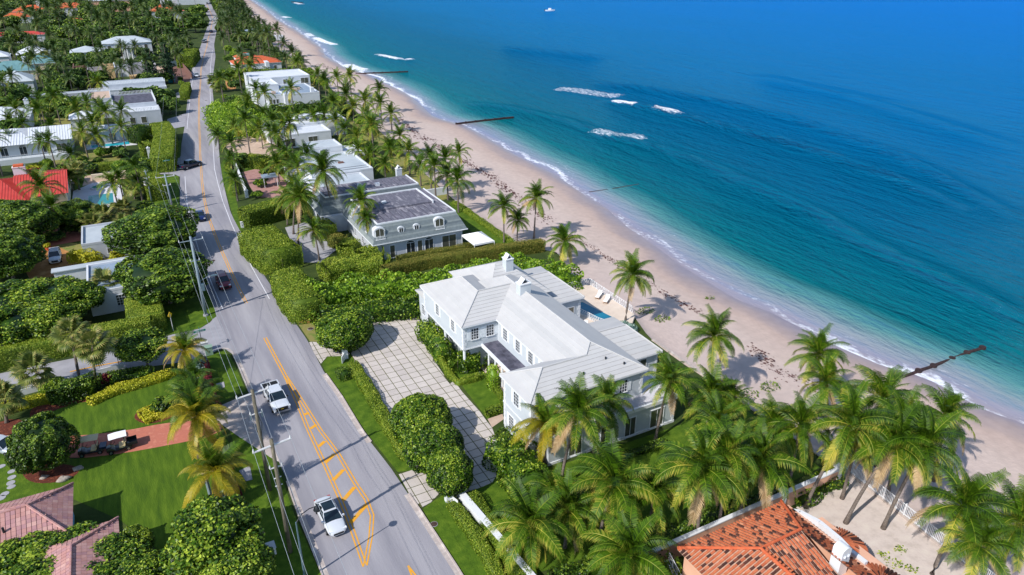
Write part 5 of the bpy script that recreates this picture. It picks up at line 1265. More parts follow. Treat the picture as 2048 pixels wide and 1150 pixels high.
def trunk_mesh(seed, hgt=1.0, r=.05, limbs=5):
    rr = random.Random(seed); mb = MB()
    mb.tube([(0, 0, -.05), (rr.uniform(-.03, .03), rr.uniform(-.03, .03), hgt * .5), (0, 0, hgt)], [r * 1.3, r, r * .6], 8)
    for k in range(limbs):
        a = 2 * math.pi * k / limbs + rr.uniform(-.4, .4); z = hgt * rr.uniform(.45, .7)
        mb.tube([(0, 0, z), (math.cos(a) * .16, math.sin(a) * .16, z + .2 * hgt), (math.cos(a) * .4, math.sin(a) * .4, hgt * 1.1)], [r * .6, r * .42, r * .2], 6)
    return mb.mesh("trunk", "bark")
trunks = [trunk_mesh(i) for i in range(3)]
def tree(kind, x, y, rx, h, label, cat="tree", name="broadleaf_tree", group=None, ry=None, clear=.3, z=0.0, trunk=True):
    """rx crown radius, h total height, clear = share of height that is bare trunk"""
    t = thing(name, label, cat, (x, y, z), random.uniform(0, 6.28) if ry is None else 0, group)
    rz = h * (1 - clear) / 2 * 1.12
    c = obj("crown", random.choice(crowns[kind]), t, loc=(0, 0, h - rz * .9), scale=(rx, ry or rx * random.uniform(.92, 1.08), rz))
    if trunk:
        s = h * .62; obj("trunk", random.choice(trunks), t, scale=(s * .9, s * .9, s))
    return t
def tree_px(kind, u, v, rpx, hgt, label, **k):
    """u, v crown centre in the photo, rpx its radius in photo pixels"""
    zc = hgt * .6; x, y = G(u, v, zc); d = math.hypot(x, y); D = math.sqrt(d * d + (CAMH - zc) ** 2)
    return tree(kind, x, y, rpx * D / FOC, hgt, label, **k)
# hedges: clipped bodies with rounded shoulders
def hedge(path, w, h, m, label, leaf=.13, name="hedge", cat="hedge", z0=0.0, dens=1.0, lump=.12, group=None, px_top=True, round_=.35, rough=.7):
    leaf *= .62
    pts = [np.array(G(u, v, h)) if px_top else np.array((u, v), float) for u, v in path]
    seg = [np.linalg.norm(b - a) for a, b in zip(pts, pts[1:])]; L = sum(seg); cx, cy_ = np.mean(pts, 0)
    t = tag(bpy.data.objects.new(name, None), label, cat, group); C.objects.link(t); t.location = (cx, cy_, z0)
    def at(s):
        for a, b, l in zip(pts, pts[1:], seg):
            if s <= l or l is seg[-1]:
                d = (b - a) / l; return a + d * min(max(s, -w), l + w), d
            s -= l
    hw = w / 2; rr = min(round_, hw * .8, h * .4); per = 2 * (h - rr) + 2 * (hw - rr) + math.pi * rr
    n = int((L + w) * per / (leaf * leaf * 1.5) * dens); n = min(n, 32000)
    s = rng.uniform(-.0, 1, n) * L; q = rng.uniform(0, per, n); P = np.zeros((n, 3)); N = np.zeros((n, 3))
    ends = rng.random(n) < (w * h * 2) / (L * per + w * h * 2)
    A = np.zeros((n, 2)); D = np.zeros((n, 2)); acc = 0.0
    for a, b, l in zip(pts, pts[1:], seg):
        k = (s >= acc - 1e-6) & (s <= acc + l + 1e-6); dd = (b - a) / l; A[k] = a + dd * (s[k] - acc)[:, None]; D[k] = dd; acc += l
    side = np.where(q < per / 2, -1.0, 1.0); qq = np.where(q < per / 2, q, per - q)
    o = np.empty(n); z = np.empty(n); no = np.empty(n); nz = np.empty(n)
    k1 = qq < h - rr; k2 = (~k1) & (qq < h - rr + math.pi * rr / 2); k3 = ~(k1 | k2)
    o[k1], z[k1], no[k1], nz[k1] = hw, qq[k1], 1, 0
    an = (qq[k2] - (h - rr)) / rr; o[k2], z[k2], no[k2], nz[k2] = hw - rr + np.cos(an) * rr, h - rr + np.sin(an) * rr, np.cos(an), np.sin(an)
    o[k3], z[k3], no[k3], nz[k3] = hw - rr - (qq[k3] - (h - rr + math.pi * rr / 2)), h, 0, 1
    PR = np.stack([D[:, 1], -D[:, 0]], 1)
    P[:, :2] = A + PR * (o * side)[:, None]; P[:, 2] = z; N[:, :2] = PR * (no * side)[:, None]; N[:, 2] = nz
    # ends
    ke = np.where(ends)[0]; e1 = rng.random(len(ke)) < .5
    d0, d1 = (pts[1] - pts[0]) / seg[0], (pts[-1] - pts[-2]) / seg[-1]; wq = rng.uniform(-hw, hw, len(ke))
    for i, f1, ww in zip(ke, e1, wq):
        p, d = (pts[0], -d0) if f1 else (pts[-1], d1)
        bul = math.sqrt(max(0, 1 - (ww / hw) ** 2)) * rr
        P[i, :2] = p + d * bul + np.array([d[1], -d[0]]) * ww; P[i, 2] = rng.uniform(0, h - .1); N[i] = (d[0], d[1], .2)
    wob = lump * (np.sin(P[:, 0] * 1.3 + P[:, 1] * .7) + np.sin(P[:, 1] * 1.9 - P[:, 0] * .8 + 2) + np.sin(P[:, 2] * 2.5 + P[:, 0]))
    P += N * (wob[:, None] * .5 + rng.normal(size=(n, 1)) * leaf * .3)
    P[:, 2] = np.maximum(P[:, 2], .02)
    P[:, 0] -= cx; P[:, 1] -= cy_
    Nn = unit(N + rng.normal(size=N.shape) * rough)
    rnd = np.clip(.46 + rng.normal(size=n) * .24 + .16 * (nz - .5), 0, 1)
    parts = [leaves(P, Nn, leaf * rng.uniform(.7, 1.3, n), rnd)]
    ins = leaf * .6 + lump * .8; V, F = [], []
    prof = [(-hw + ins, 0), (-hw + ins, h - rr), (-hw + rr, h - ins), (hw - rr, h - ins), (hw - ins, h - rr), (hw - ins, 0)]
    for i, p in enumerate(pts):
        d = (pts[min(i + 1, len(pts) - 1)] - pts[max(i - 1, 0)]); d = d / np.linalg.norm(d); pr = np.array([d[1], -d[0]])
        for a, zz in prof: V.append((*(p + pr * a - (cx, cy_)), zz))
    K = 6
    for i in range(len(pts) - 1):
        for j in range(5): F.append((i * K + j, i * K + j + 1, (i + 1) * K + j + 1, (i + 1) * K + j))
    e = (len(pts) - 1) * K
    F += [(0, 1, 2, 3), (0, 3, 4, 5), (e, e + 1, e + 2, e + 3), (e, e + 3, e + 4, e + 5)]
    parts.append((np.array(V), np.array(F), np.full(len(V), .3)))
    obj("foliage", merge(parts, "foliage", m), t)
    st = MB()
    for p in pts: st.cyl(p[0] - cx, p[1] - cy_, -.05, h * .5, .06, .04, 6)
    st.build("stem", "bark", t)
    return t

# ------------------------------------------------------------------ palms
def frond_mesh(L, e0, droop, nl, seed, yel=0.0, m="frond", lw=.085, ll=.62):
    rr = random.Random(seed); mb = MB(); n = 12; p = Vector((0, 0, 0)); pts = [p.copy()]; ang = []
    for i in range(n):
        s = (i + .5) / n; a = math.radians(e0 - droop * s ** 1.35); ang.append(a); p = p + Vector((math.cos(a), 0, math.sin(a))) * (L / n); pts.append(p.copy())
    def at(s):
        k = min(int(s * n), n - 1); f_ = s * n - k; return pts[k].lerp(pts[k + 1], f_), ang[k]
    mb.tube(pts, [.045 * (1 - .85 * i / n) + .006 for i in range(n + 1)], 4, rnd=min(.95, .55 + yel))
    bend = rr.uniform(-.15, .15)
    for j in range(nl):
        s = .10 + .9 * (j + .5) / nl; q, a = at(s); fw = Vector((math.cos(a), 0, math.sin(a))); up = Vector((-math.sin(a), 0, math.cos(a)))
        lf = ll * L / 4 * (math.sin(min(1, (s + .12)) * math.pi * .86) * .9 + .22) * rr.uniform(.85, 1.1)
        for sd in (-1, 1):
            side = Vector((0, sd, 0)); hang = .35 + .5 * s + rr.uniform(-.15, .2)
            d1 = (side * .86 + fw * .5 + up * (.28 - bend * sd) - Vector((0, 0, hang * .35))).normalized()
            d2 = (side * .5 + fw * .45 - Vector((0, 0, hang * 1.15))).normalized()
            w_ = lw * L / 4 * (.6 + .4 * math.sin(s * math.pi)); wv = fw * w_
            m1 = q + d1 * lf * .55; m2 = m1 + d2 * lf * .5
            r = min(1, max(0, .30 + yel * .9 + rr.uniform(-.2, .2) + .06 * s))
            i0 = len(mb.v); mb.v += [tuple(q - wv * .5), tuple(q + wv * .5), tuple(m1 + wv * .45), tuple(m1 - wv * .45), tuple(m2)]
            mb.r += [r * .8, r * .8, r, r, min(1, r + .28)]; mb.f += [[i0, i0 + 1, i0 + 2, i0 + 3], [i0 + 3, i0 + 2, i0 + 4]]
    return mb
SPEC = [(86, 46, 0), (76, 72, .0), (64, 92, .02), (50, 100, .04), (36, 100, .06), (22, 96, .10), (6, 86, .17), (-16, 62, .3), (-42, 40, .46)]
frond_me = [frond_mesh(4.0, e, d, 46, i, y, lw=.075, ll=.86).mesh("frond", "frond") for i, (e, d, y) in enumerate(SPEC)]
def far_palm_mesh(seed, m="frond", nl=15):
    rr = random.Random(seed); big = MB()
    for k in range(19):
        e, d, y = SPEC[min(8, int(k / 19 * 8.6))]; f_ = frond_mesh(3.9 * rr.uniform(.85, 1.1), e + rr.uniform(-8, 8), d, nl, seed * 50 + k, y, lw=.2 if nl < 20 else .13, ll=.86)
        a = k * 2.39996 + rr.uniform(-.3, .3); c, s = math.cos(a), math.sin(a); i0 = len(big.v)
        big.v += [(x * c - yy * s, x * s + yy * c, z) for x, yy, z in f_.v]; big.r += f_.r; big.f += [[i0 + q for q in ff] for ff in f_.f]
    return big.mesh("crown", m)
mid_palm = [far_palm_mesh(i + 9, "frond", 24) for i in range(5)]
far_palm = [far_palm_mesh(i, "frond_far") for i in range(4)]
def fan_mesh(seed, m="fan_frond", R=1.05, petiole=1.0):
    rr = random.Random(seed); mb = MB(); n = 22
    mb.tube([(0, 0, 0), (petiole * .5, 0, .08), (petiole, 0, .05)], [.03, .022, .015], 4, rnd=.6)
    for k in range(n):
        a = math.radians(-125 + 250 * (k + .5) / n); R_ = R * (1 - .25 * abs(a) / 2.2) * rr.uniform(.9, 1.06)
        d = Vector((math.cos(a), math.sin(a), .12)); o = Vector((petiole, 0, .05)); pv = Vector((-math.sin(a), math.cos(a), 0)) * .07
        mid = o + d * R_ * .6; tip = o + d * R_ + Vector((0, 0, -.32 * R_)); r = min(1, max(0, .4 + rr.uniform(-.2, .25)))
        i0 = len(mb.v); mb.v += [tuple(o), tuple(mid + pv), tuple(tip), tuple(mid - pv)]; mb.r += [r, r, min(1, r + .4), r]; mb.f.append([i0, i0 + 1, i0 + 2, i0 + 3])
    return mb
fan_me = [fan_mesh(i).mesh("frond", "fan_frond") for i in range(3)]
coco_me = MB(); 
for k in range(6):
    a = k * 1.05; r = .13
    coco_me.tube([(math.cos(a) * .3, math.sin(a) * .3, -.62), (math.cos(a) * .3, math.sin(a) * .3, -.5), (math.cos(a) * .3, math.sin(a) * .3, -.36), (math.cos(a) * .3, math.sin(a) * .3, -.28)], [.03, r, r * .9, .03], 7)
coco_me = coco_me.mesh("coconut_cluster", "coconut", True)
def palm_trunk(dx, dy, h, r=.16, curve=1.0):
    mb = MB(); pts, rad = [], []
    for i in range(9):
        s = i / 8; k = s ** 1.6 * (1 - .0 * s); pts.append((dx * (k * .6 + s * .4), dy * (k * .6 + s * .4), h * s - (.12 if i == 0 else 0))); rad.append(r * (1.7 if i == 0 else 1.12 - .38 * s))
    mb.tube(pts, rad, 8); return mb.mesh("trunk", "palm_bark", True)
_pt = {}
def palm(bx, by, h, label, dx=0.0, dy=0.0, size=1.0, detail=True, mt=None, group=None, z=0.0, n=None, name="coconut_palm", seed=None, drop=0):
    rr = random.Random(seed if seed is not None else int(bx * 97 + by * 13)); t = thing(name, label, "palm tree", (bx, by, z), 0, group)
    obj("trunk", palm_trunk(dx, dy, h, .15 * size ** .5) if detail else _far_trunk(), t, scale=None if detail else (1, 1, h))
    if not detail:
        c = obj("crown", rr.choice(far_palm if by > 300 else mid_palm), t, loc=(0, 0, h), rotz=rr.uniform(0, 6.28), scale=(size, size, size))
        if mt: set_mat(c, mt)
        return t
    n = n or rr.randint(26, 31); a0 = rr.uniform(0, 6.28)
    for k in range(n):
        q = int(k / n * 8.99); sc = size * rr.uniform(.86, 1.12) * (.8 if k < 2 else 1)
        f_ = obj("frond", frond_me[q], t, loc=(dx, dy, h - .1)); az = a0 + k * 2.39996 + rr.uniform(-.25, .25); f_.rotation_euler = (rr.uniform(-.22, .22), math.radians(rr.uniform(-10, 10) + 9 * math.cos(az + .5)), az); f_.scale = (sc, sc, sc)
        if mt and (k > 5 or mt != "frond_yellow"): set_mat(f_, mt)
        if k >= n - 3 and rr.random() < .5: set_mat(f_, "frond_dead")
    if rr.random() < .55: obj("coconut_cluster", coco_me, t, loc=(dx, dy, h), scale=(size, size, size))
    return t
def _far_trunk():
    if "m" not in _pt: _pt["m"] = MB().tube([(0, 0, -.02), (0, 0, .5), (0, 0, 1)], [.22, .15, .12], 6).mesh("trunk", "palm_bark", True)
    return _pt["m"]
def palm_px(c, b, label, size=1.0, detail=True, mt=None, group=None, zb=0.0, **k):
    bx, by = G(*b, zb); x, y, h = ray_at_depth(*c, bx, by)
    return palm(bx, by, h - zb, label, x - bx, y - by, size, detail, mt, group, zb, **k)
def fan_palm(bx, by, h, label, size=1.0, group=None, n=24, dx=0, dy=0):
    rr = random.Random(int(bx * 31 + by)); t = thing("fan_palm", label, "palm tree", (bx, by, 0), 0, group); obj("trunk", palm_trunk(dx, dy, h, .17), t)
    for k in range(n):
        e = math.radians(75 - 125 * (k / n) ** .9 + rr.uniform(-8, 8)); f_ = obj("frond", rr.choice(fan_me), t, loc=(dx, dy, h - .05)); s = size * rr.uniform(.85, 1.15)
        f_.rotation_euler = (rr.uniform(-.3, .3), -e, k * 2.39996 + rr.uniform(-.3, .3)); f_.scale = (s, s, s)
    return t
def fan_px(c, b, label, size=1.0, **k):
    bx, by = G(*b); x, y, h = ray_at_depth(*c, bx, by); return fan_palm(bx, by, h, label, size, dx=x - bx, dy=y - by, **k)

# ------------------------------------------------------------------ palms placed, from the beach inwards
BG = "coconut palms on the open beach"
for c, b, l, s in [((1073,396),(1068,476), "tall slim coconut palm on the sand beyond the mansard lawn", .95), ((1007,412),(1008,490), "coconut palm at the sand edge of the mansard lawn", .85), ((1036,440),(1034,483), "short young coconut palm between two taller ones by the mansard lawn", .7),
    ((1129,484),(1118,530), "broad coconut palm on the sand at the end of the sea grape hedge", 1.0), ((1266,550),(1250,647), "lone coconut palm beside the pool terrace railing", .95), ((1427,672),(1421,795), "lone coconut palm on the sand seaward of the house lawn", .98)]:
    palm_px(c, b, l, s, zb=-.5 if b != (1250,647) else 0.0)
G2 = "coconut palms crowding the beach wall"
LC = "coconut palm in the dense grove between the pink wall and the beach"
GL = ["tall coconut palm standing clear on the sand at the seaward tip of the grove", "coconut palm directly below the tallest seaward palm of the grove", "broad coconut palm of the grove nearest the rusty groyne", "coconut palm on the long slanting trunk rooted in the sea grape bed", "coconut palm of the grove behind the lawn's seawall end", "dense coconut palm in the heart of the grove above the beach fence", "seaward coconut palm of the grove on the sand beyond the fence", "coconut palm of the grove at the beach lawn corner", "small coconut palm on the beach lawn edge before the grove"]
for (c, b, s), LC in zip([((1636,708),(1640,830), .92), ((1651,764),(1655,880), .9), ((1764,798),(1752,930), 1.05), ((1701,850),(1611,1015), 1.08), ((1600,852),(1575,985), 1.0), ((1806,848),(1775,985), 1.05), ((1889,832),(1868,960), .95), ((1548,850),(1530,960), .9), ((1462,800),(1455,890), .7)], GL):
    palm_px(c, b, LC, s, group=G2)
for c, b, l, s in [((1789,889),(1691,1046), "curved grey coconut palm rooted against the beach fence inside the sandy yard", 1.12), ((1849,892),(1766,1057), "thick swollen-based coconut palm rooted inside the sandy yard", 1.05), ((1715,880),(1684,997), "upright coconut palm where the pink wall meets the beach fence", .95), ((1926,1012),(1864,1148), "coconut palm leaning over the beach fence at the yard's far end", 1.05), ((2040,1045),(1990,1165), "coconut palm cut by the picture edge beyond the beach fence", 1.0), ((1958,1090),(1930,1200), "low coconut palm crown beside the beach fence", .85),
    ((1405,935),(1393,1083), "big coconut palm standing at the foot of the pink wall", 1.12), ((1520,924),(1473,1047), "coconut palm behind the pink wall above the terracotta ridge", 1.08), ((1455,905),(1436,1065), "coconut palm squeezed between two larger palms at the pink wall", .95),
    ((1228,968),(1197,1082), "wide coconut palm with bowed trunk in the middle of the house lawn", 1.12), ((1060,1048),(1055,1128), "dense coconut palm beside the white roadside wall", 1.1), ((1138,1020),(1130,1095), "shaded coconut palm between two larger lawn palms", .9), ((1108,985),(1095,1040), "young coconut palm behind the roadside lawn palm", .8), ((1308,985),(1298,1068), "dark coconut palm at the hedge near the pink wall", .9), ((1258,1108),(1255,1190), "coconut palm at the lower edge beside the white wall end", 1.05),
    ((1155,826),(1120,975), "tall coconut palm against the blue-white south wall", 1.05), ((1211,808),(1186,907), "coconut palm close to the terrace wall of the white house", .95), ((1338,762),(1311,880), "coconut palm at the seaward corner of the white house", .9), ((1423,790),(1408,890), "coconut palm on the beach lawn beside the seawall", .95), ((1436,850),(1425,975), "coconut palm in the middle of the beach lawn", 1.0)]:
    palm_px(c, b, l, s)
palm_px((1088,850),(1088,928), "yellowing coconut palm at the corner of the white house", .95, mt="frond_yellow")
# roadside palms on the inland lawn
for c, b, l, s, mt in [((368,700),(375,752), "yellow-fronded coconut palm at the corner of the side street", .85, "frond_yellow"), ((388,800),(392,880), "tall leaning coconut palm beside the drive apron", .95, None), ((392,830),(398,915), "golden coconut palm over the brick driveway mouth", 1.0, "frond_yellow"), ((428,942),(432,1015), "golden coconut palm beside the pruned trunk on the verge", .95, "frond_yellow"), ((385,760),(390,830), "coconut palm above the silver shrub on the verge", .8, None)]:
    palm_px(c, b, l, s, mt=mt)
# palms of the middle distance, seaward side
MG = "coconut palms in the gardens between road and beach"
for c, b, l, s in [((646,343),(673,456), "very tall coconut palm rising in front of the mansard roof", 1.25), ((723,403),(734,489), "coconut palm whose crown overlaps the mansard slates", .95), ((731,436),(745,506), "small coconut palm in front of the mansard dormers", .62), ((628,461),(639,520), "coconut palm in the paved court of the mansard house", .85), ((593,384),(587,468), "tall double coconut palm behind the clipped hedge blocks", 1.1), ((600,396),(597,490), "second trunk of the double palm behind the clipped hedge blocks", 1.0), ((575,400),(575,450), "shorter palm over the long clipped hedge", .9)]:
    palm_px(c, b, l, s)
LM = "coconut palm in the gardens of the flat-roofed beach houses"
for c, b, s in [((927,306),(919,345), .8), ((859,316),(863,385), .95), ((878,334),(872,405), .95), ((901,318),(893,380), .9), ((904,352),(896,400), .9), ((919,362),(917,425), 1.0), ((820,304),(820,350), .9), ((741,314),(743,345), .9), ((782,300),(784,345), .95), ((840,330),(842,372), .8),
    ((653,162),(654,208), 1.0), ((638,150),(640,190), 1.0), ((677,156),(677,190), 1.0), ((704,154),(703,193), 1.1), ((695,190),(697,237), 1.25), ((730,203),(734,243), 1.15), ((764,208),(764,250), 1.1), ((782,228),(784,262), .95), ((599,232),(600,268), .95), ((630,236),(632,270), .95), ((651,230),(653,268), 1.0), ((673,240),(675,272), .95), ((612,161),(613,185), .7), ((593,167),(594,184), .6), ((571,116),(574,141), .9), ((551,106),(553,132), .9), ((532,102),(534,128), .9), ((512,204),(504,256), 1.05), ((532,232),(534,262), .95), ((547,242),(552,288), 1.0), ((522,260),(526,298), 1.0), ((470,256),(476,287), .85), ((437,272),(440,298), .75), ((482,155),(484,178), .95), ((560,300),(566,345), 1.0), ((575,318),(580,362), 1.0), ((596,336),(600,378), 1.0), ((556,330),(560,372), .95), ((615,310),(618,345), .9), ((455,320),(470,372), .75), ((468,360),(476,402), .75), ((690,260),(692,292), .9), ((715,275),(717,312), .9), ((745,260),(748,296), .9), ((735,235),(737,270), 1), ((800,272),(802,306), .9), ((707,215),(709,252), 1.0), ((760,180),(762,222), 1.0), ((500,220),(502,262), .9), ((668,205),(670,245), 1.0), ((718,300),(720,340), .9), ((770,330),(772,365), .8)]:
    palm_px(c, b, LM, s * 1.12, detail=False, group=MG)
LN = "coconut palm in the gardens inland of the road"
for c, b, s in [((50,248),(58,290), 1.0), ((78,220),(95,288), 1.0), ((105,252),(112,292), .9), ((153,220),(170,288), 1.1), ((180,208),(184,250), 1.0), ((210,225),(226,288), 1.0), ((240,222),(256,278), .95), ((190,248),(195,290), .9), ((143,310),(148,336), .9), ((85,376),(103,452), 1.1), ((28,280),(30,312), .9), ((212,148),(216,172), 1.0), ((272,77),(275,102), 1.2), ((255,82),(257,104), 1.0), ((300,70),(302,96), 1.1), ((200,240),(203,268), .9), ((120,190),(124,215), .9), ((140,355),(146,382), .85), ((30,212),(33,238), 1), ((60,195),(63,220), 1)]:
    palm_px(c, b, LN, s * 1.1, detail=False, group="palms inland of the road")
for c, b, l, s in [((89,113),(91,146), "date-like palm with round crown above the grey hip roofs", 1.5), ((430,165),(431,184), "silvery fan palm at the kerb of the far road", 1.9), ((155,340),(159,380), "stocky fan palm beside the red roof house pool", 1.2), ((206,432),(210,462), "fan palm thicket beside the brick drive", 1.5), ((188,448),(192,474), "fan palm leaning over the garage roof", 1.5), ((246,418),(249,446), "fan palm between the pool and the big round tree", 1.4), ((268,372),(270,398), "fan palm below the hedge on the pool side", 1.4),
    ((185,690),(193,770), "tall fan palm on the lawn beside the side street", 1.35), ((143,668),(160,760), "fan palm with yellowed skirt beside the side street", 1.25), ((68,742),(125,785), "leaning fan palm over the mulch bed", 1.3), ((212,568),(218,608), "fan palm between the white cottage and the dark trees", 1.35), ((10,795),(14,845), "slender palm clump at the picture edge in the mulch bed", 1.2), ((250,450),(252,480), "fan palm hidden behind the garage wall", 1.2)]:
    fan_px(c, b, l, s)
# ------------------------------------------------------------------ hedges
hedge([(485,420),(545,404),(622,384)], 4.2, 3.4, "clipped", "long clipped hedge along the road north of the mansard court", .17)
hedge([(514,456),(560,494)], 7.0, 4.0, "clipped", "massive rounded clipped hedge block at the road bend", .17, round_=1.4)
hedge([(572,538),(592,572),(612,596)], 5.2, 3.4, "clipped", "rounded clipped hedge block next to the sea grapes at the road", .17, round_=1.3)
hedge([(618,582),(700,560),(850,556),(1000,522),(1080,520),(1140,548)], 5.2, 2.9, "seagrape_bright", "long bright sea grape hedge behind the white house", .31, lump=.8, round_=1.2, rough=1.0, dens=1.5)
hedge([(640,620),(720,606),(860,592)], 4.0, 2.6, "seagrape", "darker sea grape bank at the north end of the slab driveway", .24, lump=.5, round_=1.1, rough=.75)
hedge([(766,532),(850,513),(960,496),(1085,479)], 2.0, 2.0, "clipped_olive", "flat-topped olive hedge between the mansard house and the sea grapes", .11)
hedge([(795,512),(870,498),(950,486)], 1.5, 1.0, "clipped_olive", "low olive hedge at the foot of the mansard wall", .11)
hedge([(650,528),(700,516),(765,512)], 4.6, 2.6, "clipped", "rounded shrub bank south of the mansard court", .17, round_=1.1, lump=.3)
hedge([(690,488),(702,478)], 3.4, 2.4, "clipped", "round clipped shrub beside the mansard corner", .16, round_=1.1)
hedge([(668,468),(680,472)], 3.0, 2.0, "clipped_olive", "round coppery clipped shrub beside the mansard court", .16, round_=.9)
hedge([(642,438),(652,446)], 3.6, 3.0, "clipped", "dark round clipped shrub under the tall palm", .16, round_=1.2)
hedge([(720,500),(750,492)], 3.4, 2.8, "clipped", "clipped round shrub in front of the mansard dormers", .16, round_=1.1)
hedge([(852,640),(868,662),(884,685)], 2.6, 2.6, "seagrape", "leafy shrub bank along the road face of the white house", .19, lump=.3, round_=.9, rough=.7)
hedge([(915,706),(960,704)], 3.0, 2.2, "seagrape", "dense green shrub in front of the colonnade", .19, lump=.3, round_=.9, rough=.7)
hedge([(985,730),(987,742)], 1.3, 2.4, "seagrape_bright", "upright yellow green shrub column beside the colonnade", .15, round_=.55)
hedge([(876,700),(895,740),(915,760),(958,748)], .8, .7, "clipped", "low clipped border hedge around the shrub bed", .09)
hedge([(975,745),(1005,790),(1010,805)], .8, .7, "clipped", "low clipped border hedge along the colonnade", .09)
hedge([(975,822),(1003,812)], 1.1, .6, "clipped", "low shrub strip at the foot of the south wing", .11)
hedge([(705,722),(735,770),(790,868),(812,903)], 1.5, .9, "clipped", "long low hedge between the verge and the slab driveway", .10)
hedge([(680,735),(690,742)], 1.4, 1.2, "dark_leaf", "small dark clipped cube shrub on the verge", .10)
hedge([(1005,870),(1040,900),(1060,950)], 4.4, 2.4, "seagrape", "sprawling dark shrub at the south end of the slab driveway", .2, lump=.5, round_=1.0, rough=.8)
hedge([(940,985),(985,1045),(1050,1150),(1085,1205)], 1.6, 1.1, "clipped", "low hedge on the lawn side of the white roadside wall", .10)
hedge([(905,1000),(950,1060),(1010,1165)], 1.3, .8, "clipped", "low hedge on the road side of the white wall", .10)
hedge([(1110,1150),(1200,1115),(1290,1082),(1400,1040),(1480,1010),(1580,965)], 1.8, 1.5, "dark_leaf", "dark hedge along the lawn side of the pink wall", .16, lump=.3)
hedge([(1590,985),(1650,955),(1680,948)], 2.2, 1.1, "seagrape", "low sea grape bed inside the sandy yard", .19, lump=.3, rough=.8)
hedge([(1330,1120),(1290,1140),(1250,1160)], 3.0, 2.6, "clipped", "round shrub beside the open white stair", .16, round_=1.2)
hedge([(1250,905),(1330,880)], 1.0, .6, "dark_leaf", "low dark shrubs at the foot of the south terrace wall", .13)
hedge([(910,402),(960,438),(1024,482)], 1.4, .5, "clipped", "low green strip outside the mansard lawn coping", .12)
# inland hedges
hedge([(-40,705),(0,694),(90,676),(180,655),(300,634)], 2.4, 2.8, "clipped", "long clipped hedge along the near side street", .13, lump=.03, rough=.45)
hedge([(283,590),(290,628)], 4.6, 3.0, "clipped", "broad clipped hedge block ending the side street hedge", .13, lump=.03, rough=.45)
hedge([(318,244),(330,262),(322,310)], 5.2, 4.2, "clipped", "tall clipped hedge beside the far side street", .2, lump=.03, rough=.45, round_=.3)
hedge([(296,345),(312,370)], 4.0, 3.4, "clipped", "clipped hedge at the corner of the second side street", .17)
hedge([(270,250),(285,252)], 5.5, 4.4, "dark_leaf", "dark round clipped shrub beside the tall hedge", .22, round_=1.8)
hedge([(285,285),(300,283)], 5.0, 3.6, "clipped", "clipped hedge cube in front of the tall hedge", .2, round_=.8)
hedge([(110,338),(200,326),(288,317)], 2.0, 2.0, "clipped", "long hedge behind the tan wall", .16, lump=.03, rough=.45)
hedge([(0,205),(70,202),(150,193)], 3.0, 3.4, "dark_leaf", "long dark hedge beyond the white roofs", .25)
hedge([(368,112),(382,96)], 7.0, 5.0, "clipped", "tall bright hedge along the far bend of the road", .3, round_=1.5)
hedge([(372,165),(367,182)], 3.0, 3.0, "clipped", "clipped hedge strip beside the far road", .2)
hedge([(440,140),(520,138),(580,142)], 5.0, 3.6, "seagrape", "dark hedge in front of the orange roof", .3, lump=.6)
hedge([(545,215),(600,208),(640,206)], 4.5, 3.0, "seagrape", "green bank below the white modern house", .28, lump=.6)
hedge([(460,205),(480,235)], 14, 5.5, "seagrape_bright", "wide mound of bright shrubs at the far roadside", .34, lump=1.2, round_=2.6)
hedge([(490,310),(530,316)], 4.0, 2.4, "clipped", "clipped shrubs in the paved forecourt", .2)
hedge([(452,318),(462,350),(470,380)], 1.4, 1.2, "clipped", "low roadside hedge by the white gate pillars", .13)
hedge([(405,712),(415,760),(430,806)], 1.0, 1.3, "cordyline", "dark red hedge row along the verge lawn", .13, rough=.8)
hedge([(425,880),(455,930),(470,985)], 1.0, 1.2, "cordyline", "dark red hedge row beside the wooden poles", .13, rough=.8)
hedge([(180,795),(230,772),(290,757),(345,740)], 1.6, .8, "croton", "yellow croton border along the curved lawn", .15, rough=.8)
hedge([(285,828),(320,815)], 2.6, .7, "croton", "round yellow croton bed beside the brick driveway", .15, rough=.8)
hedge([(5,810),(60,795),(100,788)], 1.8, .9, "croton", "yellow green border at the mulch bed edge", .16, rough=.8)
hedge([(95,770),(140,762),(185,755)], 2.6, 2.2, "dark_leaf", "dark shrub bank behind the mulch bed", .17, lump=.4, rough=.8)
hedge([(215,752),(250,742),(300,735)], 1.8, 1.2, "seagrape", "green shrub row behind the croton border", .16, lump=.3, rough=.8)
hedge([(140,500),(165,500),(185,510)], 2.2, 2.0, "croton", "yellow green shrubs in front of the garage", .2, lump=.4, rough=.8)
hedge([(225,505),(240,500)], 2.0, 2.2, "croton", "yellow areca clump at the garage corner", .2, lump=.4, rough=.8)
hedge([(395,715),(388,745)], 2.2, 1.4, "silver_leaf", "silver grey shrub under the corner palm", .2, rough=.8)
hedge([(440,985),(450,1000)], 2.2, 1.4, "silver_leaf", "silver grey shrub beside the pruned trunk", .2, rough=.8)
hedge([(1240,645),(1262,655)], 2.4, .9, "silver_leaf", "silver grey shrub at the terrace corner", .2, rough=.8)
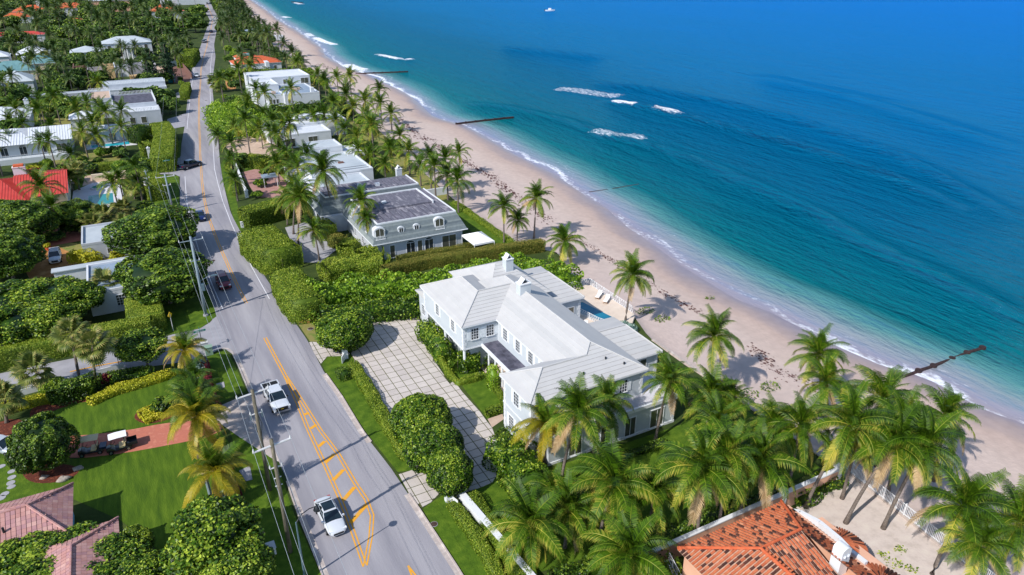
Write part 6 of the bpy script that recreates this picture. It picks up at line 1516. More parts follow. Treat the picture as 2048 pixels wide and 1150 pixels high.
# ------------------------------------------------------------------ trees
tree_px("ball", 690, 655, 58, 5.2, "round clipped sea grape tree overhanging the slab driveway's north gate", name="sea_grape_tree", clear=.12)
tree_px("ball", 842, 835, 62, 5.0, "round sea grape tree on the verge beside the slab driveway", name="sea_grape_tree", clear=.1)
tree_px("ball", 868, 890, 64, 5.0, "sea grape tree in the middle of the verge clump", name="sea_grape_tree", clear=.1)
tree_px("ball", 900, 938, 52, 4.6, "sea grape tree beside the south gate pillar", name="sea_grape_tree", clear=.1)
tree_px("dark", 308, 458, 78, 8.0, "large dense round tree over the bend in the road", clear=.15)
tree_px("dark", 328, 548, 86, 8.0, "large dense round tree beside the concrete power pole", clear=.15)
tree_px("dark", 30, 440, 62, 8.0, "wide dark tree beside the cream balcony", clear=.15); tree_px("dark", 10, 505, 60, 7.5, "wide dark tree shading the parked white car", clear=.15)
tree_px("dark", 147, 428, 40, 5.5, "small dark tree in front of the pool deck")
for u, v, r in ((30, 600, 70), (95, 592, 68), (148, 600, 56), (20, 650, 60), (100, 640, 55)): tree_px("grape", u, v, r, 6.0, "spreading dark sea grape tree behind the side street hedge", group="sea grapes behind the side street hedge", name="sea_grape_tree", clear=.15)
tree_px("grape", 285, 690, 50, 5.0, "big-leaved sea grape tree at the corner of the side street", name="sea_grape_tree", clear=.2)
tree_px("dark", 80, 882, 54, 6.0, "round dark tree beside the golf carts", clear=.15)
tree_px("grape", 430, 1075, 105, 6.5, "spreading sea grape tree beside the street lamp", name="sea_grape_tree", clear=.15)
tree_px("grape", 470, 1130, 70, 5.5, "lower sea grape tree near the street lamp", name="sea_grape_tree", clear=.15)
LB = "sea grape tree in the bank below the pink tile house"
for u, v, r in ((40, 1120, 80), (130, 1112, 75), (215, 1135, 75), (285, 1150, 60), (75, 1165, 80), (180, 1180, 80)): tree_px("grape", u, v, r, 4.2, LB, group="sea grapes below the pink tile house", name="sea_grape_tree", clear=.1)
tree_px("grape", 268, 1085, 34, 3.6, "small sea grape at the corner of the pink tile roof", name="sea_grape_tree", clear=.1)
tree_px("small", 325, 806, 22, 2.0, "small round shrub in the yellow croton bed", cat="shrub", name="shrub", clear=.05)
tree_px("red", 210, 757, 12, 1.4, "dark red cordyline in the border", cat="shrub", name="shrub", clear=.05)
tree_px("silver", 394, 738, 16, 1.8, "feathery silver grey shrub below the corner palm", cat="shrub", name="shrub", clear=.05)
tree_px("bright", 105, 770, 22, 2.2, "bright green shrub beside the leaning fan palm", cat="shrub", name="shrub", clear=.05)
for u, v, r, k, l in ((60, 345, 18, "red", "reddish shrub in front of the white gable house"), (68, 335, 18, "yellow", "yellow shrub in front of the white gable house")): tree_px(k, u, v, r, 2.0, l, cat="shrub", name="shrub", clear=.05)
# casuarina by the road and pines at the far beach bend
def pine(x, y, h, r, label, group=None):
    t = thing("pine_tree", label, "tree", (x, y, 0), random.uniform(0, 6), group); obj("trunk", random.choice(trunks), t, scale=(h * .35, h * .35, h * .9))
    n = 2600; s = rng.random(n) ** .7; rr_ = r * (1 - s * .85) * np.sqrt(rng.random(n)) * (0.75 + .25 * np.sin(s * 40)); a = rng.random(n) * 6.283
    P = np.stack([np.cos(a) * rr_, np.sin(a) * rr_, h * (.12 + .88 * s)], 1); N = unit(np.stack([np.cos(a), np.sin(a), .6 + 0 * a], 1) + rng.normal(size=(n, 3)) * .5)
    obj("crown", merge([leaves(P, N, rng.uniform(.25, .5, n), np.clip(.45 + rng.normal(size=n) * .2, 0, 1))], "crown", "pine_leaf"), t)
x, y = G(338, 160); pine(x, y - 6, 15, 5.0, "tall dark layered pine beside the far road"); pine(x - 6, y + 4, 12, 4.6, "shorter dark pine next to the long white house")
# ------------------------------------------------------------------ scattered greenery further off (kept clear of roads, roofs and pools)
keep_out = []
for o in list(C.objects):
    if o.parent is None and o.get("category") in ("house", "garage", "guest house", "pool house", "building", "outbuilding", "swimming pool", "portico", "fence"):
        for ch in o.children:
            if ch.type == 'MESH' and ch.name.split('.')[0] in ("wall", "pool_deck", "block_wall", "fence_panel", "pool_surface"):
                v = np.array([c[:] for c in ch.bound_box]); keep_out.append((v[:, 0].min() - 2, v[:, 0].max() + 2, v[:, 1].min() - 7, v[:, 1].max() + 2))
def free(x, y, r=2.0):
    if road_L(y) - r - 1.5 < x < road_R(y) + r + 1.5: return False
    return not any(a - r * .6 < x < b + r * .6 and c - r * .8 < y < d + r * .6 for a, b, c, d in keep_out)
def seen(x, y, z=3):
    xc, yc = x * _ct - y * _st, x * _st + y * _ct; d = yc * _cp - (z - CAMH) * _sp; u = 1024 + FOC * xc / d; v = 575 - FOC * (yc * _sp + (z - CAMH) * _cp) / d
    return -80 < u < 2120 and -60 < v < 1250
LF = "broadleaf tree in the woods and gardens inland of the far road"; cnt = 0
def scatter(n, xr, yr, fn, r, tries=40):
    k = 0
    for _ in range(n * tries):
        if k >= n: break
        y = random.uniform(*yr); x = random.uniform(*xr(y)) if callable(xr) else random.uniform(*xr)
        if free(x, y, r) and seen(x, y): fn(x, y); k += 1
    return k
inl = lambda y: (max(-260, -30 - y * .2), float(road_L(y)) - 3)
scatter(135, inl, (232, 460), lambda x, y: tree(random.choice(("far", "fardark", "far", "far")), x, y, random.uniform(2.6, 4.6), random.uniform(4, 7.5), LF, group="trees inland of the far road", clear=.12), 3)
scatter(140, inl, (440, 900), lambda x, y: tree(random.choice(("far", "fardark")), x, y, random.uniform(4.5, 8), random.uniform(6, 11), LF, group="trees inland of the far road", clear=.1), 4)
LP = "coconut palm among the far rooftops inland of the road"
scatter(70, inl, (240, 480), lambda x, y: palm(x, y, random.uniform(6, 11), LP, size=random.uniform(.85, 1.15), detail=False, group="palms among the far rooftops"), 1.5)
scatter(75, inl, (460, 860), lambda x, y: palm(x, y, random.uniform(9, 15), LP, size=random.uniform(1.2, 1.6), detail=False, group="palms among the far rooftops"), 1.5)
LS = "broadleaf shrub tree between the far road and the beach"
sea_s = lambda y: (float(road_R(y)) + 3, float(landX(y)) - 2)
scatter(46, sea_s, (175, 420), lambda x, y: tree(random.choice(("far", "bright", "far")), x, y, random.uniform(1.8, 3.2), random.uniform(2.4, 4.5), LS, name="coastal_shrub", group="shrub trees by the far beach", clear=.08), 2)
scatter(60, sea_s, (420, 900), lambda x, y: tree(random.choice(("far", "fardark")), x, y, random.uniform(3.5, 6), random.uniform(5, 9), LS, name="coastal_shrub", group="shrub trees by the far beach", clear=.08), 2)
scatter(55, sea_s, (330, 640), lambda x, y: palm(x, y, random.uniform(8, 13), "coconut palm between the far road and the beach", size=random.uniform(1.0, 1.35), detail=False, group="palms by the far beach"), 1)
scatter(22, sea_s, (160, 330), lambda x, y: palm(x, y, random.uniform(6, 10), "coconut palm between the far road and the beach", size=random.uniform(.85, 1.1), detail=False, group="palms by the far beach"), 1)
for k in range(26):
    y = random.uniform(640, 900); x = random.uniform(float(road_R(y)) + 5, float(landX(y)) - 1)
    tree("fardark", x, y, random.uniform(5, 8), random.uniform(11, 17), "dark casuarina in the grove at the far bend of the beach", group="casuarinas at the far beach bend", clear=.08, name="casuarina_tree")
LG = "garden shrub between the inland houses"
scatter(60, lambda y: (-60 - (y - 140) * .3, 2), (142, 240), lambda x, y: tree(random.choice(("small", "far", "fardark", "bright")), x, y, random.uniform(1.2, 2.4), random.uniform(1.5, 3.2), LG, cat="shrub", name="shrub", group="garden shrubs between the inland houses", clear=.05), 1.2)
scatter(16, lambda y: (-60, 2), (145, 240), lambda x, y: palm(x, y, random.uniform(5, 9), LN, size=random.uniform(.8, 1.05), detail=False, group="palms inland of the road"), 1.2)
scatter(14, lambda y: (-60, -27), (110, 165), lambda x, y: tree("dark", x, y, random.uniform(2.5, 4), random.uniform(4, 7), "dark garden tree at the left of the brick drive", group="dark trees left of the brick drive", clear=.1), 2)
scatter(30, lambda y: (20, 46), (140, 330), lambda x, y: tree(random.choice(("small", "bright")), x, y, random.uniform(.9, 1.8), random.uniform(1.2, 2.4), "garden shrub around the flat-roofed beach houses", cat="shrub", name="shrub", group="shrubs around the beach houses", clear=.05), 1)
# ------------------------------------------------------------------ vehicles
def loft(sections, close=True):
    mb = MB(); n = len(sections[0])
    for s in sections: mb.v += [tuple(p) for p in s]; mb.r += [0] * n
    for i in range(len(sections) - 1):
        for j in range(n - 1): a = i * n + j; mb.f.append([a, a + 1, a + n + 1, a + n])
    if close:
        mb.f.append(list(range(n - 1, -1, -1))); mb.f.append([(len(sections) - 1) * n + j for j in range(n)])
    return mb
def body_sections(st, zb=.28):
    """stations: x, half width, top height -> closed-looking body shell sections"""
    out = []
    for x, w, zt in st:
        half = [(w * .82, zb), (w * .97, zb + .12), (w, zb + (zt - zb) * .5), (w * .985, zt - .16), (w * .93, zt - .05), (w * .8, zt - .005), (w * .5, zt + .03), (w * .2, zt + .04)]
        out.append([(x, -a, z) for a, z in half] + [(x, a, z) for a, z in half[::-1]])
    return out
def add_wheels(t, xs, hw, r=.34, w=.22):
    for x in xs:
        for s in (-1, 1):
            wh = MB().tube([(x, s * (hw - w), r), (x, s * hw, r)], r, 16).build("wheel", "tyre", t); MB().tube([(x, s * (hw - .02), r), (x, s * (hw + .012), r)], r * .62, 12).build("rim", "rim", wh)
def cabin(t, m, base, top, zb, zt, wb, wt, pillars=()):
    """glass house between belt line and roof, roof panel and pillars in body colour"""
    (x0, x1), (a0, a1) = base, top
    g = MB(); g.hexa([(x0, -wb, zb), (x1, -wb, zb), (x1, wb, zb), (x0, wb, zb), (a0, -wt, zt), (a1, -wt, zt), (a1, wt, zt), (a0, wt, zt)]); g.build("window", "car_glass", t)
    r = loft([[(a0 - .04, -wt * .96, zt - .01), (a0 - .04, -wt * .9, zt + .03), (a0 - .04, wt * .9, zt + .03), (a0 - .04, wt * .96, zt - .01)], [((a0 + a1) / 2, -wt * 1.02, zt), ((a0 + a1) / 2, -wt * .88, zt + .07), ((a0 + a1) / 2, wt * .88, zt + .07), ((a0 + a1) / 2, wt * 1.02, zt)], [(a1 + .04, -wt * .97, zt - .01), (a1 + .04, -wt * .9, zt + .03), (a1 + .04, wt * .9, zt + .03), (a1 + .04, wt * .97, zt - .01)]]); r.build("roof", m, t)
    for s in (-1, 1):
        p = MB(); p.tube([(x0, s * wb, zb), (a0, s * wt, zt + .02)], .045, 5); p.tube([(x1, s * wb, zb), (a1, s * wt, zt + .02)], .04, 5)
        for f in pillars: p.tube([(x0 + (x1 - x0) * f, s * wb * 1.005, zb), (a0 + (a1 - a0) * f, s * wt * 1.005, zt)], .04, 5)
        p.build("pillar", m, t)
def lights(t, xf, xr, w, zf, zr):
    for s in (-1, 1):
        MB().box(xf - .22, xf + .015, s * w - .18, s * w + .18, zf - .08, zf + .06).build("headlight", "lamp_clear", t); MB().box(xr - .015, xr + .14, s * w - .14, s * w + .14, zr - .08, zr + .1).build("taillight", "lamp_red", t)
def mirrors(t, m, x, w, z):
    for s in (-1, 1): MB().box(x - .07, x + .07, s * w, s * (w + .2), z - .07, z + .08).build("mirror", m, t) if s > 0 else MB().box(x - .07, x + .07, -(w + .2), -w, z - .07, z + .08).build("mirror", m, t)
def sedan(label, x, y, rz, m, L=4.7, W=.92, H=1.42, roof="same", group=None, z=0.045, name="parked_car"):
    t = thing(name, label, "car", (x, y, z), rz, group); h = L / 2
    loft(body_sections([(-h, W * .66, .74), (-h + .06, W * .8, .9), (-h + .25, W * .92, .98), (-h + .8, W * .985, 1.0), (-.6, W, .97), (.7, W, .96), (h - 1.3, W * .99, .93), (h - .7, W * .96, .86), (h - .3, W * .88, .77), (h - .1, W * .76, .68), (h, W * .6, .56)])).build("body", m, t, smooth=True)
    cabin(t, m, (-h + .45, h - 1.25), (-h + 1.3, h - 2.15), .95, H, W * .9, W * .7, (.5,))
    if roof == "dark": MB().box(-h + 1.45, h - 2.3, -W * .56, W * .56, H + .055, H + .085).build("sunroof", "car_glass", t)
    MB().box(h - .16, h + .02, -W * .5, W * .5, .36, .54).build("grille", "black_plastic", t); MB().box(-h - .02, -h + .1, -W * .7, W * .7, .3, .5).build("bumper", "black_plastic", t)
    lights(t, h - .14, -h + .04, W * .68, .68, .82); mirrors(t, m, h - 1.5, W * .94, 1.0); add_wheels(t, (-h + .85, h - .9), W + .005); return t
def suv(label, x, y, rz, m, L=4.6, W=.94, H=1.68, **k): return _suv(label, x, y, rz, m, L, W, H, **k)
def _suv(label, x, y, rz, m, L, W, H, group=None, z=.045, name="parked_car"):
    t = thing(name, label, "car", (x, y, z), rz, group); h = L / 2
    loft(body_sections([(-h, W * .86, .9), (-h + .08, W * .95, 1.08), (-h + .8, W, 1.1), (.6, W, 1.06), (h - 1.0, W * .98, 1.02), (h - .35, W * .93, .94), (h - .1, W * .84, .8), (h, W * .72, .62)], .3)).build("body", m, t, smooth=True)
    cabin(t, m, (-h + .12, h - 1.25), (-h + .45, h - 2.0), 1.06, H, W * .92, W * .74, (.38, .7))
    MB().box(h - .14, h + .03, -W * .5, W * .5, .45, .75).build("grille", "black_plastic", t); MB().box(-h - .03, -h + .1, -W * .7, W * .7, .35, .55).build("bumper", "black_plastic", t)
    lights(t, h - .1, -h + .03, W * .7, .84, .95); mirrors(t, m, h - 1.45, W * .95, 1.12); add_wheels(t, (-h + .85, h - .9), W + .005, .37); return t
def pickup(label, x, y, rz, m, z=.045):
    L, W, H = 5.8, 1.0, 1.85; t = thing("pickup_truck", label, "pickup truck", (x, y, z), rz); h = L / 2
    loft(body_sections([(-1.0, W, 1.22), (.5, W, 1.2), (h - 1.35, W, 1.18), (h - .5, W * .98, 1.12), (h - .06, W * .92, .98), (h, W * .88, .7)], .42)).build("body", m, t)
    b = MB(); b.box(-h, -1.0, -W, -W + .12, .5, 1.24); b.box(-h, -1.0, W - .12, W, .5, 1.24); b.box(-h, -h + .1, -W + .12, W - .12, .5, 1.24); b.box(-h + .1, -1.0, -W + .12, W - .12, .5, .7); b.build("bed", m, t)
    for s in (-1, 1): MB().box(-h + .14, -1.1, .04 if s > 0 else -W + .16, W - .16 if s > 0 else -.04, 1.12, 1.2).build("bed_cover", "black_plastic", t)
    MB().box(-h + .1, -1.05, -.035, .035, 1.2, 1.26).build("cover_rail", m, t)
    cabin(t, m, (-1.0, h - 1.35), (-.85, h - 2.2), 1.2, H, W * .92, W * .76, (.42,))
    MB().box(h - .1, h + .04, -W * .66, W * .66, .62, .98).build("grille", "black_plastic", t); MB().box(h - .06, h + .12, -W * .95, W * .95, .42, .62).build("bumper", "rim", t); MB().box(-h - .12, -h, -W * .9, W * .9, .45, .62).build("bumper", "rim", t)
    MB().box(h + .03, h + .06, -.16, .16, .78, .86).build("badge", "sign_yellow", t)
    lights(t, h - .08, -h - .01, W * .8, .92, .95); mirrors(t, "black_plastic", h - 1.6, W * .97, 1.28); add_wheels(t, (-h + 1.1, h - 1.05), W + .01, .42, .26); return t
def head(a, b):
    (x0, y0), (x1, y1) = G(*a), G(*b); return math.atan2(y1 - y0, x1 - x0)
def at_px(u, v, z=.5): return G(u, v, z)
rd = head((560, 760), (660, 1000))
x, y = at_px(660, 1030, .7); sedan("silver white sedan with dark glass roof driving past the striped median", x, y, rd + .06, "car_white", 4.9, roof="dark", name="driving_car")
x, y = at_px(551, 792, .9); pickup("white crew cab pickup with black bed cover under the wires", x, y, head((520, 740), (585, 860)), "car_white")
x, y = at_px(446, 562, .8); suv("dark red car waiting in the tree shade beside the power pole", x, y, head((430, 530), (460, 590)), "car_red", name="driving_car")
x, y = at_px(400, 431, .7); sedan("dark blue car driving towards the bend", x, y, head((395, 412), (405, 450)), "car_blue", name="driving_car")
x, y = at_px(380, 328, .9); pickup("navy pickup turning out of the second side street", x, y, head((362, 333), (400, 322)), "car_navy")
x, y = at_px(110, 513, .7); suv("white car parked on the dirt yard beside the brick drive", x, y, head((112, 490), (109, 540)), "car_white")
x, y = at_px(5, 890, .7); sedan("silver car on the brick driveway behind the dark tree", x, y, head((-40, 880), (40, 900)), "car_silver")
x, y = at_px(393, 150, .7); sedan("white car driving on the far straight of the road", x, y, head((395, 140), (391, 165)), "car_white", name="driving_car")
for u, v, l, m in ((422, 63, "dark blue car in the far shade band of the road", "car_navy"), (410, 81, "silver car beside the tall bright hedge on the far road", "car_silver"), (426, 40, "tiny white car at the far bend of the road", "car_white"), (412, 22, "black car parked at the far left verge", "car_black"), (414, 7, "grey car at the far end of the road", "car_grey"), (428, 12, "white van at the far right verge", "car_white"), (407, 83, "grey car pulled onto the far verge", "car_grey")):
    x, y = at_px(u, v, .7); suv(l, x, y, math.pi / 2 + .0, m, name="driving_car")
x, y = at_px(432, 247, .6); suv("black and white car in the driveway mouth on the far right verge", x, y, 2.4, "car_black")
def golf_cart(label, x, y, rz, cargo, roofm, seatm):
    t = thing("golf_cart", label, "golf cart", (x, y, 0.03), rz)
    loft(body_sections([(-1.2, .52, .5), (-1.0, .58, .6), (0, .58, .48), (.35, .56, .45), (.8, .52, .78), (1.15, .44, .66), (1.2, .36, .5)], .24)).build("body", "car_black", t)
    MB().box(-.55, -.05, -.5, .5, .5, .66).build("seat", seatm, t); MB().hexa([(-.62, -.5, .62), (-.5, -.5, .62), (-.5, .5, .62), (-.62, .5, .62), (-.74, -.5, 1.05), (-.64, -.5, 1.05), (-.64, .5, 1.05), (-.74, .5, 1.05)]).build("backrest", seatm, t)
    for a, b in (((-.7, -.5, .6), (-.62, -.5, 1.82)), ((-.7, .5, .6), (-.62, .5, 1.82)), ((.75, -.48, .75), (.45, -.5, 1.82)), ((.75, .48, .75), (.45, .5, 1.82))): MB().tube([a, b], .025, 6).build("roof_post", "black_plastic", t)
    loft([[(-.95, -.6, 1.82), (-.95, -.5, 1.9), (-.95, .5, 1.9), (-.95, .6, 1.82)], [(0, -.62, 1.86), (0, -.5, 1.95), (0, .5, 1.95), (0, .62, 1.86)], [(.75, -.6, 1.82), (.75, -.5, 1.9), (.75, .5, 1.9), (.75, .6, 1.82)]]).build("canopy", roofm, t)
    MB().tube([(.5, -.25, .7), (.3, -.25, .95)], .02, 6).build("steering_column", "black_plastic", t); MB().tube([(.28, -.4, .94), (.3, -.25, .98), (.28, -.1, .94)], .02, 6).build("steering_wheel", "black_plastic", t)
    if cargo:
        b = MB(); b.box(-1.75, -.8, -.58, .58, .55, .6); b.box(-1.75, -.8, -.6, -.55, .6, .9); b.box(-1.75, -.8, .55, .6, .6, .9); b.box(-1.78, -1.73, -.6, .6, .55, .9); b.build("cargo_bed", "black_plastic", t)
    else: MB().box(-1.5, -.85, -.5, .5, .5, .75).build("rear_seat", "car_navy", t)
    for xx in (-.85, .82):
        for s in (-1, 1): w_ = MB().tube([(xx, s * .42, .24), (xx, s * .6, .24)], .24, 12).build("wheel", "tyre", t); MB().tube([(xx, s * .58, .24), (xx, s * .615, .24)], .13, 10).build("rim", "rim", w_)
x, y = at_px(180, 892, .9); golf_cart("black golf cart with tan canopy and rear seat", x, y, head((240, 880), (140, 900)), False, "tan_vinyl", "tan_vinyl")
x, y = at_px(236, 886, .9); golf_cart("black golf cart with white canopy and cargo bed", x, y, head((280, 872), (180, 900)), True, "fabric_white", "tan_vinyl")
# ------------------------------------------------------------------ poles and wires
def pole(name, label, b, h, m, r0, r1, top=(0, 0), z=0):
    x, y = G(*b); t = thing(name, label, "utility pole", (x, y, 0)); MB().tube([(0, 0, -.2), (top[0] * .5, top[1] * .5, h / 2), (top[0], top[1], h)], [r0, (r0 + r1) / 2, r1], 10).build("pole", m, t, smooth=True); return t, x, y
def crossarm(t, z, half, m="fiberglass", ang=0.0, ox=0.0, oy=0.0, ins=(-1, 1), thick=.07):
    c, s = math.cos(ang), math.sin(ang); a = Vector((ox + c * half, oy + s * half, z)); b = Vector((ox - c * half, oy - s * half, z))
    o = MB().tube([a, b], thick, 6).build("crossarm", m, t)
    for k in ins: p = Vector((ox + c * half * k * .96, oy + s * half * k * .96, z)); MB().tube([p, p + Vector((0, 0, .1)), p + Vector((0, 0, .32))], [.05, .08, .05], 8).build("insulator", "fiberglass", o)
    return [Vector(t.location) + Vector((ox + c * half * k * .96, oy + s * half * k * .96, z + .32)) for k in ins]
cA = .05
tC, xC, yC = pole("concrete_power_pole", "tall blue grey concrete power pole at the side street corner", (412, 631), 12.2, "concrete_pole", .24, .15)
pC = crossarm(tC, 11.6, 1.6, "concrete_pole", cA) + crossarm(tC, 8.6, .6, "concrete_pole", cA)
MB().box(.1, .55, -.3, .3, 4.0, 5.0).build("cabinet", "blue_grey_metal", tC); MB().cyl(0, 0, -.05, .25, .4, .36, 10).build("footing", "concrete_grey", tC)
MB().tube([(0, 0, 5.4), (1.2, 0, 5.9), (1.9, 0, 5.95)], .04, 6).build("lamp_arm", "blue_grey_metal", tC); MB().box(1.7, 2.5, -.14, .14, 5.88, 6.02).build("lamp_head", "blue_grey_metal", tC)
tA, xA, yA = pole("wooden_power_pole", "wooden power pole with pale double crossarms beside the second side street", (348, 428), 8.3, "concrete_pole", .2, .14, (-.2, 0))
pA = crossarm(tA, 7.7, 1.7, "fiberglass", cA, -.2, ins=(-1, 1)) + crossarm(tA, 6.0, .7, "fiberglass", cA, -.2)
tB, xB, yB = pole("wooden_power_pole", "slender pole with white transformer drum below the hedge", (304, 404), 7.0, "concrete_pole", .16, .12)
MB().tube([(-.45, 0, 3.6), (-.45, 0, 3.7), (-.45, 0, 4.6), (-.45, 0, 4.7)], [.2, .34, .34, .2], 12).build("transformer", "fiberglass", tB); crossarm(tB, 6.6, .5, "fiberglass", cA); crossarm(tB, 5.2, .5, "fiberglass", cA)
tD, xD, yD = pole("wooden_power_pole", "weathered wooden power pole behind the white pickup", (540, 980), 11.6, "wood_pole", .2, .15)
pD = crossarm(tD, 11.2, 1.5, "fiberglass", cA + .1, ins=(-1, 1), thick=.08); pD += crossarm(tD, 9.0, .55, "fiberglass", cA)
MB().tube([(.5, 0, 9.2), (.5, 0, 8.5)], .06, 8).build("fuse_switch", "blue_grey_metal", tD); MB().tube([(-.5, .1, 9.2), (-.55, .1, 8.4)], .06, 8).build("fuse_switch", "blue_grey_metal", tD)
MB().tube([(.1, .12, 9.0), (.35, .2, 7.6), (.14, .14, 6.4), (.14, .14, 0)], .03, 5).build("riser_cable", "dark_metal", tD); MB().tube([(-.3, .12, 9.0), (-.4, .2, 7.8), (-.1, .18, 6.6)], .03, 5).build("riser_cable", "dark_metal", tD)
tE, xE, yE = pole("wooden_power_pole", "weathered wooden power pole with pale crossarm nearest the street lamp", (581, 1104), 12.1, "wood_pole", .2, .15)
pE = crossarm(tE, 11.5, 1.6, "fiberglass", cA + .12, ins=(-1, 1), thick=.09); pE += crossarm(tE, 9.3, .5, "fiberglass", cA)
for z in (8.2, 7.4): MB().tube([(-.3, 0, z), (.3, 0, z + .05)], .05, 6).build("bracket", "fiberglass", tE)
def wire(a, b, label, sag=.5, r=.014, group=None):
    a, b = Vector(a), Vector(b); mb = MB(); n = 14
    mb.tube([a.lerp(b, i / n) - Vector((0, 0, sag * 4 * (i / n) * (1 - i / n))) for i in range(n + 1)], r, 4); o = mb.build("power_line", "cable"); tag(o, label, "power line", group)
WG = "power lines along the road"
def run(P, Q, lab, sag):
    for a, b in zip(P, Q): wire(a, b, lab, sag, group=WG + " " + lab[-30:])
run(pA[:4], pC[:4], "thin power line from the crossarm pole to the concrete pole", .6)
run(pC[:4], pD[:4], "thin power line from the concrete pole to the wooden pole behind the pickup", .8)
run(pD[:4], pE[:4], "thin power line between the two weathered wooden poles", .15)
out = [Vector((p.x, p.y - 45, p.z)) for p in pE]
run(pE[:4], out[:4], "thin power line from the last wooden pole out of the picture", .6)
far_ = [Vector((p.x + 8, p.y + 75, p.z + 3)) for p in pA]
run(pA[:2], far_[:2], "thin power line from the crossarm pole along the far road", .8)
gx, gy = G(497, 785); wire((gx, gy, .1), (xC + .1, yC, 8.2), "guy wire from the verge kerb up to the concrete pole", 0.0, .018)
wire((xB, yB, 4.4), (xA, yA, 4.2), "sagging service cable from the transformer pole to the crossarm pole", .35, .02)
# street lamp
t = thing("street_lamp", "dark blue street lamp leaning its round head over the silver sedan", "street lamp", (*G(611, 1162), 0)); MB().tube([(0, 0, -.1), (0, 0, .5), (0, 0, 6.4)], [.14, .1, .06], 10).build("pole", "blue_grey_metal", t)
MB().tube([(0, 0, 6.3), (.5, .15, 6.85), (1.2, .35, 7.0), (1.8, .5, 6.9)], [.05, .045, .04, .04], 8).build("arm", "dark_metal", t); MB().tube([(1.8, .5, 6.95), (1.85, .52, 6.8), (1.9, .53, 6.55), (1.9, .53, 6.45)], [.05, .2, .36, .3], 14).build("lamp_shade", "dark_metal", t, smooth=True)
# a pruned bare trunk on the verge
t = thing("pruned_trunk", "pruned bare forked grey trunk beside the golden palm", "tree trunk", (*G(425, 1005), 0)); MB().tube([(0, 0, -.1), (-.05, 0, 1.6), (-.1, 0, 3.0)], [.2, .17, .15], 8).build("trunk", "concrete_pole", t); MB().tube([(-.1, 0, 2.8), (-.35, .1, 3.8), (-.75, .2, 4.7)], [.14, .12, .1], 8).build("limb", "concrete_pole", t); MB().tube([(-.1, 0, 2.8), (.0, .1, 3.6), (-.1, .3, 4.2)], [.12, .1, .1], 8).build("limb", "concrete_pole", t); MB().tube([(-.1, 0, 2.4), (-.5, -.1, 2.7)], [.09, .07], 7).build("limb", "concrete_pole", t)
# signs
def sign(name, label, b, h, build, m="dark_metal"):
    t = thing(name, label, "sign", (*G(*b), 0)); MB().tube([(0, 0, -.1), (0, 0, h)], .04, 8).build("post", m, t); build(t, h); return t
def blades(t, h):
    a = MB().box(-.75, .75, -.02, .02, h - .28, h - .02).build("sign_blade", "sign_green", t); a.rotation_euler = (0, 0, .1); b = MB().box(-.02, .02, -.5, .5, h, h + .24).build("sign_blade", "sign_green", t); MB().cyl(0, 0, h + .24, h + .3, .06, .05, 8).build("finial", "dark_metal", t)
    MB().box(-.5, .5, -.03, -.022, h - .19, h - .11).build("sign_lettering", "white_trim", a)
sign("street_name_sign", "green street name sign on a dark post at the near side street", (407, 700), 3.0, blades)
sign("street_name_sign", "green street name sign on a dark post at the second side street", (338, 348), 3.4, blades)
def diamond(t, h): MB().hexa([(-.28, -.02, h - .3), (0, -.02, h - .75), (0, .02, h - .75), (-.28, .02, h - .3), (0, -.02, h + .15), (.28, -.02, h - .3), (.28, .02, h - .3), (0, .02, h + .15)]).build("sign_plate", "sign_yellow", t)
def stop_plate(t, h): MB().box(-.2, .2, -.02, .02, h - .5, h).build("sign_plate", "dark_metal", t)
def ydiam(t, h): 
    o = MB().box(-.33, .33, -.02, .02, -.33, .33).build("sign_plate", "sign_yellow", t, loc=(0, 0, h - .1)); o.rotation_euler = (0, math.pi / 4, .9)
sign("warning_sign", "yellow diamond warning sign on a pale post in the shaded corner lawn", (347, 662), 2.6, ydiam, "fiberglass")
sign("back_of_sign", "small dark sign seen edge-on beside the side street", (239, 733), 1.9, stop_plate, "dark_metal")
# boxes, bins, pillars
def cabinet(name, label, u, v, w, d, h, m, capm=None, rz=0.0):
    t = thing(name, label, "utility box", (*G(u, v), 0), rz); MB().box(-w/2, w/2, -d/2, d/2, 0, h, taper=.02).build("cabinet_body", m, t); MB().box(-w/2 - .04, w/2 + .04, -d/2 - .04, d/2 + .04, h, h + .07).build("lid", capm or m, t); MB().box(-.03, .03, -d/2 - .03, -d/2, h * .4, h * .6).build("handle", "dark_metal", t)
mat("box_green", lin(130, 158, 140), lin(142, 168, 150), 2, rough=.6)
cabinet("utility_cabinet", "pale green utility cabinet at the corner of the verge lawn", 419, 708, .9, .8, 1.1, "box_green"); cabinet("utility_cabinet", "white utility cabinet beside the street name sign", 411, 702, 1.0, .6, 1.3, "fiberglass")
cabinet("utility_cabinet", "low pale transformer box below the sea grape and street lamp", 540, 1105, 1.0, .9, .7, "fiberglass"); cabinet("mail_box", "small white mailbox beside the massive hedge block", 485, 455, .5, .4, 1.1, "white_trim"); cabinet("utility_cabinet", "low white box on the lawn strip beside the croton border", 230, 737, .7, .4, .4, "white_trim")
def pillar(label, u, v, h=1.5, w=.55, wing=None):
    t = thing("gate_pillar", label, "gate pillar", (*G(u, v), 0)); MB().box(-w/2, w/2, -w/2, w/2, 0, h).build("shaft", "white_trim", t); MB().box(-w/2 - .09, w/2 + .09, -w/2 - .09, w/2 + .09, h, h + .14).build("cap", "white_trim", t); MB().tube([(0, 0, h + .14), (0, 0, h + .24), (0, 0, h + .42), (0, 0, h + .5)], [.08, .2, .18, .03], 10).build("finial", "white_trim", t, smooth=True)
    if wing: MB().prism([(wing[0] * .28, wing[1] * .28 - .12), (wing[0] * 1.3, wing[1] * 1.3 - .1), (wing[0] * 1.3, wing[1] * 1.3 + .1), (wing[0] * .28, wing[1] * .28 + .12)], 0, .95).build("wing_wall", "white_trim", t)
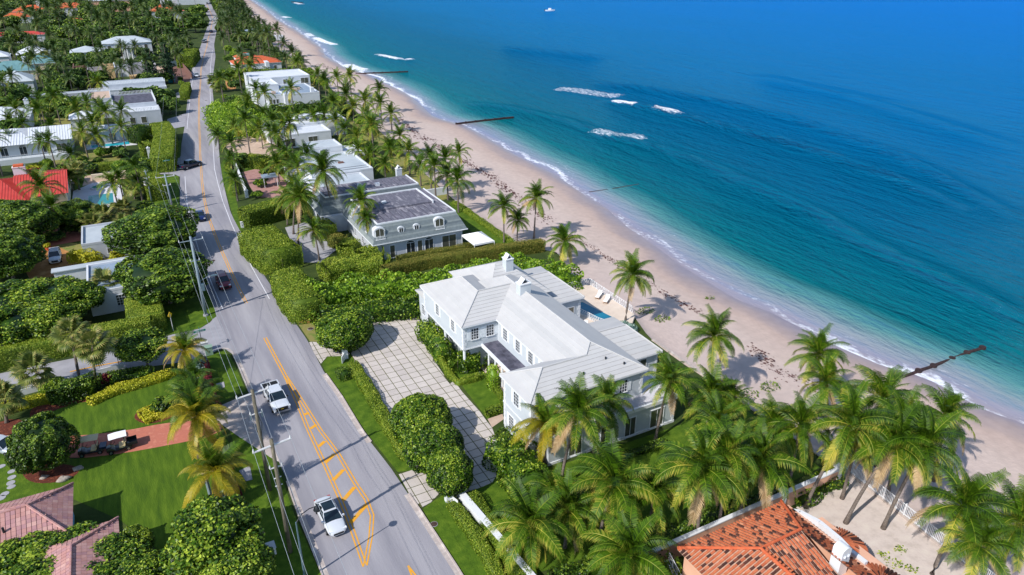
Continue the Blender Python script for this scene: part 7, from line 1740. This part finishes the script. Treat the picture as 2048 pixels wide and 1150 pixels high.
pillar("white gate pillar with urn finial under the round clipped tree", 691, 716, 1.4, .6, (-.6, -.9)); pillar("white gate pillar with urn finial south of the slab driveway", 897, 1002, 1.4, .6, (.3, -1.0)); pillar("white gate pillar beside the sea grape clump", 834, 928, 1.2, .5)
pillar("white gate pillar at the roadside hedge of the grey house", 494, 395, 1.5, .6); pillar("tall white gate pillar at the grey house forecourt", 472, 338, 1.7, .6); pillar("white gate pillar with finial on the hedge corner of the second side street", 301, 320, 3.0, .7)
t = thing("garden_wall", "low white wall running down from the south gate pillar", "wall", (0, 0, 0)); w0, w1 = G(915, 992), G(1110, 1225)
def wall_run(t, a, b, th, h, m="white_trim", cap=True):
    a, b = Vector((*a, 0)), Vector((*b, 0)); d = (b - a).normalized(); q = Vector((-d.y, d.x, 0)) * th / 2
    MB().hexa([tuple(a + q), tuple(b + q), tuple(b - q), tuple(a - q)] + [tuple(p + Vector((0, 0, h))) for p in (a + q, b + q, b - q, a - q)]).build("wall", m, t)
    if cap: q2 = q * 1.35; MB().hexa([tuple(p + Vector((0, 0, h + .002))) for p in (a + q2, b + q2, b - q2, a - q2)] + [tuple(p + Vector((0, 0, h + .1))) for p in (a + q2, b + q2, b - q2, a - q2)]).build("coping", m, t)
wall_run(t, w0, w1, .45, 1.0)
t = thing("garden_wall", "white balustrade wall between the side street and the croton border", "wall"); wall_run(t, G(35, 793), G(250, 737), .1, .8, "white_trim", False)
t = thing("garden_wall", "white roadside garden wall of the grey house forecourt", "wall"); wall_run(t, G(466, 318), G(494, 392), .3, 1.0)
t = thing("seawall", "pale concrete seawall capping the beach lawn of the white house", "seawall"); wall_run(t, (57.3, 35.3), (57.4, 67), .4, .14, "concrete", False); MB().box(57.15, 57.5, 35.3, 67, -1.2, .01).build("wall_face", "concrete", t)
# beach fence with every baluster
t = thing("beach_fence", "white metal picket fence on a low kerb along the sandy yard", "fence"); f0, f1 = G(1690, 940), G(2000, 1188)
a, b = Vector((*f0, 0)), Vector((*f1, 0)); L = (b - a).length; n = int(L / .15); pk = MB().box(-.018, .018, -.018, .018, 0, 1.2).mesh("picket", "white_trim")
for k in range(n):
    p = a.lerp(b, k / n); obj("picket", pk, t, loc=(p.x, p.y, .22))
wall_run(t, f0, f1, .3, .22, "concrete", False)
for z in (.34, 1.36): MB().tube([a + Vector((0, 0, z)), b + Vector((0, 0, z))], .03, 5).build("rail", "white_trim", t)
for k in range(int(L / 2.4) + 1): p = a.lerp(b, min(1, k * 2.4 / L)); MB().box(p.x - .045, p.x + .045, p.y - .045, p.y + .045, 0, 1.55).build("post", "white_trim", t)
# stepping stones and boulders
for k, (u, v) in enumerate([(24, 943), (24, 955), (22, 966), (23, 974), (10, 988), (3, 996), (3, 933)]):
    x, y = G(u, v); o = MB().cyl(0, 0, -.02, .05, .42, .38, 12).build("stepping_stone", "concrete_grey", None, loc=(x, y, .005)); tag(o, "round grey stepping stone in the grass beside the pink tile house", "stone", "stepping stones by the pink tile house"); o.scale = (1, .8 + .1 * (k % 3), 1)
def boulder(u, v, r, label, m="boulder"):
    x, y = G(u, v); mb = MB(); 
    for i in range(6):
        a_ = i / 5 * math.pi; 
    V, F, _ = core_sphere((0, 0, 0), (1, 1, 1), 0, 9, 7); V = V * r * (1 + .22 * rng.normal(size=(len(V), 1)) * .6) * [1.3, .9, .6]
    me = np_mesh("boulder", V, F, None, m); tag(obj("boulder", me, None, loc=(x, y, r * .25)), label, "rock")
boulder(128, 960, .5, "pale flat rock at the edge of the round mulch bed"); boulder(156, 938, .4, "small pale rock beside the golf carts' mulch bed"); boulder(88, 956, .35, "low rock in the middle of the mulch bed")
# planters in the parked-car yard
t = thing("clay_planter", "terracotta planter beside the parked white car", "planter", (*G(97, 500), 0)); MB().cyl(0, 0, 0, .6, .35, .5, 12).build("pot", "orange_tile", t); obj("plant", crowns["yellow"][0], t, loc=(0, 0, .9), scale=(.6, .6, .6))
t = thing("carport", "small grey roofed shelter in the red paved forecourt", "carport", (*G(541, 372), 0)); MB().box(-1.6, 1.6, -1.4, 1.4, 2.3, 2.5).build("roof", "slate_blue_roof", t)
for sx in (-1.4, 1.4):
    for sy in (-1.2, 1.2): MB().box(sx - .06, sx + .06, sy - .06, sy + .06, 0, 2.3).build("post", "white_trim", t)
# ------------------------------------------------------------------ groynes, wrack, boat, beach scrub
t = thing("groyne", "rusty sheet pile groyne with round caps running into the sea", "groyne"); ln = [(1802,752),(1838,738),(1868,728),(1905,714),(1935,702),(1966,692)]
P = [Vector((*G(u, v, SEA_Z + .4), SEA_Z)) for u, v in ln]
for a, b in zip(P, P[1:]): MB().tube([a + Vector((0, 0, .12)), b + Vector((0, 0, .05))], [.24, .22], 8).build("sheet_pile", "rust_steel", t)
for p in P[1:]: MB().cyl(p.x, p.y, SEA_Z - 1, SEA_Z + .34, .5, .42, 12).build("pile_cap", "rust_steel", t)
for px, lab in ((((912,246),(970,239),(1027,233)), "long dark timber groyne with flat top in the middle distance"), (((712,146),(765,144),(816,142)), "far dark timber groyne beyond the breaking waves"), (((583,3),(606,5)), "tiny dark groyne at the far top of the beach")):
    t = thing("groyne", lab, "groyne"); P = [Vector((*G(u, v, SEA_Z + .5), SEA_Z)) for u, v in px]
    for a, b in zip(P, P[1:]):
        d = (b - a).normalized(); q = Vector((-d.y, d.x, 0)) * .3; up = Vector((0, 0, .5)); dn = Vector((0, 0, -1))
        MB().hexa([tuple(p + dn) for p in (a + q, b + q, b - q, a - q)] + [tuple(p + up) for p in (a + q, b + q, b - q, a - q)]).build("plank_wall", "rust_steel", t)
        k = int((b - a).length / 3)
        for i in range(k): p = a.lerp(b, i / k); MB().cyl(p.x, p.y, SEA_Z - 1, SEA_Z + .65, .25, .22, 8).build("pile", "rust_steel", t)
t = thing("groyne", "submerged dark groyne just under the surface off the mansard beach", "groyne"); P = [Vector((*G(u, v, SEA_Z), SEA_Z)) for u, v in ((1178,384),(1225,377),(1290,366))]
for a, b in zip(P, P[1:]): MB().tube([a + Vector((0, 0, -.28)), b + Vector((0, 0, -.32))], .36, 6).build("sheet_pile", "rust_steel", t)
bx, by = G(1099, 22, SEA_Z); t = thing("motor_boat", "small white motor boat far out on the blue sea", "boat", (bx, by, SEA_Z), -.35)
loft([[(-4, -1.2, -.2), (-4, -1.3, .9), (-4, 1.3, .9), (-4, 1.2, -.2)], [(0, -1.3, -.2), (0, -1.5, 1.0), (0, 1.5, 1.0), (0, 1.3, -.2)], [(3, -.7, -.1), (3, -1.0, 1.2), (3, 1.0, 1.2), (3, .7, -.1)], [(4.8, -.05, .3), (4.8, -.1, 1.4), (4.8, .1, 1.4), (4.8, .05, .3)]]).build("hull", "white_trim", t); MB().box(-1, 1.4, -.9, .9, 1.0, 2.4).build("cabin", "white_trim", t); MB().box(-4.6, -4, -.5, .5, .3, 1.5).build("outboard_motor", "dark_metal", t)
def wrack(px, n, width, size, label):
    pts = [np.array(G(u, v, -.9)) for u, v in px]; seg = [np.linalg.norm(b - a) for a, b in zip(pts, pts[1:])]; tot = sum(seg); V, F = [], []
    for i in range(n):
        s = random.random() * tot
        for a, b, l in zip(pts, pts[1:], seg):
            if s <= l: break
            s -= l
        clump = math.sin(s * .8 + i * 0) + random.gauss(0, .8)
        p = a + (b - a) * (s / l) + np.array([random.gauss(0, width), random.gauss(0, width)]); sz = size * random.uniform(.4, 1.3) * (1.3 if clump > .6 else .8); an = random.uniform(0, 6.28); z = beach_z(p[0], p[1]) + .03; k = len(V)
        for j in range(5): r = sz * random.uniform(.5, 1.1); V.append((p[0] + math.cos(an + j * 1.257) * r * .6, p[1] + math.sin(an + j * 1.257) * r, z + random.uniform(0, .05)))
        V.append((p[0], p[1], z + .1 * size)); F += [(k + j, k + (j + 1) % 5, k + 5) for j in range(5)]
    me = bpy.data.meshes.new("seaweed_wrack"); me.from_pydata(V, [], F); me.materials.append(MATS["seaweed"]); me.update(); o = obj("seaweed_wrack", me, None, "stuff"); tag(o, label, "seaweed")
wrack([(918,320),(976,348),(1010,378),(1046,402),(1101,445)], 620, .8, .3, "dark seaweed line on the sand seaward of the mansard lawn")
wrack([(1165,485),(1210,513),(1240,533),(1290,560),(1317,579),(1362,606),(1410,632)], 420, .45, .2, "thin broken seaweed line on the sand off the white house")
wrack([(1500,690),(1513,702),(1550,742),(1605,765),(1640,790)], 260, .6, .2, "thin broken seaweed line near the grove of palms")
wrack([(797,237),(815,252),(835,275),(875,284)], 260, 1.0, .4, "dark seaweed patches behind the beach palms")
wrack([(550,78),(565,84),(578,96),(590,108)], 420, 1.6, .7, "broad dark seaweed drift on the far beach"); wrack([(485,3),(500,22),(512,42),(522,50)], 420, 2.0, 1.0, "dark seaweed drift at the far bend of the beach"); wrack([(522,52),(535,58),(545,62)], 420, 3.2, 1.1, "large black seaweed patch on the far beach"); wrack([(640,128),(665,140)], 120, 1.2, .4, "faint seaweed streak on the far sand")
wrack([(865,290),(890,300),(905,312)], 200, .9, .35, "seaweed clumps beside the tall beach palms")
def scrub(u, v, r, label):
    x, y = G(u, v, -.6); z = beach_z(x, y); t = thing("beach_scrub", label, "beach plant", (x, y, z)); n = int(45 * r * r) + 20; a = rng.random(n) * 6.28; q = np.sqrt(rng.random(n)) * r
    Pp = np.stack([np.cos(a) * q, np.sin(a) * q * .7, .06 + rng.random(n) * .22], 1); obj("foliage", merge([leaves(Pp, unit(rng.normal(size=(n, 3)) * .6 + [0, 0, 1]), rng.uniform(.08, .16, n), rng.random(n) * .6)], "foliage", "clipped"), t)
    MB().tube([(-r * .6, 0, .03), (0, .1, .08), (r * .6, 0, .03)], .02, 4).build("runner", "bark", t)
for u, v, r, l in ((1290, 625, 1.6, "sparse creeping scrub on the sand beside the terrace corner"), (1325, 640, 1.4, "creeping scrub below the lone terrace palm"), (1540, 775, 1.5, "low scrub clump on the sand near the seawall"), (1490, 795, 1.8, "grassy scrub against the seawall"), (1420, 590, .8, "small scrub tuft on the open sand")): scrub(u, v, r, l)
for u, v in ((1768, 1112), (1790, 1128), (1800, 1100), (1820, 1140)):
    x, y = G(u, v); t = thing("sand_weed", "small green weed in the sandy yard", "weed", (x, y, .01), 0, "weeds in the sandy yard"); n = 40
    Pp = np.stack([rng.normal(size=n) * .3, rng.normal(size=n) * .25, rng.random(n) * .15], 1); obj("foliage", merge([leaves(Pp, unit(rng.normal(size=(n, 3)) * .6 + [0, 0, 1]), rng.uniform(.06, .14, n), rng.random(n))], "foliage", "clipped"), t); MB().cyl(0, 0, -.02, .08, .02, .01, 5).build("stem", "bark", t)
